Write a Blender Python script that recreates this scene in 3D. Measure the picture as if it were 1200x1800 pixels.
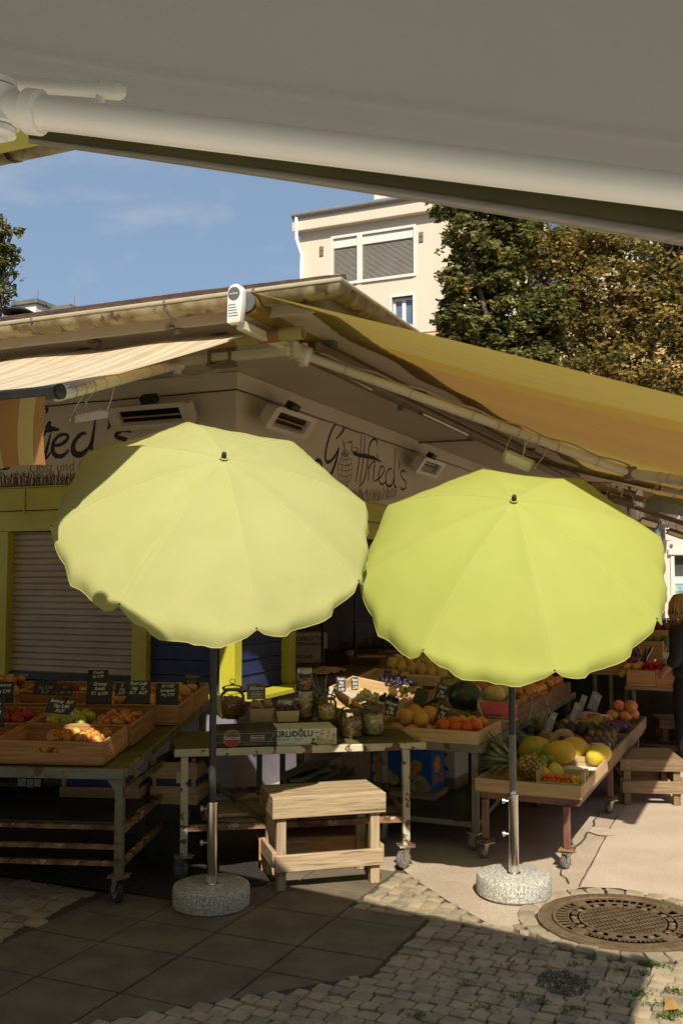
import bpy, bmesh, math, random
from mathutils import Vector, Matrix, noise as mnoise
random.seed(7)
sc = bpy.context.scene
for o in list(bpy.data.objects): bpy.data.objects.remove(o)
COL = sc.collection
rad = math.radians
# ------------------------------------------------------------------ camera
FPX, PITCH, EYE = 1750.0, math.atan(117 / 1750), 1.6
cam = bpy.data.cameras.new("Camera"); camo = bpy.data.objects.new("Camera", cam); COL.objects.link(camo)
camo.location = (0, 0, EYE); camo.rotation_euler = (math.pi / 2 + PITCH, 0, 0)
cam.sensor_fit = 'HORIZONTAL'; cam.sensor_width = 36; cam.lens = 36 * FPX / 1200
cam.clip_start = 0.05; cam.clip_end = 1500
sc.camera = camo
sc.render.resolution_x, sc.render.resolution_y = 682, 1024
# ------------------------------------------------------------------ light
SUN_EL, SUN_AZ = rad(45.0), rad(-5.0)          # shadows run towards SUN_AZ east of +Y
sdir = Vector((-math.sin(SUN_AZ) * math.cos(SUN_EL), -math.cos(SUN_AZ) * math.cos(SUN_EL), math.sin(SUN_EL)))
sun = bpy.data.lights.new("Sun", 'SUN'); suno = bpy.data.objects.new("Sun", sun); COL.objects.link(suno)
sun.energy = 4.7; sun.angle = rad(0.55); sun.color = (1.0, 0.92, 0.77)
suno.rotation_euler = sdir.to_track_quat('Z', 'Y').to_euler(); suno.location = (4, -20, 22)
W = bpy.data.worlds.new("World"); sc.world = W; W.use_nodes = True
wn = W.node_tree.nodes; wl = W.node_tree.links
bg = wn['Background']; sky = wn.new('ShaderNodeTexSky'); sky.sky_type = 'NISHITA'; sky.sun_disc = False
sky.sun_elevation = SUN_EL; sky.sun_rotation = math.atan2(sdir.x, sdir.y)
sky.air_density = 1.0; sky.dust_density = 1.6; sky.ozone_density = 1.0
# thin cirrus: paler streaks of the sky itself
tc = wn.new('ShaderNodeTexCoord'); mp = wn.new('ShaderNodeMapping'); mp.inputs['Scale'].default_value = (3.2, 1.6, 5.5)
mp.inputs['Rotation'].default_value = (0.3, 0.5, 0.2)
nz = wn.new('ShaderNodeTexNoise'); nz.inputs['Scale'].default_value = 1.7; nz.inputs['Detail'].default_value = 7; nz.inputs['Distortion'].default_value = 0.9
rp = wn.new('ShaderNodeValToRGB'); rp.color_ramp.elements[0].position = 0.56; rp.color_ramp.elements[1].position = 0.86
rp.color_ramp.elements[0].color = (0, 0, 0, 1); rp.color_ramp.elements[1].color = (0.55, 0.55, 0.55, 1)
hz_ = wn.new('ShaderNodeMix'); hz_.data_type = 'RGBA'; hz_.inputs[0].default_value = 0.40; hz_.inputs[7].default_value = (5.6, 7.9, 11.0, 1)
mx = wn.new('ShaderNodeMix'); mx.data_type = 'RGBA'; mx.inputs[7].default_value = (8.2, 8.4, 8.9, 1)
wl.new(tc.outputs['Generated'], mp.inputs['Vector']); wl.new(mp.outputs[0], nz.inputs['Vector']); wl.new(nz.outputs[0], rp.inputs[0])
wl.new(sky.outputs[0], hz_.inputs[6]); wl.new(rp.outputs[0], mx.inputs[0]); wl.new(hz_.outputs[2], mx.inputs[6])
wl.new(mx.outputs[2], bg.inputs['Color']); bg.inputs['Strength'].default_value = 0.061
vs = sc.view_settings; vs.view_transform = 'Standard'; vs.look = 'None'; vs.exposure = 0.37; vs.gamma = 1.0; vs.use_curve_mapping = False
sc.render.engine = 'CYCLES'
sc.cycles.max_bounces = 8; sc.cycles.transparent_max_bounces = 12
# ------------------------------------------------------------------ coordinate helpers
def ray(u, v):
    b = 900 - v; c, s = math.cos(PITCH), math.sin(PITCH)
    return Vector((u - 600, FPX * c - b * s, FPX * s + b * c))
EYEP = Vector((0, 0, EYE))
def onz(u, v, z=0.0):
    r = ray(u, v); return EYEP + r * ((z - EYE) / r.z)
def onY(u, v, Y):
    r = ray(u, v); return EYEP + r * (Y / r.y)
AZ = rad(23.6)
RD = Vector((math.sin(AZ), math.cos(AZ), 0)); ND = Vector((math.cos(AZ), -math.sin(AZ), 0)); ZD = Vector((0, 0, 1))
K0 = Vector((-0.695, 6.5, 0))
def K(u, w, z=0.0): return K0 + RD * u + ND * w + ZD * z      # stall frame: u into the depth, w to the right
def kf(q): d = q - K0; return (d.dot(RD), d.dot(ND), q.z)
def onplane(px, py, pt, n):
    r = ray(px, py); return EYEP + r * ((pt - EYEP).dot(n) / r.dot(n))
def onu(px, py, u): return onplane(px, py, K0 + RD * u, RD)
def onw(px, py, w): return onplane(px, py, K0 + ND * w, ND)
KROT = -AZ
# kiosk and its awnings scaled up about the camera; frame has the same axes
KS = 1.13
K0G, K0B = K0.copy(), Vector((K0.x * KS, K0.y * KS, 0))
def zbl(z): return EYE + (z - EYE) * KS
def KB(u, w, z=0.0): return K0B + RD * (u * KS) + ND * (w * KS) + ZD * zbl(z)
def kfB(q): d = q - K0B; return (d.dot(RD) / KS, d.dot(ND) / KS, EYE + (q.z - EYE) / KS)
def onuB(px, py, u): return onplane(px, py, KB(u, 0), RD)
def onwB(px, py, w): return onplane(px, py, KB(0, w), ND)
KG, kfG, onuG, onwG = K, kf, onu, onw
# ------------------------------------------------------------------ mesh helpers
class MB:
    def __init__(s): s.v = []; s.f = []; s.m = []
    def add(s, vs_, fs, mi=0):
        n = len(s.v); s.v += [Vector(p) for p in vs_]
        for f in fs: s.f.append(tuple(i + n for i in f)); s.m.append(mi)
        return s
    def box(s, c, size, M=None, mi=0):
        c = Vector(c); hx, hy, hz = [d / 2 for d in size]
        P = [Vector((x * hx, y * hy, z * hz)) for z in (-1, 1) for y in (-1, 1) for x in (-1, 1)]
        if M is not None: P = [M @ p for p in P]
        return s.add([c + p for p in P], [(0, 2, 3, 1), (4, 5, 7, 6), (0, 1, 5, 4), (2, 6, 7, 3), (0, 4, 6, 2), (1, 3, 7, 5)], mi)
    def bx(s, x0, x1, y0, y1, z0, z1, mi=0):
        return s.box(((x0 + x1) / 2, (y0 + y1) / 2, (z0 + z1) / 2), (x1 - x0, y1 - y0, z1 - z0), None, mi)
    def kbox(s, u0, u1, w0, w1, z0, z1, mi=0):      # axis-aligned in the stall frame
        P = [K(u, w, z) for z in (z0, z1) for w in (w0, w1) for u in (u0, u1)]
        return s.add(P, [(0, 1, 3, 2), (4, 6, 7, 5), (0, 4, 5, 1), (2, 3, 7, 6), (0, 2, 6, 4), (1, 5, 7, 3)], mi)
    def beam(s, p0, p1, w, h, up=(0, 0, 1), mi=0):
        p0, p1 = Vector(p0), Vector(p1); d = (p1 - p0); L = d.length; d.normalize()
        x = d.cross(Vector(up)); 
        if x.length < 1e-4: x = d.cross(Vector((0, 1, 0)))
        x.normalize(); z = x.cross(d)
        M = Matrix((x, d, z)).transposed()
        return s.box((p0 + p1) / 2, (w, L, h), M, mi)
    def tube(s, pts, r, n=10, mi=0, caps=True, flat=1.0):
        pts = [Vector(p) for p in pts]; rings = []
        d0 = (pts[1] - pts[0]).normalized(); ref = Vector((0, 0, 1)) if abs(d0.z) < 0.95 else Vector((1, 0, 0))
        for i, p in enumerate(pts):
            d = (pts[min(i + 1, len(pts) - 1)] - pts[max(i - 1, 0)]).normalized()
            x = d.cross(ref).normalized(); y = x.cross(d).normalized()
            rr = r[i] if isinstance(r, (list, tuple)) else r
            rings.append([p + x * (rr * math.cos(2 * math.pi * k / n)) + y * (rr * flat * math.sin(2 * math.pi * k / n)) for k in range(n)])
        vs_ = [q for R in rings for q in R]; fs = []
        for i in range(len(pts) - 1):
            for k in range(n):
                a = i * n + k; b = i * n + (k + 1) % n; fs.append((a, b, b + n, a + n))
        if caps: fs.append(tuple(range(n - 1, -1, -1))); fs.append(tuple((len(pts) - 1) * n + k for k in range(n)))
        return s.add(vs_, fs, mi)
    def lathe(s, prof, n=24, o=(0, 0, 0), M=None, mi=0):
        vs_ = []; o = Vector(o)
        for (r, z) in prof:
            for k in range(n):
                p = Vector((r * math.cos(2 * math.pi * k / n), r * math.sin(2 * math.pi * k / n), z))
                vs_.append(o + (M @ p if M is not None else p))
        fs = []
        for i in range(len(prof) - 1):
            for k in range(n):
                a = i * n + k; b = i * n + (k + 1) % n; fs.append((a, b, b + n, a + n))
        if prof[0][0] > 1e-6: fs.append(tuple(range(n - 1, -1, -1)))
        if prof[-1][0] > 1e-6: fs.append(tuple((len(prof) - 1) * n + k for k in range(n)))
        return s.add(vs_, fs, mi)
    def ball(s, c, r, M=None, seg=12, ring=8, fn=None, mi=0):
        c = Vector(c); r = r if isinstance(r, (list, tuple)) else (r, r, r); vs_ = []
        for i in range(ring + 1):
            t = math.pi * i / ring
            for k in range(seg):
                f = 2 * math.pi * k / seg
                p = Vector((math.sin(t) * math.cos(f), math.sin(t) * math.sin(f), math.cos(t)))
                if fn: p = fn(p)
                p = Vector((p.x * r[0], p.y * r[1], p.z * r[2]))
                vs_.append(c + (M @ p if M is not None else p))
        fs = []
        for i in range(ring):
            for k in range(seg):
                a = i * seg + k; b = i * seg + (k + 1) % seg; fs.append((a, a + seg, b + seg, b))
        return s.add(vs_, fs, mi)
    def grid(s, fn, nu, nv, mi=0, closed=False):
        vs_ = [fn(i / nu, j / nv) for i in range(nu + 1) for j in range(nv + 1)]
        fs = [(i * (nv + 1) + j, (i + 1) * (nv + 1) + j, (i + 1) * (nv + 1) + j + 1, i * (nv + 1) + j + 1) for i in range(nu) for j in range(nv)]
        return s.add(vs_, fs, mi)
    def prism(s, pts, d, mi=0):     # planar outline pts pushed by vector d
        n = len(pts); pts = [Vector(p) for p in pts]; d = Vector(d)
        return s.add(pts + [p + d for p in pts], [tuple(range(n - 1, -1, -1)), tuple(range(n, 2 * n))] + [(i, (i + 1) % n, n + (i + 1) % n, n + i) for i in range(n)], mi)
    def build(s, name, mat, parent=None, world=False, smooth=None, bevel=0.0, weld=False, seg=1):
        me = bpy.data.meshes.new(name); bm = bmesh.new()
        T = None
        if world and parent is not None: T = xf(parent).inverted()
        vv = [bm.verts.new(T @ p if T is not None else p) for p in s.v]
        for f, mi in zip(s.f, s.m):
            try: fc = bm.faces.new([vv[i] for i in f]); fc.material_index = mi
            except ValueError: pass
        if weld: bmesh.ops.remove_doubles(bm, verts=bm.verts, dist=1e-5)
        bmesh.ops.dissolve_degenerate(bm, edges=bm.edges, dist=1e-6)
        if weld or bevel: bmesh.ops.recalc_face_normals(bm, faces=bm.faces)
        if bevel:
            ed = [e for e in bm.edges if len(e.link_faces) == 2 and e.calc_face_angle(0) > 0.6]
            bmesh.ops.bevel(bm, geom=ed, offset=bevel, segments=seg, affect='EDGES', profile=0.5, clamp_overlap=True)
        bm.to_mesh(me); bm.free()
        for m in (mat if isinstance(mat, (list, tuple)) else [mat]): me.materials.append(m)
        if smooth:
            me.shade_smooth(); me.set_sharp_from_angle(angle=rad(smooth))
        o = bpy.data.objects.new(name, me); COL.objects.link(o)
        if parent is not None: o.parent = parent
        return o
def xf(o):
    M = Matrix.Translation(o.location) @ o.rotation_euler.to_matrix().to_4x4()
    p = o.parent
    return xf(p) @ M if p is not None else M
def tag(o, label=None, cat=None, group=None, kind=None):
    if label: o['label'] = label
    if cat: o['category'] = cat
    if group: o['group'] = group
    if kind: o['kind'] = kind
    return o
def thing(name, label, cat, loc=(0, 0, 0), rz=0.0, group=None, rot=None):
    o = bpy.data.objects.new(name, None); COL.objects.link(o); o.empty_display_size = 0.1
    o.location = loc; o.rotation_euler = rot if rot is not None else (0, 0, rz)
    return tag(o, label, cat, group)
def copy_tree(o, parent=None):
    c = o.copy(); COL.objects.link(c)
    if parent is not None: c.parent = parent
    for ch in list(o.children): copy_tree(ch, c)
    return c
def place(o, loc, rz=0.0, label=None, group=None, rot=None):
    o.location = loc; o.rotation_euler = rot if rot is not None else (0, 0, rz)
    if label: o['label'] = label
    if group: o['group'] = group
    return o
def RZ(a): return Matrix.Rotation(a, 3, 'Z')
def frame(x, y, z): return Matrix((Vector(x), Vector(y), Vector(z))).transposed()
def text_mesh(name, body, size, mat, parent, origin, xdir, ydir, shear=0.0, align='CENTER', bold=0.0, wscale=1.0, line=1.0):
    """flat lettering laid 1 mm proud of a board; origin and directions in world space"""
    cu = bpy.data.curves.new(name, 'FONT'); cu.body = body; cu.size = size; cu.shear = shear; cu.resolution_u = 2
    cu.align_x = align; cu.align_y = 'CENTER'; cu.offset = bold; cu.space_line = line
    to = bpy.data.objects.new(name, cu); COL.objects.link(to)
    dg = bpy.context.evaluated_depsgraph_get(); me = bpy.data.meshes.new_from_object(to.evaluated_get(dg))
    bpy.data.objects.remove(to); bpy.data.curves.remove(cu)
    x = Vector(xdir).normalized(); y = Vector(ydir).normalized(); z = x.cross(y)
    M = Matrix.Translation(Vector(origin) + z * 0.0012) @ frame(x * wscale, y, z).to_4x4()
    if parent is not None: M = xf(parent).inverted() @ M
    me.transform(M); me.materials.clear(); me.materials.append(mat); me.name = name
    o = bpy.data.objects.new(name, me); COL.objects.link(o)
    if parent is not None: o.parent = parent
    return o
# ------------------------------------------------------------------ materials
def mk(name, col, rough=0.6, metal=0.0, col2=None, scale=6.0, lo=0.38, hi=0.62, stretch=(1, 1, 1), bump=0.0, bscale=60.0, transl=0.0, tcol=None,
       rnd=0.0, spec=0.5, coat=0.0, third=None, tscale=14.0, tlo=0.6, thi=0.68, detail=6.0, dist=0.0, bstretch=None, alpha=None):
    m = bpy.data.materials.new(name); m.use_nodes = True; N = m.node_tree.nodes; L = m.node_tree.links
    bs = N['Principled BSDF']; out = N['Material Output']
    tcn = N.new('ShaderNodeTexCoord'); mpn = N.new('ShaderNodeMapping'); mpn.inputs['Scale'].default_value = stretch
    L.new(tcn.outputs['Object'], mpn.inputs['Vector'])
    c1 = tuple(col) + (1,); c2 = tuple(col2) + (1,) if col2 else tuple(min(1, c * 1.18) for c in col) + (1,)
    n1 = N.new('ShaderNodeTexNoise'); n1.inputs['Scale'].default_value = scale; n1.inputs['Detail'].default_value = detail; n1.inputs['Distortion'].default_value = dist
    L.new(mpn.outputs[0], n1.inputs['Vector'])
    r1 = N.new('ShaderNodeValToRGB'); r1.color_ramp.elements[0].position = lo; r1.color_ramp.elements[1].position = hi
    r1.color_ramp.elements[0].color = c1; r1.color_ramp.elements[1].color = c2
    L.new(n1.outputs[0], r1.inputs[0]); cur = r1.outputs[0]
    if third:
        n2 = N.new('ShaderNodeTexNoise'); n2.inputs['Scale'].default_value = tscale; n2.inputs['Detail'].default_value = 8
        L.new(mpn.outputs[0], n2.inputs['Vector'])
        r2 = N.new('ShaderNodeValToRGB'); r2.color_ramp.elements[0].position = tlo; r2.color_ramp.elements[1].position = thi
        L.new(n2.outputs[0], r2.inputs[0])
        mx2 = N.new('ShaderNodeMix'); mx2.data_type = 'RGBA'; L.new(r2.outputs[0], mx2.inputs[0]); L.new(cur, mx2.inputs[6]); mx2.inputs[7].default_value = tuple(third) + (1,)
        cur = mx2.outputs[2]
    if rnd:
        oi = N.new('ShaderNodeObjectInfo'); mr = N.new('ShaderNodeMapRange'); mr.inputs['To Min'].default_value = 1 - rnd; mr.inputs['To Max'].default_value = 1 + rnd
        L.new(oi.outputs['Random'], mr.inputs[0]); hs = N.new('ShaderNodeHueSaturation'); L.new(mr.outputs[0], hs.inputs['Value']); L.new(cur, hs.inputs['Color'])
        mh = N.new('ShaderNodeMapRange'); mh.inputs['To Min'].default_value = 0.5 - rnd * 0.06; mh.inputs['To Max'].default_value = 0.5 + rnd * 0.06
        ad = N.new('ShaderNodeMath'); ad.operation = 'FRACT'; mu = N.new('ShaderNodeMath'); mu.operation = 'MULTIPLY'; mu.inputs[1].default_value = 7.31
        L.new(oi.outputs['Random'], mu.inputs[0]); L.new(mu.outputs[0], ad.inputs[0]); L.new(ad.outputs[0], mh.inputs[0]); L.new(mh.outputs[0], hs.inputs['Hue'])
        cur = hs.outputs[0]
    L.new(cur, bs.inputs['Base Color'])
    bs.inputs['Roughness'].default_value = rough; bs.inputs['Metallic'].default_value = metal
    bs.inputs['Specular IOR Level'].default_value = spec; bs.inputs['Coat Weight'].default_value = coat
    if bump:
        nb = N.new('ShaderNodeTexNoise'); nb.inputs['Scale'].default_value = bscale; nb.inputs['Detail'].default_value = 6
        if bstretch:
            mb_ = N.new('ShaderNodeMapping'); mb_.inputs['Scale'].default_value = bstretch; L.new(tcn.outputs['Object'], mb_.inputs['Vector']); L.new(mb_.outputs[0], nb.inputs['Vector'])
        else: L.new(mpn.outputs[0], nb.inputs['Vector'])
        bp = N.new('ShaderNodeBump'); bp.inputs['Strength'].default_value = min(1.0, bump); bp.inputs['Distance'].default_value = 0.004
        L.new(nb.outputs[0], bp.inputs['Height']); L.new(bp.outputs[0], bs.inputs['Normal'])
    if transl:
        tr = N.new('ShaderNodeBsdfTranslucent'); ms = N.new('ShaderNodeMixShader'); ms.inputs[0].default_value = transl
        if tcol: tr.inputs[0].default_value = tuple(tcol) + (1,)
        else: L.new(cur, tr.inputs[0])
        L.new(bs.outputs[0], ms.inputs[1]); L.new(tr.outputs[0], ms.inputs[2]); L.new(ms.outputs[0], out.inputs['Surface'])
    return m
def wood(name, a, b, axis, rough=0.65, dark=None, sc_=5.0):
    st = [14, 14, 14]; st['xyz'.index(axis)] = 0.9
    return mk(name, a, rough, col2=b, scale=sc_, lo=0.3, hi=0.7, stretch=st, bump=0.35, bscale=sc_ * 3, rnd=0.12, dist=0.6, third=dark, tscale=sc_ * 0.8, tlo=0.57, thi=0.72, spec=0.25)
M = {}
for ax in 'xyz':
    M['crate_' + ax] = wood('crate_wood_' + ax, (0.34, 0.165, 0.07), (0.52, 0.29, 0.135), ax, dark=(0.17, 0.085, 0.035))
    M['pale_' + ax] = wood('pale_crate_wood_' + ax, (0.46, 0.31, 0.16), (0.62, 0.45, 0.25), ax, dark=(0.33, 0.2, 0.09))
    M['old_' + ax] = wood('weathered_wood_' + ax, (0.20, 0.13, 0.075), (0.33, 0.235, 0.14), ax, dark=(0.11, 0.07, 0.04))
    M['stool_' + ax] = wood('stool_pine_' + ax, (0.30, 0.215, 0.13), (0.47, 0.36, 0.225), ax, dark=(0.14, 0.095, 0.05))
    M['thin_' + ax] = wood('veneer_wood_' + ax, (0.50, 0.36, 0.19), (0.63, 0.48, 0.28), ax)
M['green_paint'] = mk('chipped_green_paint', (0.115, 0.13, 0.07), 0.55, col2=(0.19, 0.195, 0.11), scale=7, bump=0.3, bscale=50, third=(0.12, 0.05, 0.02), tscale=16, tlo=0.57, thi=0.61)
M['grey_paint'] = mk('worn_grey_paint', (0.13, 0.135, 0.11), 0.55, col2=(0.19, 0.195, 0.16), scale=7, bump=0.3, bscale=50, third=(0.10, 0.05, 0.025), tscale=14, tlo=0.6, thi=0.64)
M['cream_paint'] = mk('chipped_cream_paint', (0.42, 0.39, 0.27), 0.5, col2=(0.55, 0.51, 0.36), scale=8, bump=0.35, bscale=50, third=(0.14, 0.06, 0.025), tscale=17, tlo=0.56, thi=0.6)
M['rust'] = mk('rusty_steel', (0.13, 0.055, 0.025), 0.75, col2=(0.30, 0.17, 0.09), scale=14, bump=0.4, bscale=80, third=(0.42, 0.36, 0.24), tscale=20, tlo=0.6, thi=0.64)
M['red_paint'] = mk('red_oxide_paint', (0.16, 0.06, 0.045), 0.5, col2=(0.23, 0.10, 0.075), scale=9, bump=0.25, bscale=60, third=(0.10, 0.06, 0.04), tscale=18, tlo=0.6, thi=0.66)
M['green_top'] = mk('green_lino_top', (0.075, 0.075, 0.02), 0.4, col2=(0.12, 0.115, 0.04), scale=5, bump=0.15, bscale=90)
M['dark_top'] = mk('dark_shelf_board', (0.04, 0.035, 0.028), 0.5, col2=(0.075, 0.06, 0.045), scale=5, bump=0.2, bscale=60)
M['zinc'] = mk('galvanised_steel', (0.42, 0.42, 0.40), 0.38, 0.85, col2=(0.55, 0.54, 0.5), scale=18)
M['chrome'] = mk('polished_steel', (0.72, 0.70, 0.66), 0.13, 1.0, col2=(0.66, 0.64, 0.6), scale=8)
M['rubber'] = mk('black_rubber', (0.025, 0.024, 0.022), 0.7, col2=(0.05, 0.048, 0.043), scale=30, bump=0.2)
M['grey_rubber'] = mk('grey_wheel_rubber', (0.10, 0.095, 0.085), 0.65, col2=(0.15, 0.14, 0.125), scale=30)
M['black_pole'] = mk('black_enamel', (0.022, 0.026, 0.022), 0.35, col2=(0.035, 0.038, 0.033), scale=12)
M['grey_pole'] = mk('grey_enamel', (0.16, 0.165, 0.16), 0.35, col2=(0.2, 0.2, 0.195), scale=12)
M['black'] = mk('matt_black', (0.015, 0.015, 0.014), 0.5, col2=(0.025, 0.025, 0.022), scale=20)
M['slate'] = mk('chalkboard_black', (0.022, 0.024, 0.02), 0.6, col2=(0.04, 0.042, 0.036), scale=12)
M['chalk'] = mk('white_chalk', (0.72, 0.72, 0.68), 0.9, col2=(0.8, 0.8, 0.76), scale=60)
M['chalk_dim'] = mk('faded_chalk', (0.34, 0.34, 0.31), 0.9, col2=(0.42, 0.42, 0.38), scale=60)
M['granite'] = mk('grey_granite', (0.30, 0.29, 0.25), 0.7, col2=(0.58, 0.56, 0.50), scale=95, lo=0.42, hi=0.58, bump=0.5, bscale=120, third=(0.14, 0.135, 0.12), tscale=150, tlo=0.58, thi=0.64)
M['granite_top'] = mk('polished_granite', (0.33, 0.32, 0.28), 0.16, col2=(0.56, 0.54, 0.48), scale=95, lo=0.42, hi=0.58, third=(0.17, 0.16, 0.14), tscale=150, tlo=0.58, thi=0.66)
M['canopy_pale'] = mk('pale_lime_cloth', (0.415, 0.42, 0.16), 0.75, col2=(0.46, 0.46, 0.19), scale=3.2, bump=0.45, bscale=13, transl=0.2, tcol=(0.4, 0.42, 0.06), spec=0.2, lo=0.3, hi=0.7, third=(0.385, 0.39, 0.14), tscale=3.4, tlo=0.58, thi=0.9)
M['canopy_lime'] = mk('bright_lime_cloth', (0.395, 0.43, 0.095), 0.75, col2=(0.435, 0.46, 0.115), scale=3.2, bump=0.45, bscale=13, transl=0.22, tcol=(0.36, 0.42, 0.03), spec=0.2, lo=0.3, hi=0.7, third=(0.37, 0.40, 0.085), tscale=3.4, tlo=0.58, thi=0.9)
M['seam'] = mk('lime_seam_thread', (0.47, 0.45, 0.14), 0.8, col2=(0.52, 0.49, 0.17))
M['plaster'] = mk('beige_plaster', (0.63, 0.565, 0.455), 0.9, col2=(0.69, 0.62, 0.505), scale=2.2, lo=0.3, hi=0.75, bump=0.25, bscale=45, third=(0.5, 0.445, 0.35), tscale=1.3, tlo=0.6, thi=0.85)
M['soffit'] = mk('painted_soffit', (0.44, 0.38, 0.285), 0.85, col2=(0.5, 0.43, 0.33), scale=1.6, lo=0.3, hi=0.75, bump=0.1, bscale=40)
M['yellow_paint'] = mk('mustard_yellow_paint', (0.47, 0.44, 0.03), 0.45, col2=(0.53, 0.49, 0.045), scale=4)
M['blue_panel'] = mk('blue_panel_paint', (0.022, 0.032, 0.12), 0.5, col2=(0.03, 0.042, 0.155), scale=5)
M['shutter'] = mk('roller_shutter_slats', (0.41, 0.345, 0.265), 0.6, col2=(0.47, 0.4, 0.315), scale=3)
M['ink'] = mk('black_brush_paint', (0.018, 0.022, 0.024), 0.7, col2=(0.03, 0.034, 0.036), scale=30)
M['gold_paint'] = mk('ochre_lettering', (0.28, 0.20, 0.03), 0.7, col2=(0.33, 0.24, 0.045), scale=30)
M['copper'] = mk('weathered_gutter_zinc', (0.20, 0.15, 0.07), 0.62, 0.15, col2=(0.37, 0.31, 0.19), scale=9, lo=0.38, hi=0.62, bump=0.25, bscale=45, third=(0.11, 0.075, 0.03), tscale=13, tlo=0.55, thi=0.66)
M['gutter_lip'] = mk('gutter_bead', (0.42, 0.37, 0.25), 0.5, 0.2, col2=(0.48, 0.42, 0.3), scale=8)
M['rooftile'] = mk('dark_roof_tiles', (0.10, 0.055, 0.035), 0.85, col2=(0.17, 0.10, 0.06), scale=9, bump=0.6, bscale=22)
M['cream_metal'] = mk('cream_powder_coat', (0.66, 0.61, 0.47), 0.35, col2=(0.72, 0.67, 0.53), scale=4, third=(0.5, 0.43, 0.28), tscale=6, tlo=0.62, thi=0.75)
M['white_metal'] = mk('white_powder_coat', (0.88, 0.865, 0.83), 0.22, col2=(0.91, 0.9, 0.87), scale=4, third=(0.55, 0.5, 0.4), tscale=5, tlo=0.66, thi=0.8)
M['white_plastic'] = mk('white_plastic', (0.72, 0.71, 0.68), 0.35, col2=(0.76, 0.75, 0.72), scale=6)
M['grey_plastic'] = mk('dark_grey_plastic', (0.10, 0.105, 0.105), 0.4, col2=(0.13, 0.135, 0.135), scale=9)
M['steel_dull'] = mk('dull_brown_steel', (0.20, 0.15, 0.11), 0.5, 0.3, col2=(0.26, 0.2, 0.15), scale=7)
M['heater'] = mk('heater_housing', (0.62, 0.57, 0.47), 0.4, 0.1, col2=(0.68, 0.63, 0.53), scale=6)
M['reflector'] = mk('heater_reflector', (0.10, 0.09, 0.07), 0.22, 0.9, col2=(0.06, 0.055, 0.045), scale=14)
M['lens'] = mk('frosted_lamp_glass', (0.88, 0.76, 0.46), 0.25, col2=(0.9, 0.8, 0.52), scale=6)  # lit look of the lens put into its pale colour, no emission
M['cable'] = mk('grey_cable', (0.42, 0.39, 0.33), 0.6, col2=(0.48, 0.44, 0.38))
M['asphalt'] = mk('pinkish_asphalt', (0.40, 0.315, 0.235), 0.95, col2=(0.48, 0.385, 0.295), scale=3, bump=0.35, bscale=300, third=(0.27, 0.205, 0.15), tscale=170, tlo=0.53, thi=0.62)
M['asphalt_pale'] = mk('pale_pink_asphalt', (0.47, 0.375, 0.285), 0.95, col2=(0.54, 0.44, 0.345), scale=3, bump=0.35, bscale=300, third=(0.33, 0.255, 0.19), tscale=170, tlo=0.53, thi=0.62)
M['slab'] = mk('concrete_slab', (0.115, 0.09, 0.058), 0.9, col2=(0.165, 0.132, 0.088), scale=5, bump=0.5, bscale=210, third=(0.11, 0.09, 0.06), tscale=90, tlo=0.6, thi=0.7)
M['soil'] = mk('joint_soil', (0.06, 0.048, 0.03), 0.95, col2=(0.10, 0.08, 0.05), scale=60, bump=0.6, bscale=150)
M['mat'] = mk('ribbed_rubber_mat', (0.02, 0.019, 0.017), 0.75, col2=(0.032, 0.03, 0.026), scale=30)
M['iron'] = mk('rusty_cast_iron', (0.14, 0.095, 0.055), 0.6, 0.35, col2=(0.205, 0.145, 0.085), scale=12, bump=0.3, bscale=90, third=(0.12, 0.075, 0.04), tscale=22, tlo=0.58, thi=0.7)
M['iron_dark'] = mk('cast_iron_recess', (0.10, 0.062, 0.034), 0.8, 0.1, col2=(0.15, 0.095, 0.055), scale=20)
M['weed'] = mk('small_weeds', (0.10, 0.14, 0.025), 0.8, col2=(0.19, 0.22, 0.05), scale=20, transl=0.3)
M['dryleaf'] = mk('dry_leaf', (0.42, 0.24, 0.07), 0.8, col2=(0.5, 0.3, 0.1), transl=0.3)
M['cardboard'] = mk('brown_cardboard', (0.34, 0.22, 0.12), 0.85, col2=(0.4, 0.27, 0.15), scale=8)
M['black_card'] = mk('black_printed_card', (0.022, 0.018, 0.014), 0.4, col2=(0.03, 0.025, 0.02))
M['white_card'] = mk('white_printed_card', (0.66, 0.66, 0.58), 0.5, col2=(0.7, 0.7, 0.62))
M['blue_card'] = mk('blue_printed_card', (0.02, 0.13, 0.42), 0.5, col2=(0.025, 0.16, 0.48))
M['paper'] = mk('white_paper', (0.62, 0.6, 0.54), 0.8, col2=(0.66, 0.64, 0.58))
M['brown_paper'] = mk('brown_paper', (0.42, 0.29, 0.19), 0.85, col2=(0.48, 0.34, 0.23), bump=0.6, bscale=18)
M['blue_liner'] = mk('blue_liner_paper', (0.03, 0.035, 0.17), 0.7, col2=(0.045, 0.05, 0.22))
M['red_print'] = mk('red_print', (0.38, 0.02, 0.025), 0.5, col2=(0.45, 0.03, 0.03))
M['green_print'] = mk('dark_green_print', (0.02, 0.07, 0.03), 0.5, col2=(0.03, 0.09, 0.04))
M['gold_print'] = mk('gold_print', (0.38, 0.27, 0.13), 0.5, col2=(0.45, 0.33, 0.17))
M['maroon'] = mk('maroon_print', (0.10, 0.012, 0.02), 0.5, col2=(0.13, 0.02, 0.025))
M['mauve'] = mk('mauve_card', (0.17, 0.12, 0.10), 0.6, col2=(0.22, 0.16, 0.13), scale=14)
M['cork'] = mk('pale_lid_wood', (0.36, 0.28, 0.15), 0.7, col2=(0.42, 0.33, 0.19))
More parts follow.
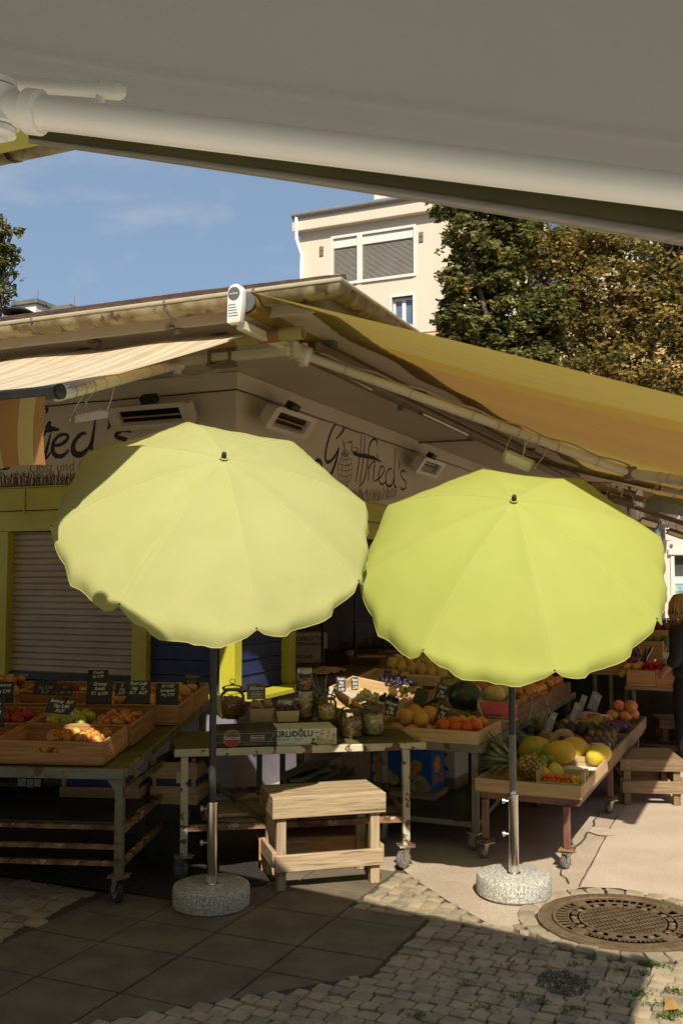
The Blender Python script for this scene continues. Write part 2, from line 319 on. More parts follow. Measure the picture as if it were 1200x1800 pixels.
def glass(name, tint, mixv=0.12, ior=1.45):
    m = bpy.data.materials.new(name); m.use_nodes = True; N = m.node_tree.nodes; L = m.node_tree.links
    N.remove(N['Principled BSDF']); out = N['Material Output']
    t = N.new('ShaderNodeBsdfTransparent'); t.inputs[0].default_value = tint + (1,)
    g = N.new('ShaderNodeBsdfGlossy'); g.inputs['Roughness'].default_value = 0.04; g.inputs[0].default_value = (0.9, 0.9, 0.9, 1)
    fr = N.new('ShaderNodeFresnel'); fr.inputs['IOR'].default_value = 1.45
    ad = N.new('ShaderNodeMath'); ad.operation = 'ADD'; ad.inputs[1].default_value = mixv; ad.use_clamp = True; fr.inputs['IOR'].default_value = ior
    ms = N.new('ShaderNodeMixShader'); L.new(fr.outputs[0], ad.inputs[0]); L.new(ad.outputs[0], ms.inputs[0]); L.new(t.outputs[0], ms.inputs[1]); L.new(g.outputs[0], ms.inputs[2])
    L.new(ms.outputs[0], out.inputs['Surface']); return m
M['glass'] = glass('clear_window_glass', (0.82, 0.84, 0.8), 0.02, 1.14)
M['jar_glass'] = glass('greenish_jar_glass', (0.97, 0.98, 0.94), 0.03, 1.3)
M['far_glass'] = mk('blue_reflecting_window', (0.10, 0.14, 0.22), 0.08, 0.0, col2=(0.13, 0.17, 0.26), scale=2, spec=0.8)
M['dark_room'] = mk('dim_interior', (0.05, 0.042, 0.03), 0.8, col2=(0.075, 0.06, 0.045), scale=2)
# ================================================================== THE SETTING: ground
def sheet(name, pts, z, mat):
    mb = MB(); mb.add([Vector((p[0], p[1], z)) for p in pts], [tuple(range(len(pts)))]); return tag(mb.build(name, mat), kind='structure')
sheet('ground', [(-150, -60), (150, -60), (150, 260), (-150, 260)], -0.0095, M['soil'])
BND = [(1.25, -0.33), (1.42, -0.54), (1.75, -0.87), (2.05, -1.12), (2.12, -0.92), (2.17, -0.63), (2.25, -0.34), (2.45, -0.26), (2.77, -0.40), (3.1, -0.62), (3.6, -0.9), (4.4, -1.2), (9, -2.2)]
def bnd(w):
    if w <= BND[0][0]: return BND[0][1]
    for (w0, u0), (w1, u1) in zip(BND, BND[1:]):
        if w0 <= w <= w1: return u0 + (u1 - u0) * (w - w0) / (w1 - w0)
    return BND[-1][1]
apts = [K(-0.45, -14), K(-0.45, 1.27)] + [K(u, w) for w, u in BND] + [K(-2.2, 60), K(90, 60), K(90, -14)]
sheet('asphalt_path', apts, -0.004, M['asphalt'])
# smoother resurfaced strip along the right, its edge running with the stalls
sheet('resurfaced_path', [K(-0.335, 2.262), K(-0.28, 2.45), K(-0.42, 2.77), K(-0.64, 3.1), K(-0.92, 3.6), K(-1.22, 4.4), K(-2.2, 9), K(14, 9), K(14, 2.19), K(1.08, 2.215)], 0.001, M['asphalt_pale'])
sheet('bounce_paving', [K(-3.45, 30), K(-3.45, -30), K(-40, -30), K(-40, 30)], -0.006, mk('bounce_paving_grey', (.42, .39, .33), .9, col2=(.48, .45, .385), scale=2))  # unseen pale sheet added behind the camera to bounce sunlight upward
mb = MB(); random.seed(3)
def wander(a, b, n, amp, w):
    pts = []
    for i in range(n + 1):
        t = i / n; p = a.lerp(b, t); pts.append(p + Vector((random.uniform(-amp, amp), random.uniform(-amp, amp), 0)))
    for p, q in zip(pts, pts[1:]):
        d = (q - p).normalized(); s = Vector((-d.y, d.x, 0)) * w * random.uniform(0.5, 1.4)
        mb.add([p - s, q - s, q + s, p + s], [(0, 1, 2, 3)])
zc = Vector((0, 0, 0.0042))
wander(K(-0.30, 2.2) + zc, K(0.0, 2.06) + zc, 7, 0.012, 0.004)
wander(onz(1000, 1500) + zc, onz(1035, 1465) + zc, 8, 0.012, 0.007); wander(onz(1035, 1465) + zc, onz(1052, 1430) + zc, 5, 0.01, 0.006)
wander(K(-0.335, 2.252) + zc, K(1.3, 2.205) + zc, 16, 0.003, 0.0035)
tag(mb.build('asphalt_cracks', M['soil']), kind='structure')
mb = MB(); c0 = onz(1058, 1463)
pts = [c0 + Vector((0.085 * math.cos(t) * random.uniform(.8, 1.15), 0.12 * math.sin(t) * random.uniform(.8, 1.15), 0.0045)) for t in [i * 2 * math.pi / 12 for i in range(12)]]
mb.add(pts, [tuple(range(12))]); tag(mb.build('asphalt_patch', mk('filler_patch', (0.42, 0.33, 0.24), 0.9, col2=(0.5, 0.4, 0.3), scale=20)), kind='structure')
# concrete slabs
def clip(poly, a, b, c):     # keep a*u+b*w<=c
    out = []
    for i in range(len(poly)):
        p, q = poly[i], poly[(i + 1) % len(poly)]
        dp = a * p[0] + b * p[1] - c; dq = a * q[0] + b * q[1] - c
        if dp <= 0: out.append(p)
        if dp * dq < 0: t = dp / (dp - dq); out.append((p[0] + t * (q[0] - p[0]), p[1] + t * (q[1] - p[1])))
    return out
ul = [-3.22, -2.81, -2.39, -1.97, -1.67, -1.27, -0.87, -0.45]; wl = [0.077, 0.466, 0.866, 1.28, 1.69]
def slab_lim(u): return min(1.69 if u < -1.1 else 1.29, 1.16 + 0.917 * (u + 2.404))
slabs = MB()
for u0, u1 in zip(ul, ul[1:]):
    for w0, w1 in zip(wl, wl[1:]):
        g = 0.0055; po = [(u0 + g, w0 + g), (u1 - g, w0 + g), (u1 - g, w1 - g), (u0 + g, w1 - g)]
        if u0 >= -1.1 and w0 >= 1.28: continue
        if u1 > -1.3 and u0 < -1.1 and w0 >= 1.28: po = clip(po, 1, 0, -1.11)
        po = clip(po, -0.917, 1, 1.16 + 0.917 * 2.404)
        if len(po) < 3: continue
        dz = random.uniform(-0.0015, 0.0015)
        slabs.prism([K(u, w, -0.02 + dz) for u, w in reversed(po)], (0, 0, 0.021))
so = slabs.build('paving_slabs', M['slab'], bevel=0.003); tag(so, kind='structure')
# cobblestones, one mesh
MC = onz(1104, 1622); MC = Vector((1.315, 4.775, 0)); MR = 0.392
mcu, mcw, _ = kf(MC)
SETS = [mk('cobble_grey', (0.27, 0.22, 0.145), 0.85, col2=(0.37, 0.305, 0.205), scale=9, bump=0.7, bscale=75, third=(0.19, 0.155, 0.105), tscale=40, tlo=0.6, thi=0.7),
        mk('cobble_warm', (0.31, 0.24, 0.15), 0.85, col2=(0.4, 0.315, 0.205), scale=9, bump=0.7, bscale=75, third=(0.2, 0.15, 0.1), tscale=40, tlo=0.6, thi=0.7),
        mk('cobble_dark', (0.22, 0.18, 0.12), 0.85, col2=(0.31, 0.255, 0.175), scale=9, bump=0.7, bscale=75, third=(0.14, 0.115, 0.08), tscale=40, tlo=0.6, thi=0.7)]
cob = MB()
def stone(u, w, a, b, rot, top=0.006, mi=0):
    ca, sa = math.cos(rot), math.sin(rot); base = []
    ch = 0.15
    for (x, y) in [(-1, -1 + ch), (-1 + ch, -1), (0.1, -1.03), (1 - ch, -1), (1, -1 + ch), (1, 1 - ch), (1 - ch, 1), (-0.1, 1.03), (-1 + ch, 1), (-1, 1 - ch)]:
        x += random.uniform(-.11, .11); y += random.uniform(-.11, .11)
        base.append((x * a / 2, y * b / 2))
    n = len(base); vs_ = []; tx, ty = random.uniform(-.075, .075), random.uniform(-.075, .075)
    for s_, z in ((1.0, -0.02), (1.0, top - 0.0065), (0.955, top - 0.0015), (0.80, top)):
        for x, y in base:
            X, Y = x * s_, y * s_
            vs_.append(K(u + X * ca - Y * sa, w + X * sa + Y * ca, z + (tx * X + ty * Y if z > -0.01 else 0)))
    vs_.append(K(u, w, top + random.uniform(0, 0.0015)))
    fs = []
    for k in range(3):
        for i in range(n): fs.append((k * n + i, k * n + (i + 1) % n, (k + 1) * n + (i + 1) % n, (k + 1) * n + i))
    for i in range(n): fs.append((3 * n + i, 3 * n + (i + 1) % n, 4 * n))
    # faces wound so the top looks up
    cob.add(vs_, [tuple(reversed(f)) for f in fs], mi)
random.seed(11)
def pick(): return random.choices((0, 1, 2), (5, 3, 2))[0]
rings = [MR + 0.05]
for rr in rings:
    n = int(2 * math.pi * rr / 0.098)
    for i in range(n):
        t = 2 * math.pi * i / n
        u = mcu + rr * math.cos(t); w = mcw + rr * math.sin(t)
        stone(u, w, 0.078, 0.088 * random.uniform(.9, 1.08), t, mi=pick())
base_uw = kf(Vector((0.875, 5.175, 0)))
row = 0; u = -3.6
while u < 0.2:
    pr = 0.072 * random.uniform(0.95, 1.05); w = (slab_lim(u) if u < -0.5 else 1.295) + 0.007 + random.uniform(0, .012)
    while w < 5.2:
        lw = 0.077 * random.uniform(0.85, 1.18)
        bow = 0.035 * math.sin(w * 2.6)
        uu, ww = u + bow + random.uniform(-.005, .005), w + lw / 2
        ok = ww > slab_lim(uu) + 0.022 and uu < bnd(ww) - 0.012 and math.hypot(uu - mcu, ww - mcw) > MR + 0.135
        if uu > -0.5: ok = ok and ww > 1.31
        if ok: stone(uu, ww, pr * 0.93, lw * 0.92, 0.10 + random.uniform(-.05, .05), top=random.uniform(0.001, 0.008), mi=pick())
        w += lw
    u += pr; row += 1
u = -3.4; row = 0
while u < -1.40:          # darker setts left of the slabs
    w = -3.0 + 0.04 * (row % 2)
    while w < 0.03:
        lw = 0.10 * random.uniform(0.85, 1.15)
        if w + lw < 0.075: stone(u, w + lw / 2, 0.083, lw * 0.94, random.uniform(-.06, .06), top=random.uniform(0.0, 0.006), mi=pick())
        w += lw
    u += 0.089; row += 1
# small filler stones where the rows meet an edge
random.seed(17); taken = {}
for k in range(0, len(cob.v), 41):
    c = cob.v[k + 40]; taken.setdefault((int(c.x // .1), int(c.y // .1)), []).append((c.x, c.y))
def free(p, d):
    i, j = int(p.x // .1), int(p.y // .1)
    return all(math.hypot(p.x - a, p.y - b) > d for x in (-1, 0, 1) for y in (-1, 0, 1) for a, b in taken.get((i + x, j + y), ()))
for _ in range(34000):
    u, w = random.uniform(-3.2, 0.1), random.uniform(0.5, 4.6); p = K(u, w); dm = math.hypot(u - mcu, w - mcw)
    if w < slab_lim(u) + .028 or u > bnd(w) - .026 or dm < MR + .035 or (abs(dm - MR - .05) < .062) or not free(p, .056): continue
    if u > -0.5 and w < 1.32: continue
    stone(u, w, .044, .047, random.uniform(0, 1.5), top=random.uniform(0.0, .006), mi=pick()); taken.setdefault((int(p.x // .1), int(p.y // .1)), []).append((p.x, p.y))
co = cob.build('cobblestones', SETS, smooth=50); tag(co, kind='structure')
# gravel patch replacing a few setts
mb = MB(); random.seed(5)
g0 = onz(990, 1733)
for i in range(420):
    a = random.uniform(0, 6.28); r = 0.105 * math.sqrt(random.random()); p = g0 + Vector((r * math.cos(a) * 0.95, r * math.sin(a) * 1.2, 0.008 + random.uniform(0, .006)))
    mb.ball(p, random.uniform(.003, .006), seg=5, ring=3)
tag(mb.build('gravel_patch', mk('dark_gravel', (0.08, 0.07, 0.05), 0.9, col2=(0.2, 0.17, 0.125), scale=60), smooth=60), 'dark loose gravel filling a gap in the cobbles', None, None, 'stuff')
# weeds in the joints
mb = MB(); random.seed(8)
spots = [(1140, 1697, 30), (1155, 1700, 22), (1130, 1715, 16), (1120, 1750, 26), (1128, 1755, 20), (1157, 1770, 12), (1175, 1790, 40), (1185, 1785, 30), (1010, 1700, 10), (1095, 1708, 10), (950, 1765, 14), (905, 1755, 10), (820, 1730, 8), (730, 1790, 12), (1170, 1600, 12), (1000, 1780, 12), (1080, 1745, 8), (1185, 1745, 22), (900, 1700, 8), (850, 1775, 9)]
for px, py, n in spots:
    c = onz(px, py)
    for i in range(n * 4):
        p = c + Vector((random.gauss(0, .022), random.gauss(0, .016), 0.004)); a = random.uniform(0, 6.28); l = random.uniform(.006, .016)
        d = Vector((math.cos(a) * l, math.sin(a) * l, random.uniform(.003, .014))); s = Vector((-d.y, d.x, 0)) * 0.35
        mb.add([p, p + d * .5 + s, p + d, p + d * .5 - s], [(0, 1, 2, 3)])
tag(mb.build('weeds', M['weed']), 'low green weeds growing in the cobble joints', None, None, 'stuff')
mb = MB(); p = onz(1180, 1780) + Vector((0, 0, .012))
mb.add([p + Vector(q) for q in [(-.035, -.015, 0), (.0, -.025, .008), (.03, -.008, .004), (.012, .02, .03), (-.012, .045, .02), (-.02, .012, .012)]], [(0, 1, 5), (1, 2, 3, 5), (3, 4, 5)])
tag(mb.build('dry_leaf', M['dryleaf']), 'dry orange leaf lying on the cobbles by the weeds', 'leaf')
# rubber mat under the left trolley
t = MB(); mats = [K(-1.43, -3.2), K(-1.37, 0.45), K(-0.98, 0.74), K(0.1, 0.80), K(0.1, -3.2)]
t.prism([p + Vector((0, 0, 0.004)) for p in mats], (0, 0, 0.006))
for i in range(90):
    w = -1.6 + i * 0.026
    if w < 0.7: t.kbox(-1.36 + max(0, w - 0.42) * 1.3, -0.4, w, w + 0.010, 0.0095, 0.0125)
mo = t.build('rubber_mat', M['mat']); tag(mo, 'black ribbed rubber mat lying under the left crate trolley', 'mat')
# manhole cover with raised pattern
mh = thing('manhole_cover', 'round rusty cast iron manhole cover set in the cobbles', 'manhole cover', MC)
fr = MB(); fr.lathe([(MR, -0.02), (MR, 0.004), (MR - 0.004, 0.006), (MR - 0.062, 0.006), (MR - 0.066, 0.002), (MR - 0.066, -0.01)], 72)
for i in range(64):
    a = 2 * math.pi * i / 64
    fr.box((0.362 * math.cos(a), 0.362 * math.sin(a), 0.0065), (0.030, 0.020, 0.0035), RZ(a))
fr.build('frame_ring', M['iron'], mh, smooth=40)
pl = MB(); pl.lathe([(0.322, -0.012), (0.322, 0.0), (0.0, 0.0)], 72); pl.build('cover_plate', M['iron_dark'], mh, smooth=40)
rb = MB()
def ringp(r0, r1, z0, z1, n=72): rb.lathe([(r1, z0), (r1, z1), (r0, z1), (r0, z0)], n)
ringp(0.306, 0.321, 0, 0.006); ringp(0.246, 0.253, 0, 0.006); ringp(0.192, 0.199, 0, 0.006)
for i in range(24):
    a = 2 * math.pi * i / 24 + 0.05
    if i % 2 == 0: rb.box((0.222 * math.cos(a), 0.222 * math.sin(a), 0.003), (0.028, 0.036, 0.007), RZ(a))
    else: rb.ball((0.222 * math.cos(a), 0.222 * math.sin(a), 0.001), (0.017, 0.017, 0.006), seg=12, ring=6)
for i in range(4):
    a = math.pi / 2 * i + 0.55; rb.lathe([(0.036, 0.0), (0.036, 0.007), (0.03, 0.008), (0, 0.008)], 18, (0.279 * math.cos(a), 0.279 * math.sin(a), 0))
for i in range(48):
    a = 2 * math.pi * i / 48
    q = (a - 0.55) % (math.pi / 2)
    if 0.2 < q < 1.37 and not (3.45 < a < 5.6): rb.box((0.279 * math.cos(a), 0.279 * math.sin(a), 0.003), (0.05, 0.007, 0.006), RZ(a))
g = RZ(0.42)
for k in range(-9, 10):
    x = k * 0.0205; h = math.sqrt(max(0, 0.192 ** 2 - x * x))
    if h > 0.02:
        rb.box(g @ Vector((x, 0, 0.0025)), (0.007, 2 * h, 0.005), g); 
        if k % 2 == 0: rb.box(g @ Vector((0, x, 0.0022)), (2 * h, 0.006, 0.0044), g)
rb.build('raised_pattern', M['iron'], mh, smooth=40)
text_mesh('raised_letter', 'W', 0.075, M['iron'], mh, MC + Vector((0, 0, 0.0062)), (0.95, -0.3, 0), (0.3, 0.95, 0), bold=0.004)
for i, ch in enumerate('WALLNER-ENGINEERING'):
    a = math.pi * 1.20 + (i - 2) * 0.105
    text_mesh('raised_letter', ch, 0.04, M['iron'], mh, MC + Vector((0.279 * math.cos(a), 0.279 * math.sin(a), 0.005)), (-math.sin(a), math.cos(a), 0), (-math.cos(a), -math.sin(a), 0), bold=0.0012)
K, kf, onu, onw, K0 = KB, kfB, onuB, onwB, K0B
# ================================================================== the market kiosk
kb = thing('market_kiosk', 'low beige market kiosk with mustard yellow window frames and hipped roof', 'kiosk', K(0, 0), KROT)
def kpart(mb, name, mat, parent=None, **kw): return mb.build(name, mat, parent or kb, world=True, **kw)
EAVE, ZS, ZG = 1.25, 2.965, 3.05
U1, W0 = 9.0, -6.0
m = MB(); m.kbox(0.0, 0.12, W0, -0.12, 2.255, ZS - .001); m.kbox(0.0, U1, -0.12, 0.0, 2.255, ZS - .001); m.kbox(0.12, U1, W0, W0 + .12, 0, ZS - .001); m.kbox(U1 - .12, U1, W0 + .12, -0.12, 0, ZS - .001)
kpart(m, 'wall', M['plaster'])
m = MB(); m.kbox(-0.022, 0.0, W0, 0.022, ZS - 0.115, ZS - 0.002); m.kbox(0.0, U1, 0.0, 0.022, ZS - 0.115, ZS - 0.002); kpart(m, 'cornice', M['plaster'], bevel=0.004)
m = MB(); pts = [K(0, -5, 0) + ZD * 0]; 
ca = [K(-0.006, w, ZS - 0.122 + 0.006 * math.sin(w * 13)) for w in [-5 + i * 0.25 for i in range(21)]]; m.tube(ca + [K(-.006, 0.006, ZS - .122)] + [K(u, 0.006, ZS - 0.122 + 0.005 * math.sin(u * 9)) for u in [0.25 * i for i in range(1, 30)]], 0.0045, 6)
kpart(m, 'cable', M['black'])
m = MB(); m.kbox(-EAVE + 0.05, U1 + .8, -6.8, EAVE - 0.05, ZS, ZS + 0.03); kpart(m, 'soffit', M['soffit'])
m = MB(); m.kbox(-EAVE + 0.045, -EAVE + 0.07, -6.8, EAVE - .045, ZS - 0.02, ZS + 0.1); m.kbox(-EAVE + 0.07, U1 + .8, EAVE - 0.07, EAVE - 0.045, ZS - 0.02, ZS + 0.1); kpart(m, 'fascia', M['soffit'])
# yellow lintels
m = MB(); m.kbox(-0.045, 0.0, W0, 0.045, 2.09, 2.25); m.kbox(0.0, U1, 0, 0.045, 2.09, 2.25); m.kbox(-0.045, 0.0, W0, 0.045, 2.252, 2.262)
m.kbox(-0.055, -0.046, -1.72, -1.70, 2.06, 2.25); kpart(m, 'lintel_beam', M['yellow_paint'], bevel=0.003)
m = MB(); m.kbox(-0.02, 0.06, W0, 0.018, 1.94, 2.087); m.kbox(0.0, U1, -0.06, 0.018, 1.94, 2.087); kpart(m, 'window_head', M['yellow_paint'], bevel=0.003)
for (u0, u1, w0, w1) in [(-0.04, 0.06, -2.06, -1.86), (-0.04, 0.06, -0.775, -0.655), (-0.05, 0.05, -0.082, 0.03), (0.70, 0.80, -0.06, 0.05), (3.4, 3.5, -0.06, 0.05), (6.2, 6.3, -0.06, 0.05), (-0.04, .06, -4.0, -3.85)]:
    m = MB(); m.kbox(u0, u1, w0, w1, .857, 1.938); kpart(m, 'post', M['yellow_paint'], bevel=0.004)
# roller shutter with slats
def shutter_panel(name, w0, w1, mat, step=0.045, u=0.03):
    m = MB(); z = 0.93
    while z < 1.93:
        z1 = min(z + step, 1.93); 
        m.add([K(u, w0, z), K(u, w1, z), K(u - 0.012, w1, z + 0.3 * step), K(u - 0.012, w0, z + 0.3 * step), K(u - 0.012, w1, z1 - 0.12 * step), K(u - 0.012, w0, z1 - 0.12 * step), K(u, w1, z1), K(u, w0, z1)],
              [(0, 1, 2, 3), (3, 2, 4, 5), (5, 4, 6, 7)]); z = z1
    return m
sh = kpart(shutter_panel('s', -1.86, -0.775, 0), 'roller_shutter', M['shutter'])
m = MB(); m.kbox(-0.005, 0.05, -1.86, -0.775, 0.885, 0.93); kpart(m, 'bottom_rail', M['black'], sh)
m = MB(); m.kbox(-0.0075, -0.0052, -1.76, -1.68, 0.905, 0.918); kpart(m, 'maker_plate', M['grey_pole'], sh)
shl = kpart(shutter_panel('s', -3.85, -2.06, 0), 'roller_shutter', M['shutter'])
for (a0, a1, side) in [(-0.655, -0.105, 'l'), (0.06, 0.70, 'r')]:
    m = MB(); z = 0.86
    while z < 1.93:
        if side == 'l': m.kbox(0.015, 0.04, a0, a1, z, z + 0.096); m.kbox(0.006, 0.016, a0, a1, z + 0.002, z + 0.012)
        else: m.kbox(a0, a1, -0.04, -0.015, z, z + 0.096); m.kbox(a0, a1, -0.016, -0.006, z + 0.002, z + 0.012)
        z += 0.1
    kpart(m, 'blue_panel', M['blue_panel'])
# base wall below the windows
m = MB(); m.kbox(0.0, 0.1, W0, 0.0, 0, 0.82); m.kbox(0.1, U1, -0.1, 0.0, 0, 0.82); kpart(m, 'base_wall', mk('blue_grey_base', (0.20, 0.18, 0.24), 0.7, col2=(0.24, 0.22, 0.28), scale=6))
m = MB(); m.kbox(-0.10, 0.06, -4.0, 0.02, 0.822, 0.855); m.kbox(-0.10, 0.72, 0.021, 0.20, 0.822, 0.855); kpart(m, 'window_sill', M['yellow_paint'], bevel=0.004)
m = MB(); m.kbox(0.87, 6.2, -0.55, 0.33, 0.845, 0.885); kpart(m, 'counter', mk('dark_brown_counter', (0.09, 0.06, 0.035), 0.5, col2=(0.13, 0.09, 0.05), stretch=(8, 1, 8)), bevel=0.004)
m = MB()
for u0, u1 in ((0.80, 3.4), (3.5, 6.2)): m.add([K(u0, -.027, .89), K(u1, -.027, .89), K(u1, -.027, 1.938), K(u0, -.027, 1.938)], [(0, 1, 2, 3)])
gl = kpart(m, 'window_glass', M['glass'])
m = MB()
for u in (1.42, 2.08, 2.75): m.kbox(u, u + 0.012, -0.035, -0.018, 0.89, 1.938)
kpart(m, 'glazing_bar', M['black'], gl)
m = MB(); m.kbox(0.12, U1 - .12, -3.2, -3.1, 0, 2.9); m.kbox(0.12, U1 - .12, -3.1, -0.12, 2.3, 2.32); m.kbox(U1 - .3, U1 - .14, -3.1, -.13, 0, 2.3); kpart(m, 'inner_wall', M['dark_room'])  # dark lining added inside, dimness of the room put into its colour
# hipped roof
m = MB(); zr = 3.075; sl = math.tan(rad(19.2)); ue, we = -EAVE + 0.02, EAVE - 0.02; hw = (we + 6.8) / 2; ux = 10.2
R1 = K(ue + hw, we - hw, zr + hw * sl); R2 = K(ux - hw, we - hw, zr + hw * sl)
A_, B_, C_, D_ = K(ue, we, zr), K(ux, we, zr), K(ux, -6.8, zr), K(ue, -6.8, zr)
m.add([A_, B_, C_, D_, R1, R2], [(0, 1, 5, 4), (2, 3, 4, 5), (0, 4, 3), (1, 2, 5), (3, 2, 1, 0)])
random.seed(4)
for i in range(42):           # tile edges standing up along the eave and hips
    w = we - 0.1 - i * 0.19
    if w > -6.7:
        for k in range(7):
            u = ue + 0.02 + k * 0.36; 
            if w < we - (u - ue): m.box(K(u + .12, w, zr + (u + .12 - ue) * sl + 0.02), (0.17, 0.30, 0.03), Matrix.Rotation(-AZ, 3, 'Z') @ Matrix.Rotation(rad(17), 3, 'X') @ RZ(random.uniform(-.02, .02)))
rf = kpart(m, 'roof', M['rooftile'])
for (px, py, wd) in [(66, 548, 0.30), (130, 550, 0.22)]:
    c = Vector(kf(onu(px, py, 3.1))); b = MB(); z1 = c.z + (0.03 if wd > .25 else -0.02)
    b.kbox(c.x - .2, c.x + .2, c.y - wd / 2, c.y + wd / 2, 3.6, z1); ch = kpart(b, 'chimney', M['white_plastic'], rf)
    b = MB(); b.kbox(c.x - .23, c.x + .23, c.y - wd / 2 - .03, c.y + wd / 2 + .03, z1 + .001, z1 + 0.05); b.tube([K(c.x, c.y, z1), K(c.x, c.y, z1 + .22)], .006, 6); kpart(b, 'chimney_cap', M['grey_paint'], rf, bevel=.004)
c = onu(32, 549, 1.3); b = MB(); b.lathe([(0.0, 0.05), (0.10, 0.035), (0.165, 0.0), (0.15, -0.015), (0.0, -0.015)], 20, c); b.tube([c + Vector((-.06, 0, 0)), c + Vector((-.06, 0, -.5))], .03, 8); b.tube([c + Vector((.06, 0, 0)), c + Vector((.06, 0, -.5))], .03, 8)
kpart(b, 'roof_vent', M['black'], rf, smooth=40)
# half round gutter with bead, joints and brackets
def gutter(parent, P, Rr, mat, lip):
    prof = [(math.cos(t) * Rr, -math.sin(t) * Rr * 1.05) for t in [math.pi * i / 12 for i in range(13)]]
    m = MB(); l = MB(); n = len(prof); path = P
    for i, (p, side) in enumerate(path):
        for x, z in prof: m.v.append(p + side * x + ZD * z)
    for i in range(len(path) - 1):
        for k in range(n - 1): m.f.append((i * n + k, i * n + k + 1, (i + 1) * n + k + 1, (i + 1) * n + k)); m.m.append(0)
    l.tube([p + side * Rr for p, side in path], 0.013, 8)
    g = m.build('gutter', mat, parent, world=True, smooth=40); l.build('gutter_bead', lip, g, world=True, smooth=40)
    return g
diag = (ND - RD).normalized() * math.sqrt(2)
GU, GW = -EAVE - 0.02, EAVE + 0.02
g = gutter(kb, [(K(GU, -6.9, ZG), -RD), (K(GU, GW, ZG), diag), (K(10.1, GW, ZG), ND)], 0.075, M['copper'], M['gutter_lip'])
def band(parent, c, side, along, Rr, mat, name='gutter_bracket', w=0.010):
    m = MB(); pts = [c + side * (math.cos(t) * (Rr + .003)) - ZD * (math.sin(t) * (Rr * 1.05 + .003)) for t in [math.pi * i / 10 for i in range(11)]]
    for i in range(10):
        m.add([pts[i] - along * w, pts[i] + along * w, pts[i + 1] + along * w, pts[i + 1] - along * w], [(0, 1, 2, 3)])
    m.tube([pts[0] + ZD * .012, pts[0] - ZD * .015], .012, 6)
    return m.build(name, mat, parent, world=True, smooth=40)
dk = M['steel_dull']
for w in (-3.3, -2.35, -1.42, -0.55, 0.33, 0.86): band(g, K(GU, w, ZG), -RD, ND, 0.075, dk, w=.007)
for u in (-0.55, 0.35, 1.3, 2.4, 3.6): band(g, K(u, GW, ZG), ND, RD, 0.075, dk, w=.007)
# ------------------------------------------------------------------ painted lettering on the fascia walls (brush strokes)
def stroke_mesh(name, strokes, plane, mat, parent, off):
    m = MB()
    for pts in strokes:
        P = []
        # Catmull-Rom smoothing in picture measures, then laid on the wall plane
        q = [pts[0]] + list(pts) + [pts[-1]]
        for i in range(1, len(q) - 2):
            for t in [k / 5 for k in range(5)]:
                a, b, c, d = q[i - 1], q[i], q[i + 1], q[i + 2]
                P.append(tuple(0.5 * ((2 * b[j]) + (-a[j] + c[j]) * t + (2 * a[j] - 5 * b[j] + 4 * c[j] - d[j]) * t * t + (-a[j] + 3 * b[j] - 3 * c[j] + d[j]) * t ** 3) for j in range(3)))
        P.append(tuple(pts[-1])); n = len(P); L = []
        W3 = [plane(x, y) for x, y, _ in P]
        for i in range(n):
            a = W3[max(0, i - 1)]; b = W3[min(n - 1, i + 1)]; d = (b - a)
            if d.length < 1e-6: d = Vector((0, 0, 1))
            d.normalize(); s = d.cross(off).normalized(); hwid = P[i][2] * 0.5 * 0.0066 * (1 + 0.22 * mnoise.noise(Vector((P[i][0] * .8, P[i][1] * .8, 0))))
            L.append((W3[i] + off * 0.003 + s * hwid, W3[i] + off * 0.003 - s * hwid))
        vs_ = [x for p in L for x in p]; m.add(vs_, [(2 * i, 2 * i + 1, 2 * i + 3, 2 * i + 2) for i in range(n - 1)])
    return m.build(name, mat, parent, world=True)
def zt(x0, y0, s, L): return [[(x0 + a / s, y0 + b / s, w) for a, b, w in st] for st in L]
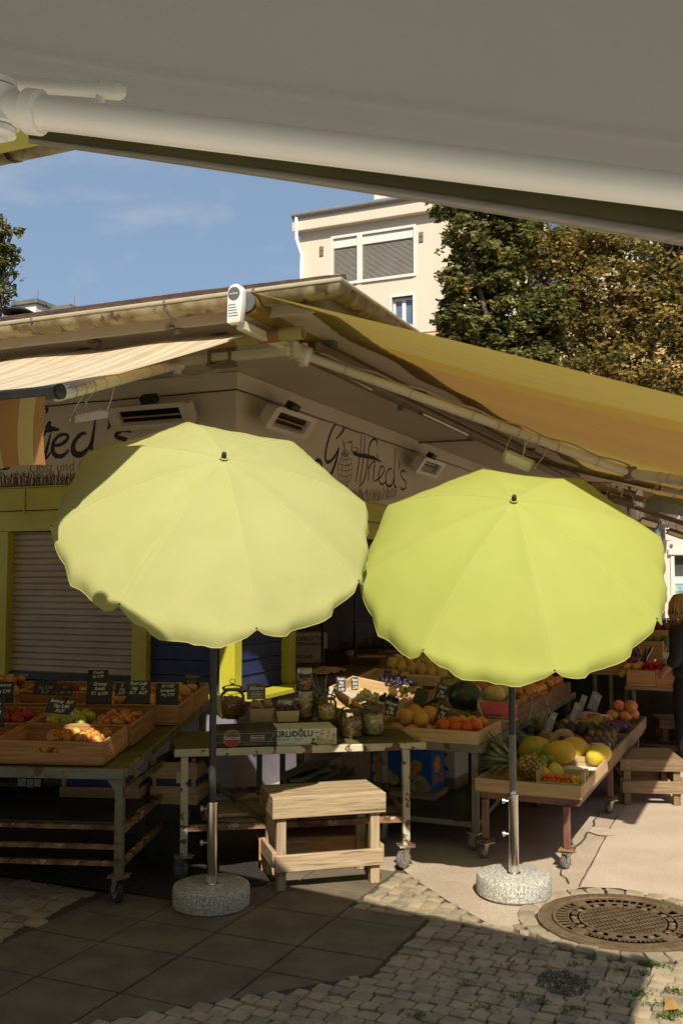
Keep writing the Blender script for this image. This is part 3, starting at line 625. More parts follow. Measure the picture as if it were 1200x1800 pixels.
# right-hand wall, read off at 3.75 x
RW = zt(540, 700, 3.75, [
    [(188, 268, 2), (222, 232, 3), (243, 190, 3.4), (240, 150, 3.4), (215, 143, 3.6), (180, 175, 3.4), (148, 240, 3.6), (128, 310, 4.2), (117, 380, 5), (125, 418, 5), (150, 415, 4.4), (178, 385, 4.2), (208, 330, 3)],
    [(205, 320, 2), (196, 380, 4.6), (180, 440, 5), (160, 490, 5), (135, 520, 3)],
    [(42, 425, 4), (70, 408, 5.5), (92, 430, 5.5), (85, 470, 4.5)],
    [(232, 278, 1), (240, 300, 3), (243, 335, 1.5)],
    [(352, 240, 1), (350, 330, 2.4), (336, 440, 2.6), (318, 555, 2.0)], [(377, 240, 1), (373, 340, 2.4), (357, 470, 2.6), (344, 560, 2)],
    [(300, 318, 1.6), (288, 335, 2.4), (300, 355, 2.4), (325, 350, 2), (332, 335, 1.6), (312, 322, 1.4)],
    [(300, 365, 3), (340, 375, 6), (400, 385, 6.4), (450, 400, 5), (487, 420, 2)],
    [(460, 318, 2), (458, 285, 2.8), (435, 270, 3), (412, 300, 2.8), (402, 360, 2.6), (392, 450, 2.6), (372, 540, 2.6), (340, 582, 2)],
    [(402, 440, 2.4), (403, 500, 2.6), (398, 545, 2)], [(402, 470, 2), (425, 425, 2.6), (442, 420, 2.6), (446, 450, 1.8)],
    [(440, 440, 2.6), (436, 500, 2.6), (432, 550, 2)], [(455, 365, 1), (462, 385, 2.8), (466, 390, 1.4)],
    [(440, 545, 2), (470, 530, 2.4), (500, 490, 2.4), (505, 460, 2.4), (488, 448, 2.4), (472, 480, 2.6), (470, 540, 2.8), (492, 568, 3), (520, 545, 2)],
    [(562, 478, 1.6), (545, 462, 2.4), (522, 490, 2.8), (515, 545, 3.4), (530, 578, 4), (555, 570, 3), (570, 520, 2)],
    [(578, 325, 1), (577, 420, 1.8), (570, 510, 3), (572, 575, 4), (588, 585, 2)],
    [(602, 410, 1), (606, 430, 3.4), (600, 470, 1.4)],
    [(648, 490, 2.2), (632, 475, 2.6), (615, 492, 2.8), (625, 525, 2.6), (648, 555, 2.8), (645, 592, 3), (622, 600, 3.6), (610, 580, 2.4)]])
pr = lambda x, y: onw(x, y, 0.0)
ls = stroke_mesh('painted_sign', RW, pr, M['ink'], kb, ND)
leafs = zt(540, 700, 3.75, [[(258, 298, 1), (278, 288, 2.6), (298, 284, 1.4)], [(285, 290, 2), (294, 310, 2.4), (298, 318, .6)]])
stroke_mesh('painted_leaf', leafs, pr, M['gold_paint'], ls, ND)
fr_ = []
for k in range(7):
    yy = 360 + k * 36; hw_ = 22 + 22 * math.sin(min(1, (k + .7) / 6.5) * math.pi) ** .6
    fr_.append([(248 - hw_, yy, .7), (248, yy + 12, .8), (248 + hw_, yy - 2, .7)])
for s_ in (-1, -.45, .1, .5, 1): fr_.append([(245, 345, .7), (248 + s_ * 40, 420, .7), (248 + s_ * 46, 480, .8), (246 + s_ * 34, 545, .7), (242, 590, .6)])
fr_.append([(228, 350, .7), (245, 338, .9), (264, 352, .7), (268, 372, .7), (246, 384, .8), (226, 372, .7), (228, 350, .7)])
stroke_mesh('painted_fruit', zt(540, 700, 3.75, fr_), pr, M['ink'], ls, ND)
random.seed(21); gr = []
for i in range(75):
    x = 215 + i * 4.9; y = 668 - max(0, (i - 45)) * .9 + (0 if i < 45 else 6); gr.append([(x, y + random.uniform(0, 14), .8), (x + random.uniform(-12, 12), y - 30 + random.uniform(-8, 8), .9), (x + random.uniform(-18, 18), y - 62 + random.uniform(-18, 22), .6)])
stroke_mesh('painted_grass', zt(540, 700, 3.75, gr), pr, mk('thin_brown_strokes', (0.09, 0.065, 0.04), .8), ls, ND)
# left-hand wall
pl_ = lambda x, y: onu(x, y, 0.0)
LW = zt(0, 660, 3.75, [
    [(300, 215, 4), (312, 225, 4), (305, 250, 2)], [(290, 400, 2), (318, 320, 4), (330, 312, 4), (322, 335, 3)], [(300, 335, 3), (345, 350, 6), (390, 358, 3)], [(295, 375, 3), (320, 365, 4), (345, 372, 2)],
    [(335, 380, 2), (318, 450, 4), (298, 520, 5), (284, 548, 5), (310, 540, 3), (345, 490, 2)],
    [(345, 465, 3), (400, 455, 4.5), (440, 425, 4.5), (448, 398, 4), (425, 388, 4), (385, 400, 4.5), (355, 440, 5), (348, 495, 5.5), (372, 530, 6), (415, 528, 5), (455, 490, 3)],
    [(572, 385, 2), (545, 382, 4), (505, 415, 5.5), (482, 465, 6.5), (490, 510, 8), (530, 522, 8), (575, 490, 5), (605, 440, 3)],
    [(632, 250, 1), (622, 340, 3), (610, 420, 5), (600, 470, 6), (612, 490, 3)],
    [(715, 290, 3), (726, 305, 6), (722, 335, 4), (705, 360, 1)],
    [(862, 378, 2), (845, 362, 5), (810, 360, 5), (775, 380, 5), (765, 400, 5), (800, 415, 6), (838, 425, 5)]])
l2 = stroke_mesh('painted_sign', LW, pl_, M['ink'], kb, -RD)
gr = []
for i in range(110):
    x = -20 + i * 5.4; gr.append([(x, 738 - i * .2 + random.uniform(-2, 3), .9), (x + random.uniform(-10, 10), 690, 1.0), (x + random.uniform(-20, 20), 650 + random.uniform(-22, 20), .7)])
stroke_mesh('painted_grass', zt(0, 660, 3.75, gr), pl_, mk('brown_grass_strokes', (0.10, 0.07, 0.045), .8), l2, -RD)
stroke_mesh('painted_branch', zt(0, 660, 3.75, [[(-20, 630, 1), (20, 618, 2), (50, 610, 4.5), (75, 592, 2)]]), pl_, M['ink'], l2, -RD)
text_mesh('painted_words', 'Obst und Gemüse', 0.128, M['gold_paint'], kb, K(-0.002, -1.315, 2.395), ND, ZD, bold=-0.0015, wscale=0.94)
text_mesh('painted_words', 'Obst und Gemüse', 0.128, M['gold_paint'], kb, K(4.5, 0.002, 2.42), RD, ZD, bold=-0.0015, wscale=0.94)
# ------------------------------------------------------------------ infrared heaters on brackets
def heater(name, label, c, along, out, L=0.72):
    t = thing(name, label, 'heater', c, group='infrared heaters on the kiosk walls')
    tilt = (out * 0.80 - ZD * 0.60).normalized(); upv = along.cross(tilt).normalized()
    if upv.z < 0: upv = -upv
    F = frame(along, upv, tilt)       # x along, y up, z facing
    m = MB(); h, d = 0.20, 0.10; prof = []
    body = [(-L / 2, -h * .42), (-L / 2 + .04, -h / 2), (L / 2 - .04, -h / 2), (L / 2, -h * .42), (L / 2, h * .42), (L / 2 - .04, h / 2), (-L / 2 + .04, h / 2), (-L / 2, h * .42)]
    iw, ih = L / 2 - 0.09, 0.062
    for (sx, sz) in ((1, 0.0), (0.96, -d)):
        pass
    # housing as an open tray: outer wall, face ring, inner recess
    ou = [Vector((x, y, 0)) for x, y in body]; bk = [Vector((x * .94, y * .72, -d)) for x, y in body]
    inn = [Vector((sx * iw, sy * ih, 0)) for sx, sy in ((-1, -.75), (-1, -1), (1, -1), (1, -.75), (1, .75), (1, 1), (-1, 1), (-1, .75))]
    inb = [Vector((p.x * .96, p.y * .7, -0.045)) for p in inn]
    vs_ = [c + F @ p for p in ou + bk + inn + inb]; fs = []
    for i in range(8):
        j = (i + 1) % 8; fs += [(8 + i, 8 + j, j, i), (i, j, 16 + j, 16 + i), (16 + i, 16 + j, 24 + j, 24 + i)]
    fs.append(tuple(range(15, 7, -1)))
    m.add(vs_, fs); m.build('housing', M['heater'], t, world=True, smooth=30)
    m = MB(); m.add([c + F @ p + F @ Vector((0, 0, .001)) for p in inb], [tuple(range(8))])
    for k in range(9): m.beam(c + F @ Vector((-iw * .95, -ih * .6 + k * ih * .15, -0.040 + .012 * abs(k - 4) / 4)), c + F @ Vector((iw * .95, -ih * .6 + k * ih * .15, -0.040 + .012 * abs(k - 4) / 4)), .006, .004, tilt)
    m.build('reflector', M['reflector'], t, world=True)
    m = MB(); m.tube([c + F @ Vector((-iw * .96, 0, -.018)), c + F @ Vector((iw * .96, 0, -.018))], .008, 8); m.build('heating_rod', mk('heater_rod', (0.25, 0.16, 0.09), .25, col2=(.3, .2, .12)) if 'rod' not in M else M['rod'], t, world=True, smooth=40)
    m = MB()
    for s_ in (-0.06, 0.06):
        a = c + F @ Vector((s_, 0, -d)); wallp = a - out * ((a - K0).dot(out)); m.beam(a, Vector((wallp.x, wallp.y, a.z + .03)), .02, .02)
    pb = c + F @ Vector((0, 0, -d)); q = pb - out * ((pb - K0).dot(out) - .006); q.z = pb.z + .03; m.box(q, (.2, .012, .14), frame(along, out, ZD)); m.build('bracket', M['cream_metal'], t, world=True)
    m = MB(); q = c + F @ Vector((0, h * .55, -d * .8)); m.box(q, (.13, .06, .07), F); m.build('junction_box', M['black'], t, world=True, bevel=.004)
    return t
hA = onplane(262, 733, K(-0.20, 0, 0), RD)
heater('wall_heater', 'long infrared heater on the left facade above the paler parasol', hA, ND, -RD, 0.74)
hB = onw(514, 745, 0.20); heater('wall_heater', 'infrared heater near the kiosk corner, left of the painted name', hB, -RD, ND, 0.72)
hC = onw(758, 823, 0.20); heater('wall_heater', 'infrared heater right of the painted name, above the brighter parasol', hC, -RD, ND, 0.72)
# ================================================================== awnings
def cloth(name, a, b, tr, tc_):
    return mk(name, a, 0.8, col2=b, scale=3.0, lo=0.3, hi=0.7, transl=tr, tcol=tc_, bump=0.5, bscale=26, spec=0.15, bstretch=(3, .5, 1), third=tuple(c * .78 for c in a), tscale=5, tlo=.5, thi=.9)
M['awn_y'] = cloth('yellow_awning_cloth', (0.35, 0.27, 0.08), (0.39, 0.30, 0.095), 0.42, (0.325, 0.235, 0.06))
M['awn_o'] = cloth('orange_awning_cloth', (0.34, 0.205, 0.07), (0.38, 0.23, 0.08), 0.40, (0.29, 0.165, 0.045))
M['awn_a'] = cloth('amber_awning_cloth', (0.36, 0.235, 0.055), (0.4, 0.26, 0.07), 0.40, (0.31, 0.195, 0.035))
M['left_o'] = cloth('faded_orange_stripe', (0.62, 0.47, 0.28), (0.66, 0.51, 0.32), 0.3, (0.5, 0.24, 0.08))
M['left_c'] = cloth('faded_cream_stripe', (0.70, 0.60, 0.44), (0.74, 0.64, 0.48), 0.3, (0.5, 0.42, 0.16))
M['val_o'] = cloth('orange_valance_stripe', (0.46, 0.25, 0.10), (0.5, 0.28, 0.12), 0.35, (0.38, 0.19, 0.06))
M['val_c'] = cloth('yellow_valance_stripe', (0.58, 0.49, 0.22), (0.62, 0.53, 0.25), 0.35, (0.45, 0.37, 0.12))
# ---- yellow awning over the right-hand facade
ya = thing('yellow_awning', 'yellow and orange folding arm awning sloping out over the fruit stalls on the right', 'awning', K(-1.4, 0.8, 2.95), KROT)
def yap(mb, name, mat, parent=None, **kw): return mb.build(name, mat, parent or ya, world=True, **kw)
def fz(w): return 3.035 - 0.335 * (w - 0.85)
UE = 7.6; us = [-1.36]; 
wid = [(0.72, 0), (0.5, 2), (2.6, 1), (0.3, 2), (0.9, 0), (0.3, 2), (0.9, 1)]
seg = []; u = -1.36; i = 0
while u < UE:
    d, mi = wid[i] if i < len(wid) else wid[3 + (i - 3) % 4]; seg.append((u, min(UE, u + d), mi)); u += d; i += 1
m = MB()
for (u0, u1, mi) in seg:
    nn = max(3, int((u1 - u0) / 0.035))
    def f(a, b, u0=u0, u1=u1):
        u = u0 + (u1 - u0) * a; w = 0.85 + (3.36 - 0.85) * b
        rip = 0.006 * math.sin(u * 46 + 3 * math.sin(w * 2.2)) * math.exp(-((u + 0.55) / 0.5) ** 2) * max(0, math.sin(b * math.pi))
        sag = -0.03 * math.sin(b * math.pi) * (1 - math.exp(-(u + 1.36) * 2.0)) + 0.008 * math.sin(u * 5 + w)
        return K(u, w, fz(w) + sag + rip)
    m.grid(f, nn, 30, mi)
yap(m, 'fabric', [M['awn_y'], M['awn_o'], M['awn_a']], weld=True, smooth=60)
m = MB()
for (u0, u1, mi) in seg: m.tube([K(u0, 0.835, 2.98), K(u1, 0.835, 2.98)], 0.062, 20, 2 if mi != 1 else 1, caps=False)
yap(m, 'roller', [M['awn_y'], M['awn_o'], M['awn_a']], smooth=50)
m = MB(); out_ = []
for k in range(13): t = math.pi * k / 12; out_.append((0.80 + 0.041 * math.cos(t), 3.024 + 0.044 * math.sin(t)))
out_ += [(0.757, 2.96), (0.756, 2.877), (0.760, 2.870), (0.826, 2.870), (0.830, 2.877), (0.841, 2.97)]
m.prism([K(-1.425, w, z) for w, z in out_], RD * 0.055); cap = yap(m, 'end_cap', M['white_plastic'], bevel=0.006, smooth=40, seg=2)
m = MB(); m.prism([K(-1.428, 0.798 + 0.033 * math.cos(t), 3.018 + 0.033 * math.sin(t)) for t in [math.pi * 2 * k / 24 for k in range(24)]], RD * 0.004); yap(m, 'badge', M['grey_plastic'], cap)
text_mesh('lettering', 'markilux', 0.0155, M['paper'], cap, K(-1.4285, 0.798, 3.018), ND, ZD, bold=.0003)
m = MB()
for k in range(5): m.kbox(-1.4268, -1.4262, 0.765, 0.822 - .004 * k, 2.905 + k * .014, 2.908 + k * .014)
yap(m, 'vent_slots', M['grey_plastic'], cap)
m = MB(); m.tube([K(-1.37, 0.835, 2.985), K(-1.345, 0.835, 2.985)], 0.056, 20); yap(m, 'roller_collar', M['grey_plastic'], smooth=40)
m = MB(); m.beam(K(-1.37, 0.80, 2.872), K(-0.80, 0.805, 2.868), 0.045, 0.055); yap(m, 'bracket_arm', M['cream_metal'], bevel=.005)
m = MB(); m.kbox(-0.72, UE, 0.74, 0.80, 2.86, 2.93); yap(m, 'cassette_rail', M['steel_dull'], bevel=.005)
m = MB(); m.kbox(-0.6, UE, 0.845, 0.885, 2.835, 2.865); m.kbox(-0.7, UE, .90, .93, 2.86, 2.92); yap(m, 'lower_rail', M['steel_dull'], bevel=.004)
for u in (-0.55, 1.1, 2.9, 4.6): m = MB(); m.kbox(u, u + .05, 0.72, 0.95, 2.93, 2.963); m.kbox(u + .01, u + .04, .72, .76, 2.83, 2.93); yap(m, 'ceiling_bracket', M['grey_paint'])
SH, EL = K(-0.72, 0.84, 2.852), onY(1107, 832, 5.5 * KS); FO = onY(1205, 846, 5.25 * KS); FE = EL + (FO - EL) * 2.2
m = MB(); d = (EL - SH); n_ = 14; m.tube([SH + d * (k / n_) for k in range(n_ + 1)], 0.037, 12, flat=.8); ua = yap(m, 'upper_arm', M['cream_metal'], smooth=40)
for t in (0.13, 0.33, 0.52, 0.60, 0.66, 0.72, 0.78, 0.9): m = MB(); p = SH + d * t; m.tube([p - d.normalized() * .004, p + d.normalized() * .004], .040, 12, flat=.82); yap(m, 'cable_tie', M['cable'], ua)
m = MB(); m.tube([SH + d * t + ZD * (.035 + .018 * math.sin(t * 21) ** 2) for t in [k / 40 for k in range(41)]], .006, 6); yap(m, 'cable', M['cable'], ua)
m = MB(); m.ball(SH + ZD * 0.0, (0.065, 0.065, 0.06), seg=16, ring=10); m.tube([SH - ZD * .075, SH + ZD * .07], .03, 12); m.kbox(-.86, -.74, .775, .85, 2.83, 2.9); m.tube([K(-.80, .83, 2.82), K(-.80, .83, 2.91)], .022, 10); yap(m, 'shoulder_joint', M['cream_metal'], smooth=40)
m = MB(); m.tube([SH + d.normalized() * .035 + x for x in (-d.normalized() * .014, d.normalized() * .014)], .062, 20, flat=.95); yap(m, 'joint_ring', M['white_metal'], smooth=40)
m = MB(); m.tube([EL, FE], 0.032, 12); fa = yap(m, 'forearm', M['cream_metal'], smooth=40)
m = MB(); m.tube([EL - ZD * .04, EL + ZD * .04], .042, 16); m.ball(EL, .038); yap(m, 'elbow_joint', M['steel_dull'], smooth=40)
for t in (0.25, .33, .45, .6, .75, .9): m = MB(); p = EL + (FE - EL) * t; dd = (FE - EL).normalized(); m.tube([p - dd * .003, p + dd * .003], .035, 12); yap(m, 'cable_tie', M['cable'], fa)
m = MB(); m.tube([K(-1.38, 3.37, fz(3.36) - .01), K(UE, 3.37, fz(3.36) - .01)], .04, 12); yap(m, 'front_bar', M['cream_metal'], smooth=40)
# second pair of arms deeper in
m = MB(); S2 = K(4.4, .84, 2.85); E2 = K(3.0, 2.35, 2.36); m.tube([S2, E2], .032, 10); m.tube([E2, K(4.2, 3.35, 2.16)], .028, 10); yap(m, 'upper_arm', M['steel_dull'], smooth=40)
# ---- fluorescent tubes under the soffit
def tube_light(p0, p1, label):
    t = thing('tube_light', label, 'lamp', (p0 + p1) / 2, group='fluorescent tubes under the awning rail'); m = MB(); m.tube([p0, p1], .014, 10); m.build('tube', mk('lamp_tube', (0.7, 0.64, 0.5), .3, col2=(.74, .68, .54)) if 'tubeglass' not in M else M['tubeglass'], t, world=True, smooth=40)
    m = MB(); dd = (p1 - p0).normalized()
    for p, s in ((p0, -1), (p1, 1)): m.tube([p + dd * s * .03, p], .018, 10); m.tube([p + dd * s * .02, p + dd * s * .02 + ZD * .06], .006, 6)
    m.build('end_holder', M['steel_dull'], t, world=True, smooth=40)
tube_light(onw(560, 632, .83), onw(652, 683, .83), 'nearer pale fluorescent tube under the awning rail by the shoulder joint')
tube_light(onw(742, 726, .83), onw(822, 764, .83), 'farther pale fluorescent tube under the awning rail above the brighter parasol')
m = MB(); a, b = onw(735, 778, 0.02), onw(868, 771, .8); m.tube([a, b], .012, 8); tag(m.build('ceiling_conduit', M['grey_paint'], smooth=40), 'thin grey conduit crossing the soffit to the awning rail', 'conduit')
# ---- striped awning over the left-hand facade
ZA = 2.90; A_ = Vector(kf(onz(445, 583, zbl(ZA)))); wE = A_.y; B_ = Vector(kf(onw(97, 684, wE))); uA, uB, zB = A_.x, B_.x, B_.z
sa = thing('striped_awning', 'faded orange and cream striped awning with a short valance over the left facade', 'awning', K(uA, wE, ZA), KROT)
def sap(mb, name, mat, parent=None, **kw): return mb.build(name, mat, parent or sa, world=True, **kw)
m = MB(); w = wE; i = 0; pat = [(0.075, 0), (0.055, 1), (0.025, 0), (0.055, 1)]
def zs(t, w): return ZA + (zB - ZA) * t - 0.045 * math.sin(t * math.pi) * (0.5 + 0.5 * min(1, (wE - w) / .3)) + 0.008 * math.sin(w * 7 + t * 5)
strips = []
while w > -3.4:
    dw, mi = pat[i % 4]; strips.append((w - dw, w, mi)); w -= dw; i += 1
for (w0, w1, mi) in strips:
    m.grid(lambda a, b, w0=w0, w1=w1: K(uA + (uB - uA) * b, w0 + (w1 - w0) * a, zs(b, w0 + (w1 - w0) * a)), 2, 18, mi)
sap(m, 'fabric', [M['left_o'], M['left_c']], weld=True, smooth=60)
m = MB()
for (w0, w1, mi) in [(-3.4 + k * .13, -3.27 + k * .13, k % 2) for k in range(34)]: m.tube([K(uA + .03, w0, ZA - .025), K(uA + .03, w1, ZA - .025)], .04, 16, mi, caps=False)
sap(m, 'roller', [M['val_o'], M['val_c']], smooth=50)
m = MB(); m.tube([K(uB - .005, wE + .02, zB - .012), K(uB - .005, -3.4, zB - .012)], .030, 16); sap(m, 'front_bar', M['grey_plastic'], smooth=40)
m = MB(); m.tube([K(uB - .005, wE + .02, zB - .012), K(uB - .005, wE + .034, zB - .012)], .034, 16); sap(m, 'bar_end_cap', M['black'], smooth=40)
m = MB(); w = wE - 0.02; i = 0; vpat = [(0.045, 0), (0.075, 1), (0.11, 0), (0.035, 1)]; 
while w > -3.3:
    dw, mi = vpat[i % 4]
    def f(a, b, w0=w - dw, dw=dw):
        ww = w0 + dw * a; return K(uB - .03 + .022 * math.sin(ww * 17) * b + 0.05 * b * b, ww - .03 * b, zB - .03 - .255 * b)
    m.grid(f, 4, 10, mi); w -= dw; i += 1
sap(m, 'valance', [M['val_o'], M['val_c']], weld=True, smooth=60)
m = MB(); S1 = onu(312, 641, -0.9); FB = K(uB + .01, wE + .0, zB - .02); d1 = FB - S1; m.tube([S1, FB], 0.030, 12); ar = sap(m, 'folding_arm', M['cream_metal'], smooth=40)
for t in (.2, .33, .62, .72, .8, .86, .92): m = MB(); p = S1 + d1 * t; m.tube([p - d1.normalized() * .003, p + d1.normalized() * .003], .033, 12); sap(m, 'cable_tie', M['cable'], ar)
m = MB(); m.ball(S1, (.05, .05, .045), seg=14, ring=8); m.tube([S1 - ZD * .06, S1 + ZD * .06], .025, 10); sap(m, 'shoulder_joint', M['cream_metal'], smooth=40)
m = MB(); m.kbox(-.925, -.875, kf(S1)[1], .84, 2.815, 2.862); sap(m, 'support_beam', M['cream_metal'], bevel=.004)
for px, w_ in ((380, .38), (200, -.55)):
    m = MB(); m.kbox(-.95, -.85, w_, w_ + .10, 2.862, 2.963); m.kbox(-.94, -.86, w_ - .03, w_ - .015, 2.79, 2.9); m.kbox(-.94, -.86, w_ + .1, w_ + .115, 2.79, 2.9); m.kbox(-.945, -.855, w_ - .04, w_ + .12, 2.785, 2.795)
    sap(m, 'ceiling_bracket', M['steel_dull'], bevel=.003)
m = MB(); pts = [K(-.9, .1 + .05 * k, 2.775 - .03 * math.sin(k / 6 * math.pi)) for k in range(7)]; m.tube(pts, .006, 6); m.tube([p + Vector((0, 0.01, -.012)) for p in pts], .005, 6); sap(m, 'loose_cable', M['cable'], smooth=40)
for px, py in ((160, 598), (300, 575)):
    m = MB(); c = onz(px + 5, py + 2, zbl(ZS) - .02); m.box(c, (.09, .05, .02), RZ(.6)); m.box(c + Vector((.03, -.02, -.025)), (.03, .05, .03), RZ(.6)); sap(m, 'ceiling_clip', M['steel_dull'], bevel=.004)
# ---- foreground awning that roofs the photographer's side of the alley
fa_ = thing('grey_awning', 'large grey fabric awning overhead in the foreground with a white folding arm', 'awning', (1.42, 2.086, 2.2), KROT)
def fap(mb, name, mat, parent=None, **kw): return mb.build(name, mat, parent or fa_, world=True, **kw)
CF = Vector((1.42, 2.06, 2.268)); SL = 0.288
def FA(s, r, dz=0): return CF - ND * s - RD * (r + 0.065 * s) + ZD * (SL * s + dz)
M['awn_grey'] = mk('grey_beige_awning_cloth', (0.17, 0.172, 0.165), 0.85, col2=(0.195, 0.197, 0.19), scale=2.5, lo=.3, hi=.7, transl=0.15, tcol=(0.38, 0.36, 0.32), bump=0.25, bscale=420, stretch=(1, 1, 1), spec=.15, bstretch=(1, 4, 1), third=(0.145, 0.146, 0.138), tscale=240, tlo=.45, thi=.75)
M['awn_hem'] = mk('olive_hem_cloth', (0.065, 0.06, 0.02), 0.85, col2=(0.085, 0.078, 0.028), scale=3, bump=.2, bscale=200)
m = MB(); S_, R_ = 2.50, 1.62
m.grid(lambda a, b: FA(S_ * a, (R_ + .55 * a) * b, 0.015 * math.sin(math.pi * a) - 0.05 * math.sin(math.pi * a) * min(1, b * 5) - .007 * math.exp(-((b - .30 + .05 * a) / .014) ** 2) - .006 * math.exp(-((b - .62 - .12 * a) / .02) ** 2) + .003 * math.sin(a * 14 + b * 5)), 50, 110); fap(m, 'fabric', M['awn_grey'], smooth=60)
m = MB(); m.grid(lambda a, b: FA(S_ * a, 0.004 + .012 * math.sin(b * math.pi), 0.015 * math.sin(math.pi * a) - .072 * b), 40, 4); fap(m, 'hem_drop', M['awn_hem'], smooth=60)
m = MB(); m.tube([FA(S_ * k / 30, 0.0, 0.015 * math.sin(math.pi * k / 30) - .074) for k in range(31)], [.008 + .011 * (1 - k / 30) for k in range(31)], 14); fap(m, 'hem_rod', mk('grey_hem_rod', (0.30, 0.27, 0.24), .45, .3, col2=(.36, .33, .29), stretch=(1, 1, 30), scale=8), smooth=50)
m = MB(); m.tube([FA(-.02, -.03, -.03), FA(-.02, R_, -.03)], .045, 14); fap(m, 'front_bar', M['white_metal'], smooth=40)
m = MB(); m.tube([FA(S_, 0, 0), FA(S_, R_ + .6, 0)], .05, 16); fap(m, 'cassette', M['white_metal'], smooth=40)
EB = onY(18, 191, 1.62); EA = onY(1330, 353, 1.34); EA = EB + (EA - EB) * 1.5
m = MB(); m.tube([EB, EB.lerp(EA, .06), EA], [.029, .0272, .0235], 20); fap(m, 'forearm', M['white_metal'], smooth=50)
dd = (EA - EB).normalized(); m = MB(); q = EB + dd * .048; m.tube([q - dd * .012, q + dd * .010, q + dd * .014], [.037, .037, .033], 24); hx = EB - dd * .022; m.tube([EB + dd * .03, EB - dd * .0], .029, 20); m.tube([hx - ZD * .034, hx - ZD * .032, hx + ZD * .030, hx + ZD * .032], [.030, .034, .034, .030], 24); m.tube([hx - ZD * .050, hx - ZD * .047, hx - ZD * .037], [.024, .029, .029], 24); m.tube([hx + ZD * .035, hx + ZD * .045, hx + ZD * .048], [.029, .029, .024], 24); m.tube([hx - ZD * .056, hx + ZD * .054], .012, 12); fap(m, 'elbow_joint', M['white_metal'], smooth=40)
m = MB(); m.tube([EB - dd * .03, EB - dd * .03 + Vector((-.9, -.75, .26))], .031, 16); fap(m, 'upper_arm', M['white_metal'], smooth=50)
L0, L1 = onY(-60, 142, 1.75), onY(207, 159, 1.66)
m = MB(); m.tube([L0, L1], .0135, 16); m.ball(L1, .0155); m.tube([L1 - (L1 - L0).normalized() * .03, L1], .0155, 16); q = L1 - (L1 - L0).normalized() * .035; m.tube([q, q - ZD * .03], .008, 8); fap(m, 'lighting_tube', M['white_metal'], smooth=40)
m = MB(); m.prism([FA(S_ + .03, .12, .03), FA(S_ + .03, R_ + 1.5, .03), FA(S_ + .42, R_ + 1.5, .26), FA(S_ + .42, .12, .26)], (0, 0, .012)); fap(m, 'shade_board', M['white_metal'])  # unseen board added to shade the gap between roof and awning shadows
# ---- kiosk behind the photographer's left shoulder carrying that awning; only its gutter corner shows
nk = thing('near_kiosk', 'neighbouring kiosk at the left edge, only its dark gutter corner in view', 'kiosk', (-1.0, 3.76, 0), KROT)
NC = Vector((-1.0, 3.76, 0))
def NK(u, w, z): return NC + RD * u + ND * w + ZD * z      # u, w <= 0 inside the eaves
def nkp(mb, name, mat, parent=None, **kw): return mb.build(name, mat, parent or nk, world=True, **kw)
def nbox(mb, u0, u1, w0, w1, z0, z1):
    P = [NK(u, w, z) for z in (z0, z1) for w in (w0, w1) for u in (u0, u1)]
    mb.add(P, [(0, 1, 3, 2), (4, 6, 7, 5), (0, 4, 5, 1), (2, 3, 7, 6), (0, 2, 6, 4), (1, 5, 7, 3)])
m = MB(); nbox(m, -9, -1.2, -6, -1.2, 0, 3.285); nkp(m, 'wall', M['plaster'])
m = MB(); z0 = 3.375; hw_ = 3.4; m.add([NK(0, 0, z0), NK(-10, 0, z0), NK(-10, -6.8, z0), NK(0, -6.8, z0), NK(-hw_, -hw_, z0 + 1.15), NK(-10 + hw_, -hw_, z0 + 1.15)], [(0, 1, 5, 4), (1, 2, 5), (2, 3, 4, 5), (3, 0, 4), (0, 3, 2, 1)]); nkp(m, 'roof', M['rooftile'])
m = MB(); nbox(m, -9.9, -.06, -6.7, -.06, 3.285, 3.32); nkp(m, 'soffit', M['yellow_paint'])
ng = gutter(nk, [(NK(0.02, -6.9, 3.355), RD), (NK(0.02, 0.02, 3.355), (ND + RD)), (NK(-10, .02, 3.355), ND)], 0.065, M['copper'], M['copper'])
q = onY(15, 270, 3.9); wq = (q - NC).dot(ND); band(ng, NK(.02, wq, 3.355), RD, ND, .065, M['black'], w=.012)
m = MB(); q0 = NK(-1.2, -1.0, 2.9); 
m = MB(); nbox(m, -6, -.9, -1.2, -.62, 2.86, 2.98); nkp(m, 'awning_bracket', M['white_metal'])
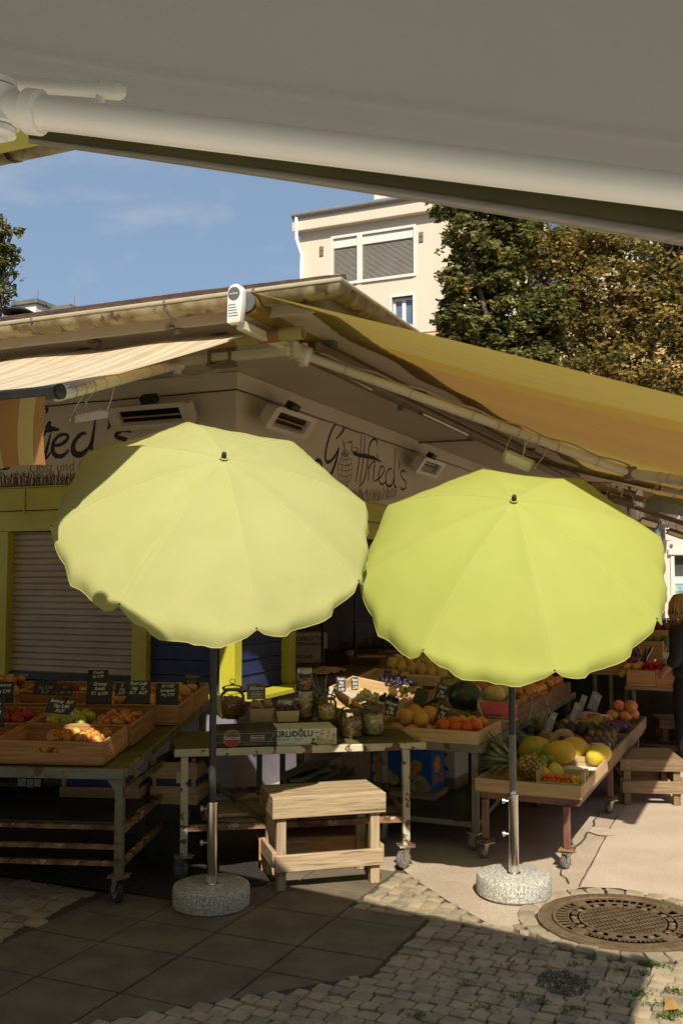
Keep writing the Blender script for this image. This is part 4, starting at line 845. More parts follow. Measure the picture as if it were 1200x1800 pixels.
# ================================================================== floodlights hanging from the awning arms
M['lamp_body'] = mk('cream_lamp_body', (0.46, 0.40, 0.27), 0.45, 0.2, col2=(0.52, 0.45, 0.31), scale=8, third=(.3, .24, .14), tscale=12, tlo=.62, thi=.75)
M['lamp_dark'] = mk('dark_lamp_body', (0.06, 0.05, 0.04), 0.5, col2=(0.09, 0.075, 0.06), scale=8)
def floodlight(label, c, xd, facing, L, hooks, body='lamp_body', fins=False):
    t = thing('floodlight', label, 'floodlight', c, group='floodlights hanging from the awnings')
    x = xd.normalized(); z = (facing - x * facing.dot(x)).normalized(); y = z.cross(x); F = frame(x, y, z); hh = L * .21
    def rr(sx, sy, zz, n=5, rr_=.35):
        pts = []
        for cx, cy, a0 in ((1, 1, 0), (-1, 1, 90), (-1, -1, 180), (1, -1, 270)):
            r_ = hh * rr_
            for k in range(n): a = rad(a0 + 90 * k / (n - 1)); pts.append(c + F @ Vector((cx * (L / 2 - r_) * sx + r_ * math.cos(a) * sx, cy * (hh - r_) * sy + r_ * math.sin(a) * sy, zz)))
        return pts
    m = MB(); layers = [rr(.7, .55, -L * .26), rr(.92, .9, -L * .20), rr(1, 1, -L * .03), rr(1.03, 1.05, 0), rr(.9, .8, 0), rr(.88, .78, -L * .03)]; n = len(layers[0])
    m.add([p for l_ in layers for p in l_], [tuple(range(n - 1, -1, -1))] + [(i * n + k, i * n + (k + 1) % n, (i + 1) * n + (k + 1) % n, (i + 1) * n + k) for i in range(5) for k in range(n)]); hb = m.build('housing', M[body], t, world=True, smooth=35)
    if fins:
        m = MB()
        for k in range(9): m.box(c + F @ Vector((-L * .36 + k * L * .09, -hh * .2, -L * .24)), (L * .025, hh * 1.7, L * .09), F)
        m.build('cooling_fins', M[body], hb, world=True)
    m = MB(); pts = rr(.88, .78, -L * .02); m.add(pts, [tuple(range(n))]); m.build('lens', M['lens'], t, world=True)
    for s_, hk in zip((-1, 1), hooks[:2]):
        m = MB(); a = c + F @ Vector((s_ * L * .53, 0, -L * .12)); m.tube([a, a.lerp(hk, .5) + Vector((s_ * .006, 0, 0)), hk], .0028, 6); m.ball(a, .012, seg=8, ring=6); m.build('hanging_wire', M['cable'], t, world=True, smooth=40)
    m = MB(); a = c + F @ Vector((0, -hh * .3 if F.col[1].z < 0 else hh * .3, -L * .25)); h2 = hooks[2]; m.tube([a, a + ZD * .03 + z * -.02, a.lerp(h2, .5) + Vector((-.012, 0, .02)), h2], .005, 8); m.ball(a, .013, seg=8, ring=6); m.build('power_cable', M['cable'], t, world=True, smooth=40)
    return t
def onarm(px): 
    best = min(range(0, 201), key=lambda k: abs((lambda q: 600 + FPX * q.x / (q.y * math.cos(PITCH) + (q.z - EYE) * math.sin(PITCH)))(SH + (EL - SH) * k / 200) - px)); return SH + (EL - SH) * best / 200
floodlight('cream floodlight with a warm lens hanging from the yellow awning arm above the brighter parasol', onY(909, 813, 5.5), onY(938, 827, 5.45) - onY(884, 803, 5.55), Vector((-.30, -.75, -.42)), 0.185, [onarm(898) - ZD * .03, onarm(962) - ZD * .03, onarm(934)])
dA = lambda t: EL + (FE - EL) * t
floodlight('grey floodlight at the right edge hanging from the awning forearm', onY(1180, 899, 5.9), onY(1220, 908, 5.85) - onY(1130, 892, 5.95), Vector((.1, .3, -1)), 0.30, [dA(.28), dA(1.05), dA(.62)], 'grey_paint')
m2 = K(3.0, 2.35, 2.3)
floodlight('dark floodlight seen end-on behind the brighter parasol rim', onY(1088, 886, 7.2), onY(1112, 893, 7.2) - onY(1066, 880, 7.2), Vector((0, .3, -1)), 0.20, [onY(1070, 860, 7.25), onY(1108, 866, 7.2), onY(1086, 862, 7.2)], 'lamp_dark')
floodlight('dark floodlight with a pale lens in front of the peach building', onY(1140, 921, 8.8), onY(1160, 926, 8.8) - onY(1122, 915, 8.8), Vector((-.2, -.8, -.6)), 0.17, [onY(1128, 895, 8.8), onY(1158, 900, 8.8), onY(1142, 897, 8.8)], 'lamp_dark')
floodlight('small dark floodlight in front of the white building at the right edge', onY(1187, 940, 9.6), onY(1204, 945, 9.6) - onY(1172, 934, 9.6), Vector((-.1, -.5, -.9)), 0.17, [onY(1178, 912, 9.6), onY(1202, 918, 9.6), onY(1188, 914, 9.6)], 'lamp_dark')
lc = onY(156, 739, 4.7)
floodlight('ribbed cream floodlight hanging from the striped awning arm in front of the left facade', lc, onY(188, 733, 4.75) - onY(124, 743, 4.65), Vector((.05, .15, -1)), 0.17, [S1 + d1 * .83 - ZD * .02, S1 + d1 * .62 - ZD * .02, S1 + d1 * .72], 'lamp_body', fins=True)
# hanging rails and wires farther along the yellow awning
m = MB(); m.tube([onY(1040, 852, 7.4), onY(1220, 905, 7.0)], .022, 8); m.tube([onY(1045, 868, 7.8), onY(1230, 930, 7.0)], .018, 8); tag(m.build('hanging_rail', M['steel_dull'], smooth=40), 'brown steel rails hung under the far end of the yellow awning', 'rail')
K, kf, onu, onw, K0 = KG, kfG, onuG, onwG, K0G
# ================================================================== parasols
def parasol(label, apex, n, r, h, rot, foot, mat, seed):
    n = Vector(n).normalized(); e1 = Vector((0, 1, 0)).cross(n).normalized(); e2 = n.cross(e1); T = Vector(apex)
    t = thing('parasol', label, 'parasol', (foot[0], foot[1], 0.14)); rnd = random.Random(seed)
    def tipang(k): return rot + k * math.pi / 4
    def P(k, f, rho):          # k panel, f 0..1 across, rho 0..1 apex to rim
        a = (f - 0.5) * math.pi / 4; chord = math.cos(math.pi / 8) / math.cos(a)
        c = 1 - (1 - chord) * (0.25 + 0.75 * rho); th = tipang(k) + f * math.pi / 4
        R = r * (rho * 1.10 - 0.10 * rho * rho); z = -h * (0.55 * rho + 0.45 * rho ** 2.1)
        sagz = -0.021 * math.sin(math.pi * f) * math.sin(math.pi * rho * .9)
        q = Vector((math.cos(th) * R * 5, math.sin(th) * R * 5, k * .13 + seed)); wr = (.0055 * math.sin(f * 38 + k) * max(0, 1 - 3.2 * min(f, 1 - f)) + .003 * math.sin(f * 19 + k * 2)) * math.exp(-((1 - rho) / .20) ** 2) + .0055 * mnoise.noise(q) * rho + .0022 * mnoise.noise(q * 3.1) * math.sin(math.pi * f)
        return T + (e1 * math.cos(th) + e2 * math.sin(th)) * (R * c) + n * (z + sagz + wr * math.sin(math.pi * f) ** .5 if 0 < f < 1 else z)
    flap = [(0.094 if seed == 1 else 0.104) + rnd.uniform(-.015, .02) for _ in range(8)]
    m = MB(); NF, NR, NV = 16, 14, 7
    def pt(k, f, j):
        if j <= NR: return P(k, f, j / NR)
        v = (j - NR) / NV; p = P(k, f, 1); th = tipang(k) + f * math.pi / 4; out = e1 * math.cos(th) + e2 * math.sin(th)
        sc_ = max(0.0, math.sin(math.pi * min(1, max(0, f)))) ** 0.5
        L_ = flap[k] * sc_ + 0.004; fold = (0.011 * math.sin(f * 15 + k * 1.7) + .006 * math.sin(f * 27 + k * 2.9)) * sc_ * v + 0.007 * math.sin(f * 44 + k) * v * (1 - sc_ * .6)
        d = (out * 0.24 - n * 0.26 - ZD * 0.74); curl = (out * 0.012 + n * .006) * (math.sin(v * 3.1) * sc_)
        return p + d * (L_ * v) + curl * 1.0 + out * fold
    for k in range(8):
        m.grid(lambda a, b, k=k: pt(k, a, round(b * (NR + NV))), NF, NR + NV, 0)
    # seams and hem piping
    for k in range(8):
        m.tube([P(k, 0, j / 14) + n * .0004 for j in range(15)], .0013, 5, 1)
        m.tube([pt(k, i / 16, NR + NV) for i in range(17)], .0015, 5, 1)
    cn = m.build('canopy', [mat, M['seam']], t, world=True, weld=True, smooth=70)
    for k in range(8):
        m = MB(); m.tube([P(k, 0, j / 10) - n * .008 for j in range(11)], .0035, 6); st0 = T - n * (h * .35 + .20); m.tube([st0, P(k, 0, .5) - n * .008], .003, 6); m.ball(P(k, 0, 1) - n * .004, .006, seg=8, ring=6); m.build('rib', M['black_pole'], t, world=True, smooth=40)
    m = MB(); m.tube([T - n * .01, T + n * .012, T + n * .03], [.013, .013, .011], 14); m.build('tip_cap', M['black'], t, world=True, smooth=40)
    m = MB(); m.lathe([(.021, 0), (.021, .003), (.0, .003)], 12, T + n * .002, frame(e1, e2, n)); m.build('reinforcing_patch', mat, t, world=True)
    J = T - n * 0.5; J = Vector((foot[0], foot[1], J.z)); ft = Vector((foot[0], foot[1], 0))
    m = MB(); m.tube([T - n * .005, J], .0165, 14); m.tube([J + ZD * .03, J - ZD * .06], .022, 14); m.build('tilting_pole', M['black_pole'], t, world=True, smooth=40)
    m = MB(); m.tube([J - ZD * .02, ft + ZD * 0.80], .0175, 14); m.build('upper_pole', M['black_pole'], t, world=True, smooth=40)
    m = MB(); m.tube([ft + ZD * 0.80, ft + ZD * 0.30], .0185, 14); m.build('lower_pole', M['grey_pole'] if seed == 2 else M['black_pole'], t, world=True, smooth=40)  # grey lower length of the right pole stands in for sunlight on it
    return t
PL, PR = Vector((-0.638, 5.0, 0)), Vector((0.876, 5.175, 0))
parasol('tilted pale lime parasol on the left, standing before the nut table', (-0.555, 4.666, 2.167), (0.169, -0.666, 0.727), 0.786, 0.339, 2.826, PL, M['canopy_pale'], 1)
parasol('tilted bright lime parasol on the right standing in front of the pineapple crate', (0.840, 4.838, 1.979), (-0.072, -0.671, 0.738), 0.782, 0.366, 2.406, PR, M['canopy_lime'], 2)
def parasol_base(label, p, mat_top, seed):
    t = thing('parasol_stand', label, 'parasol stand', p); rnd = random.Random(seed); m = MB(); prof = [(.176, 0), (.188, .010), (.190, .04), (.189, .088), (.184, .099), (.176, .103), (.0, .103)]
    m.lathe(prof, 48)
    m.v = [Vector((q.x * (1 + .012 * mnoise.noise(Vector((q.x * 9, q.y * 9, seed))) * 1), q.y * (1 + .012 * mnoise.noise(Vector((q.x * 9, q.y * 9, seed)))), q.z)) for q in m.v]
    for i, f in enumerate(m.f): m.m[i] = 1 if (len(f) > 3 and min(m.v[k].z for k in f) > .099) else 0
    m.build('stone_disc', [M['granite'], mat_top], t, smooth=35)
    m = MB(); m.lathe([(.035, .104), (.035, .108), (.027, .111)], 24); m.tube([(0, 0, .104), (0, 0, .50)], .0265, 24); m.lathe([(.0265, .5), (.0285, .5), (.0285, .49), (.0265, .488)], 24); m.build('steel_sleeve', M['chrome'], t, smooth=40)
    for z in (.30, .465):
        m = MB(); m.tube([(-.026, 0, z), (-.042, 0, z)], .005, 8); m.tube([(-.042, 0, z), (-.056, 0, z)], .014, 12); m.build('clamp_knob', M['zinc'], t, smooth=40)
    return t
parasol_base('round grey granite parasol stand in the shade beside the left trolley wheel', PL, M['granite_top'], 1)
parasol_base('round pale granite parasol stand in full sun beside the manhole cover', PR, M['granite'], 2)
# ================================================================== buildings beyond
M['cream_wall'] = mk('cream_render', (0.62, 0.55, 0.43), 0.9, col2=(0.66, 0.59, 0.465), scale=.6, lo=.3, hi=.7, third=(.57, .49, .36), tscale=.9, tlo=.5, thi=.85, stretch=(1, 1, .12))
M['peach_wall'] = mk('peach_render', (0.62, 0.41, 0.19), 0.9, col2=(0.66, 0.44, 0.215), scale=.6)
M['white_wall'] = mk('white_render', (0.62, 0.55, 0.50), 0.9, col2=(0.66, 0.59, 0.54), scale=.7)
M['white_trim'] = mk('white_window_trim', (0.68, 0.64, 0.57), 0.6, col2=(0.72, 0.68, 0.61), scale=3)
M['blind'] = mk('grey_venetian_blind', (0.46, 0.42, 0.36), 0.6, col2=(0.5, 0.46, 0.4), scale=3)
M['blind_gap'] = mk('dark_blind_gap', (0.06, 0.055, 0.045), 0.8)
F0 = onY(527, 412, 26.0); F0z = F0.z
def AP(s, d, z): return Vector((F0.x, F0.y, 0)) + ND * s + RD * d + ZD * z
def fp(px, py): q = onplane(px, py, F0, RD); return ((q - F0).dot(ND), q.z)
ab = thing('apartment_building', 'cream rendered apartment building with grey blinds and a flat roof behind the kiosk', 'building', AP(0, 0, 0), KROT)
def abx(mb, s0, s1, d0, d1, z0, z1, mi=0):
    P = [AP(s, d, z) for z in (z0, z1) for s in (s0, s1) for d in (d0, d1)]
    mb.add(P, [(0, 1, 3, 2), (4, 6, 7, 5), (0, 4, 5, 1), (2, 3, 7, 6), (0, 2, 6, 4), (1, 5, 7, 3)], mi)
def abp(mb, name, mat, parent=None, **kw): return mb.build(name, mat, parent or ab, world=True, **kw)
ztop = fp(530, 408)[1]; zpe = fp(740, 584)[1]
cut = []   # (s0,s1,z0,z1) openings: the wall is built as strips around them
s0, z1 = fp(586, 420); s1, _ = fp(727, 408); z0 = fp(586, 499)[1]; zb1 = fp(640, 405)[1]
bigw = (fp(586, 450)[0], fp(628, 450)[0], fp(637, 450)[0], fp(727, 440)[0], fp(600, 497)[1], fp(600, 434)[1], fp(600, 418)[1])
smw = (fp(689, 545)[0], fp(726, 545)[0], fp(705, 574)[1], fp(705, 521)[1])
openings = [(bigw[0], bigw[1], bigw[4], bigw[6]), (bigw[2], bigw[3], bigw[4], bigw[6]), (smw[0], smw[1], smw[2], smw[3])]
for k in range(5):
    for zz in (bigw[4], smw[2]): openings.append((6.0 + k * 2.6, 7.0 + k * 2.6, zz, zz + 1.3))
def wall_with_openings(mb, S0, S1, Z0, Z1, d0, d1, ops):
    ss = sorted(set([S0, S1] + [o for q in ops for o in q[:2]])); 
    for a, b in zip(ss, ss[1:]):
        mid = (a + b) / 2; hol = sorted([(q[2], q[3]) for q in ops if q[0] <= mid <= q[1]]); z = Z0
        for h0, h1 in hol:
            if h0 > z: abx(mb, a, b, d0, d1, z, h0)
            z = max(z, h1)
        if z < Z1: abx(mb, a, b, d0, d1, z, Z1)
m = MB(); wall_with_openings(m, 0, 22, zpe, ztop - .02, 0, .25, openings); abx(m, 0, .25, .25, 9, zpe, ztop - .02); abp(m, 'upper_wall', M['cream_wall'])
m = MB(); abx(m, 0.0, 22, .02, .25, 0, zpe - .002); abx(m, 0, .25, .25, 9, 0, zpe - .002); abp(m, 'lower_wall', M['peach_wall'])
m = MB(); abx(m, -.12, 22, -.22, 9.2, ztop - .02, ztop + fp(530, 400)[1] - fp(530, 411)[1] + .18); rfz = ztop + fp(530, 400)[1] - fp(530, 411)[1] + .18; rr_ = abp(m, 'roof_slab', M['cream_wall'])
m = MB(); m.tube([AP(-.1, -.26, rfz + .03), AP(22, -.26, rfz + .03)], .075, 10); gg = abp(m, 'roof_gutter', M['grey_pole'], smooth=40)
m = MB(); m.tube([AP(.02, -.26, rfz), AP(.02, -.26, ztop - .25), AP(.08, -.06, ztop - .62), AP(.08, -.06, ztop - .8), AP(.05, -.06, 0)], .05, 10); abp(m, 'downpipe', M['white_metal'], smooth=40)
sp0, sp1 = fp(620, 380)[0], fp(720, 372)[0]
m = MB(); abx(m, sp0, 14, 1.5, 8, rfz + .005, rfz + 2.6); ph = abp(m, 'rooftop_box', M['white_wall'])
m = MB()
for k in range(12): s_ = sp0 + .4 + k * .7; abx(m, s_, s_ + .03, 1.485, 1.499, rfz + .1, rfz + 2.6)
abp(m, 'panel_joints', M['cream_wall'], ph)
m = MB(); abx(m, sp0 - .5, sp0 - .02, 1.2, 2, rfz + .005, rfz + .12); abp(m, 'roof_hatch', M['grey_pole'], rr_)
def awin(S0, S1, Z0, Z1, kind, head=None):
    m = MB(); t = .07; abx(m, S0 - t, S0, -.03, .2, Z0 - t, Z1 + t); abx(m, S1, S1 + t, -.03, .2, Z0 - t, Z1 + t); abx(m, S0, S1, -.03, .2, Z1, Z1 + t); abx(m, S0, S1, -.05, .2, Z0 - t, Z0)
    wnd = abp(m, 'window', M['white_trim'])
    if kind == 'blind':
        m = MB(); abx(m, S0, S1, .02, .1, head, Z1); abp(m, 'blind_box', M['white_trim'], wnd)
        m = MB(); n = 30
        for k in range(n):
            a = Z0 + (head - Z0) * k / n; b = a + (head - Z0) / n * .9
            m.add([AP(S0, .05, a), AP(S1, .05, a), AP(S1, .085, b), AP(S0, .085, b)], [(0, 1, 2, 3)])
        abp(m, 'blind', M['blind'], wnd)
        m = MB(); abx(m, S0, S1, .12, .13, Z0, head); abp(m, 'pane', M['blind_gap'], wnd)
    else:
        m = MB(); abx(m, S0, S1, .15, .16, Z0, Z1); abp(m, 'pane', M['far_glass'], wnd)
        m = MB(); mid = (S0 + S1) / 2; abx(m, mid - .05, mid + .05, .1, .148, Z0, Z1); abx(m, S0, S0 + .06, .1, .148, Z0, Z1); abx(m, S1 - .06, S1, .1, .148, Z0, Z1); abx(m, S0 + .06, mid - .05, .1, .148, Z1 - .08, Z1); abx(m, mid + .05, S1 - .06, .1, .148, Z1 - .08, Z1); abx(m, S0 + .06, mid - .05, .1, .148, Z0, Z0 + .07); abx(m, mid + .05, S1 - .06, .1, .148, Z0, Z0 + .07); abp(m, 'sash', M['white_trim'], wnd)
awin(bigw[0], bigw[1], bigw[4], bigw[6], 'blind', bigw[5]); awin(bigw[2], bigw[3], bigw[4], bigw[6], 'blind', bigw[5])
for o_ in openings[2:]: awin(o_[0], o_[1], o_[2], o_[3], 'glass')
for px, py in ((565, 441), (740, 416)):
    s_, z_ = fp(px, py); m = MB(); abx(m, s_ - .055, s_ + .055, -.03, -.001, z_ + .01, z_ + .12); abx(m, s_ - .055, s_ + .055, -.03, -.001, z_ - .13, z_ - .02); abp(m, 'wall_vent', M['steel_dull'])
# peach house and white house at the end of the lane
hh = thing('peach_house', 'peach coloured house wall beyond the brighter parasol', 'house', (4.9, 19.6, 0))
m = MB(); a = onY(1030, 900, 19.5); b = onY(1149, 900, 19.5); m.bx(a.x, b.x, 19.5, 24, 0, 4.7); m.build('wall', M['peach_wall'], hh, world=True)
m = MB(); m.bx(a.x - .1, b.x, 19.3, 24, 4.701, 4.95); m.build('eave', M['white_trim'], hh, world=True)
m = MB(); m.bx(a.x + .3, a.x + .9, 19.47, 19.6, 1.2, 2.5); w_ = m.build('window', M['white_trim'], hh, world=True); m = MB(); m.bx(a.x + .37, a.x + .83, 19.455, 19.469, 1.27, 2.43); m.build('pane', M['far_glass'], w_, world=True)
wh = thing('white_house', 'white rendered building with a shop window and a grey downpipe at the right edge', 'house', (7.0, 19.4, 0))
x0 = onY(1157, 900, 19.2).x; zz = lambda v: onY(1180, v, 19.2).z; xx = lambda u: onY(u, 1000, 19.2).x
m = MB(); m.bx(x0, 12, 19.2, 25, 0, zz(974) if False else zz(1062) - 2.0); ww0, ww1 = xx(1184), xx(1184) + 1.6; zt_, zb_ = zz(977), zz(1062) - .9
m = MB(); m.bx(x0, ww0, 19.2, 25, 0, 5.2); m.bx(ww1, 12, 19.2, 25, 0, 5.2); m.bx(ww0, ww1, 19.2, 25, zt_, 5.2); m.bx(ww0, ww1, 19.2, 25, 0, zb_); m.bx(ww0, ww1, 19.9, 25, zb_, zt_); m.build('wall', M['white_wall'], wh, world=True)
m = MB(); m.bx(x0, 12, 19.05, 19.199, zz(921), zz(917)); m.bx(x0, 12, 19.1, 19.199, zz(917) + .001, zz(905)); m.build('cornice', M['white_wall'], wh, world=True)
m = MB(); m.bx(ww0 - .12, ww1 + .1, 19.13, 19.199, zt_ + .02, zt_ + .12); m.bx(ww0 - .07, ww0, 19.16, 19.3, zb_, zt_); m.bx(ww1, ww1 + .07, 19.16, 19.3, zb_, zt_); wf = m.build('window', M['white_trim'], wh, world=True)
m = MB(); m.bx(ww0, ww1, 19.32, 19.34, zb_, zt_); m.build('pane', mk('dark_shop_glass', (0.05, 0.06, 0.05), .1, col2=(.08, .09, .08), spec=.8, scale=2), wf, world=True)
m = MB(); m.bx(ww0 + .28, ww0 + .30, 19.29, 19.318, zb_, zt_); m.build('glazing_bar', M['grey_pole'], wf, world=True)
PO = [mk('poster_pale', (.5, .6, .62), .6, col2=(.65, .72, .75), scale=9), mk('poster_blue', (.12, .36, .55), .6, col2=(.5, .55, .3), scale=7), mk('poster_teal', (.2, .48, .55), .6, col2=(.55, .65, .65), scale=8)]
for r_ in range(3):
    for c_ in range(3):
        m = MB(); xa = ww0 + .02 + c_ * .31; za = zz(1050) + (2 - r_) * .155 - .05; m.bx(xa, xa + .26, 19.30, 19.315, za, za + .14); m.build('poster', PO[r_], wf, world=True)
m = MB(); m.bx(xx(1163), xx(1173), 18.95, 19.199, zz(951), zz(929)); m.build('junction_box', M['white_wall'], wh, world=True, bevel=.01)
m = MB(); m.bx(xx(1165), xx(1171), 19.18, 19.199, zz(1040), zz(1032)); m.build('meter_plate', M['grey_pole'], wh, world=True)
m = MB(); m.ball((xx(1180), 19.18, zz(959)), .035, seg=10, ring=6); m.build('wall_hook', M['steel_dull'], wh, world=True)
m = MB(); m.tube([(x0 - .06, 19.1, 5), (x0 - .06, 19.1, 0)], .055, 10); m.build('downpipe', M['grey_pole'], wh, world=True, smooth=40)
m = MB(); m.bx(xx(1158), xx(1184) + .0, 18.9, 19.15, zz(1048) - .6, zz(1048)); m.build('plinth_box', M['white_wall'], wh, world=True)
# unseen houses added behind and to the right, cutting the low sky light
for lb, (xa, xb, ya_, yb_, hh_), mt in (('unseen long house added behind the photographer to block low sky light', (-24, 30, -22, -13, 9.5), 'cream_wall'), ('unseen white house added along the right to block low sky light', (9.5, 16, -12.9, 16.5, 6.5), 'white_wall')):
    t_ = thing('sky_block_house', lb, 'house', ((xa + xb) / 2, (ya_ + yb_) / 2, 0)); m = MB(); m.bx(xa, xb, ya_, yb_, 0, hh_); m.build('wall', M[mt], t_, world=True)
    m = MB(); m.add([(xa - .4, ya_ - .4, hh_), (xb + .4, ya_ - .4, hh_), (xb + .4, yb_ + .4, hh_), (xa - .4, yb_ + .4, hh_), ((xa + xb) / 2, ya_ + 2, hh_ + 1.6), ((xa + xb) / 2, yb_ - 2, hh_ + 1.6)], [(0, 1, 4), (1, 2, 5, 4), (2, 3, 5), (3, 0, 4, 5), (3, 2, 1, 0)]); m.build('roof', M['rooftile'], t_, world=True)
    for k in range(6):
        for z in (1.2, 4.2):
            m = MB()
            if xb - xa > 20: x = xa + 4 + k * 7.2; m.bx(x, x + 1.2, yb_ + .002, yb_ + .06, z, z + 1.5)
            else: y = ya_ + 2 + k * 4.4; m.bx(xa - .06, xa - .002, y, y + 1.2, z, z + 1.5)
            m.build('window', M['far_glass'], t_, world=True, bevel=.01)
# ================================================================== trees
def leafmat(n_, a, b): return mk(n_, a, 0.6, col2=b, scale=.8, lo=.3, hi=.7, transl=.48, spec=.3)
LG = [leafmat('maple_leaf_dark', (0.055, 0.070, 0.020), (0.080, 0.095, 0.028)), leafmat('maple_leaf_mid', (0.156, 0.163, 0.046), (0.208, 0.202, 0.065)), leafmat('maple_leaf_light', (0.311, 0.290, 0.081), (0.405, 0.365, 0.115)), leafmat('maple_leaf_brown', (0.217, 0.139, 0.039), (0.295, 0.202, 0.062))]
LY = [leafmat('autumn_leaf_dark', (0.085, 0.070, 0.020), (0.120, 0.095, 0.030)), leafmat('autumn_leaf_olive', (0.260, 0.208, 0.058), (0.351, 0.273, 0.085)), leafmat('autumn_leaf_gold', (0.494, 0.351, 0.111), (0.624, 0.455, 0.156)), leafmat('autumn_leaf_rust', (0.380, 0.218, 0.075), (0.460, 0.276, 0.103))]
LB = [leafmat('birch_leaf_dark', (0.046, 0.070, 0.019), (0.070, 0.101, 0.028)), leafmat('birch_leaf_mid', (0.093, 0.132, 0.031), (0.132, 0.171, 0.046)), leafmat('birch_leaf_light', (0.202, 0.217, 0.046), (0.279, 0.264, 0.070)), leafmat('birch_leaf_yellow', (0.310, 0.264, 0.062), (0.403, 0.326, 0.078))]
M['bark'] = mk('grey_brown_bark', (0.09, 0.07, 0.05), 0.9, col2=(0.15, 0.12, 0.09), scale=9, bump=.8, bscale=18, stretch=(3, 3, .7))
def tree(label, base, clusters, mats, n, size, seed, weights, group=None, mixp=lambda c: 0):
    t = thing('tree', label, 'tree', base, group=group); rnd = random.Random(seed)
    base = Vector(base); vs_ = []; fs = []; mi = []
    tot = sum(r[0] * r[1] * r[2] for _, r in clusters)
    limbs = []
    for c, r in clusters:
        c = Vector(c); k = int(n * r[0] * r[1] * r[2] / tot) + 20; limbs.append((c, r))
        sub = [Vector((rnd.gauss(0, .55), rnd.gauss(0, .55), rnd.gauss(0, .55))) for _ in range(max(6, k // 38))]
        off = [4 if rnd.random() < mixp(c) else 0 for _ in sub]
        for _ in range(k):
            s_i = rnd.randrange(len(sub)); s_ = sub[s_i]; p = s_ + Vector((rnd.gauss(0, .13), rnd.gauss(0, .13), rnd.gauss(0, .10)))
            if p.length > 1.25: continue
            p = c + Vector((p.x * r[0], p.y * r[1], p.z * r[2])); l = size * rnd.uniform(.6, 1.3)
            a = rnd.uniform(0, 6.28); d = Vector((math.cos(a), math.sin(a), rnd.uniform(-.9, .3))).normalized(); s2 = d.cross(Vector((rnd.uniform(-.5, .5), rnd.uniform(-.5, .5), 1))).normalized(); up = s2.cross(d)
            b = len(vs_); vs_ += [p, p + d * l * .35 + s2 * l * .42 + up * l * .06, p + d * l * .6 + s2 * l * .22, p + d * l, p + d * l * .6 - s2 * l * .22, p + d * l * .35 - s2 * l * .42 + up * l * .06]
            fs += [(b, b + 1, b + 2, b + 3), (b, b + 3, b + 4, b + 5)]; q = rnd.choices(range(4), weights)[0] + (off[s_i] if len(mats) > 4 else 0); mi += [q, q]
    me = bpy.data.meshes.new('crown'); me.from_pydata([v - base for v in vs_], [], fs); 
    for m_ in mats: me.materials.append(m_)
    me.polygons.foreach_set('material_index', mi); o = bpy.data.objects.new('crown', me); COL.objects.link(o); o.parent = t
    mb = MB(); cm = sum((Vector(c) for c, _ in clusters), Vector()) / len(clusters); top = Vector((base.x + (cm.x - base.x) * .4, base.y, cm.z * .75))
    mb.tube([base, base.lerp(top, .4) + Vector((.05, 0, 0)), top], [.2, .16, .12], 12)
    mb.build('trunk', M['bark'], t, world=True, smooth=50)
    for c, r in limbs:
        mb = MB(); st = base.lerp(top, rnd.uniform(.6, 1)); mid = st.lerp(c, .55) + Vector((rnd.uniform(-.2, .2), rnd.uniform(-.2, .2), .15)); mb.tube([st, mid, c, c + Vector((rnd.uniform(-.4, .4) * r[0], 0, r[2] * .5))], [.07, .05, .03, .012], 8)
        for k in range(5):
            e = c + Vector((rnd.uniform(-.9, .9) * r[0], rnd.uniform(-.6, .6) * r[1], rnd.uniform(-.6, .7) * r[2])); mb.tube([mid.lerp(c, rnd.random()), e], [.02, .006], 5)
        mb.build('limb', M['bark'], t, world=True, smooth=50)
    return t
def cl(px, py, Y, rx, ry, rz): return (onY(px, py, Y), (rx, ry, rz))
tree('leafy green maple with dark branches in front of the apartment building', (2.6, 16.0, 0), [cl(820, 425, 15.5, .40, .5, .35), cl(800, 500, 15.5, .30, .5, .30), cl(800, 575, 15.5, .33, .6, .33), cl(850, 480, 16, .55, .6, .55), cl(860, 580, 16, .6, .7, .5), cl(905, 640, 16, .7, .7, .35), cl(890, 410, 16.2, .5, .5, .5), cl(950, 560, 16.3, .5, .6, .6), cl(780, 605, 15.6, .15, .2, .12), cl(1050, 845, 16, .3, .3, .25), cl(840, 340, 16, .7, .7, .5)], LG + LY, 34000, .108, 5, (3.6, 5, 2.8, .2), None, lambda c: .05)
tree('large autumn tree with brown and golden leaves on the right', (5.2, 17.4, 0), [cl(960, 430, 16.8, .75, .8, .6), cl(1060, 430, 17, .9, .8, .55), cl(1000, 530, 17, .85, .9, .7), cl(1110, 560, 17.5, 1.0, 1, .8), cl(1190, 480, 17.5, .9, 1, .7), cl(1060, 650, 17, .9, .9, .55), cl(1180, 680, 17.5, .9, .9, .6), cl(960, 640, 16.8, .5, .6, .35), cl(1270, 560, 17.5, 1, 1, 1.2), cl(1060, 330, 17.5, 1.1, 1, .6), cl(1180, 360, 17.5, 1.1, 1, .7), cl(905, 480, 16.8, .35, .5, .4), cl(1110, 760, 17.5, .8, .9, .5)], LG + LY, 70000, .096, 6, (2.0, 4.4, 3.6, .7), None, lambda c: .56)
tree('green tree with hanging twigs at the left edge behind the kiosk roof', (-6.6, 16.5, 0), [cl(8, 395, 16, .20, .4, .22), cl(20, 410, 16, .28, .3, .10), cl(-5, 450, 16, .38, .5, .28), cl(12, 432, 16, .22, .3, .18), cl(8, 478, 16, .26, .4, .13), cl(-8, 525, 16, .32, .4, .22), cl(5, 515, 16, .2, .3, .12), cl(-5, 555, 16, .25, .3, .15), cl(-70, 480, 16.5, .7, .7, 1.0), cl(-120, 400, 16.5, .9, .9, .9)], LB, 16000, .085, 9, (3, 4, 2.4, .8))
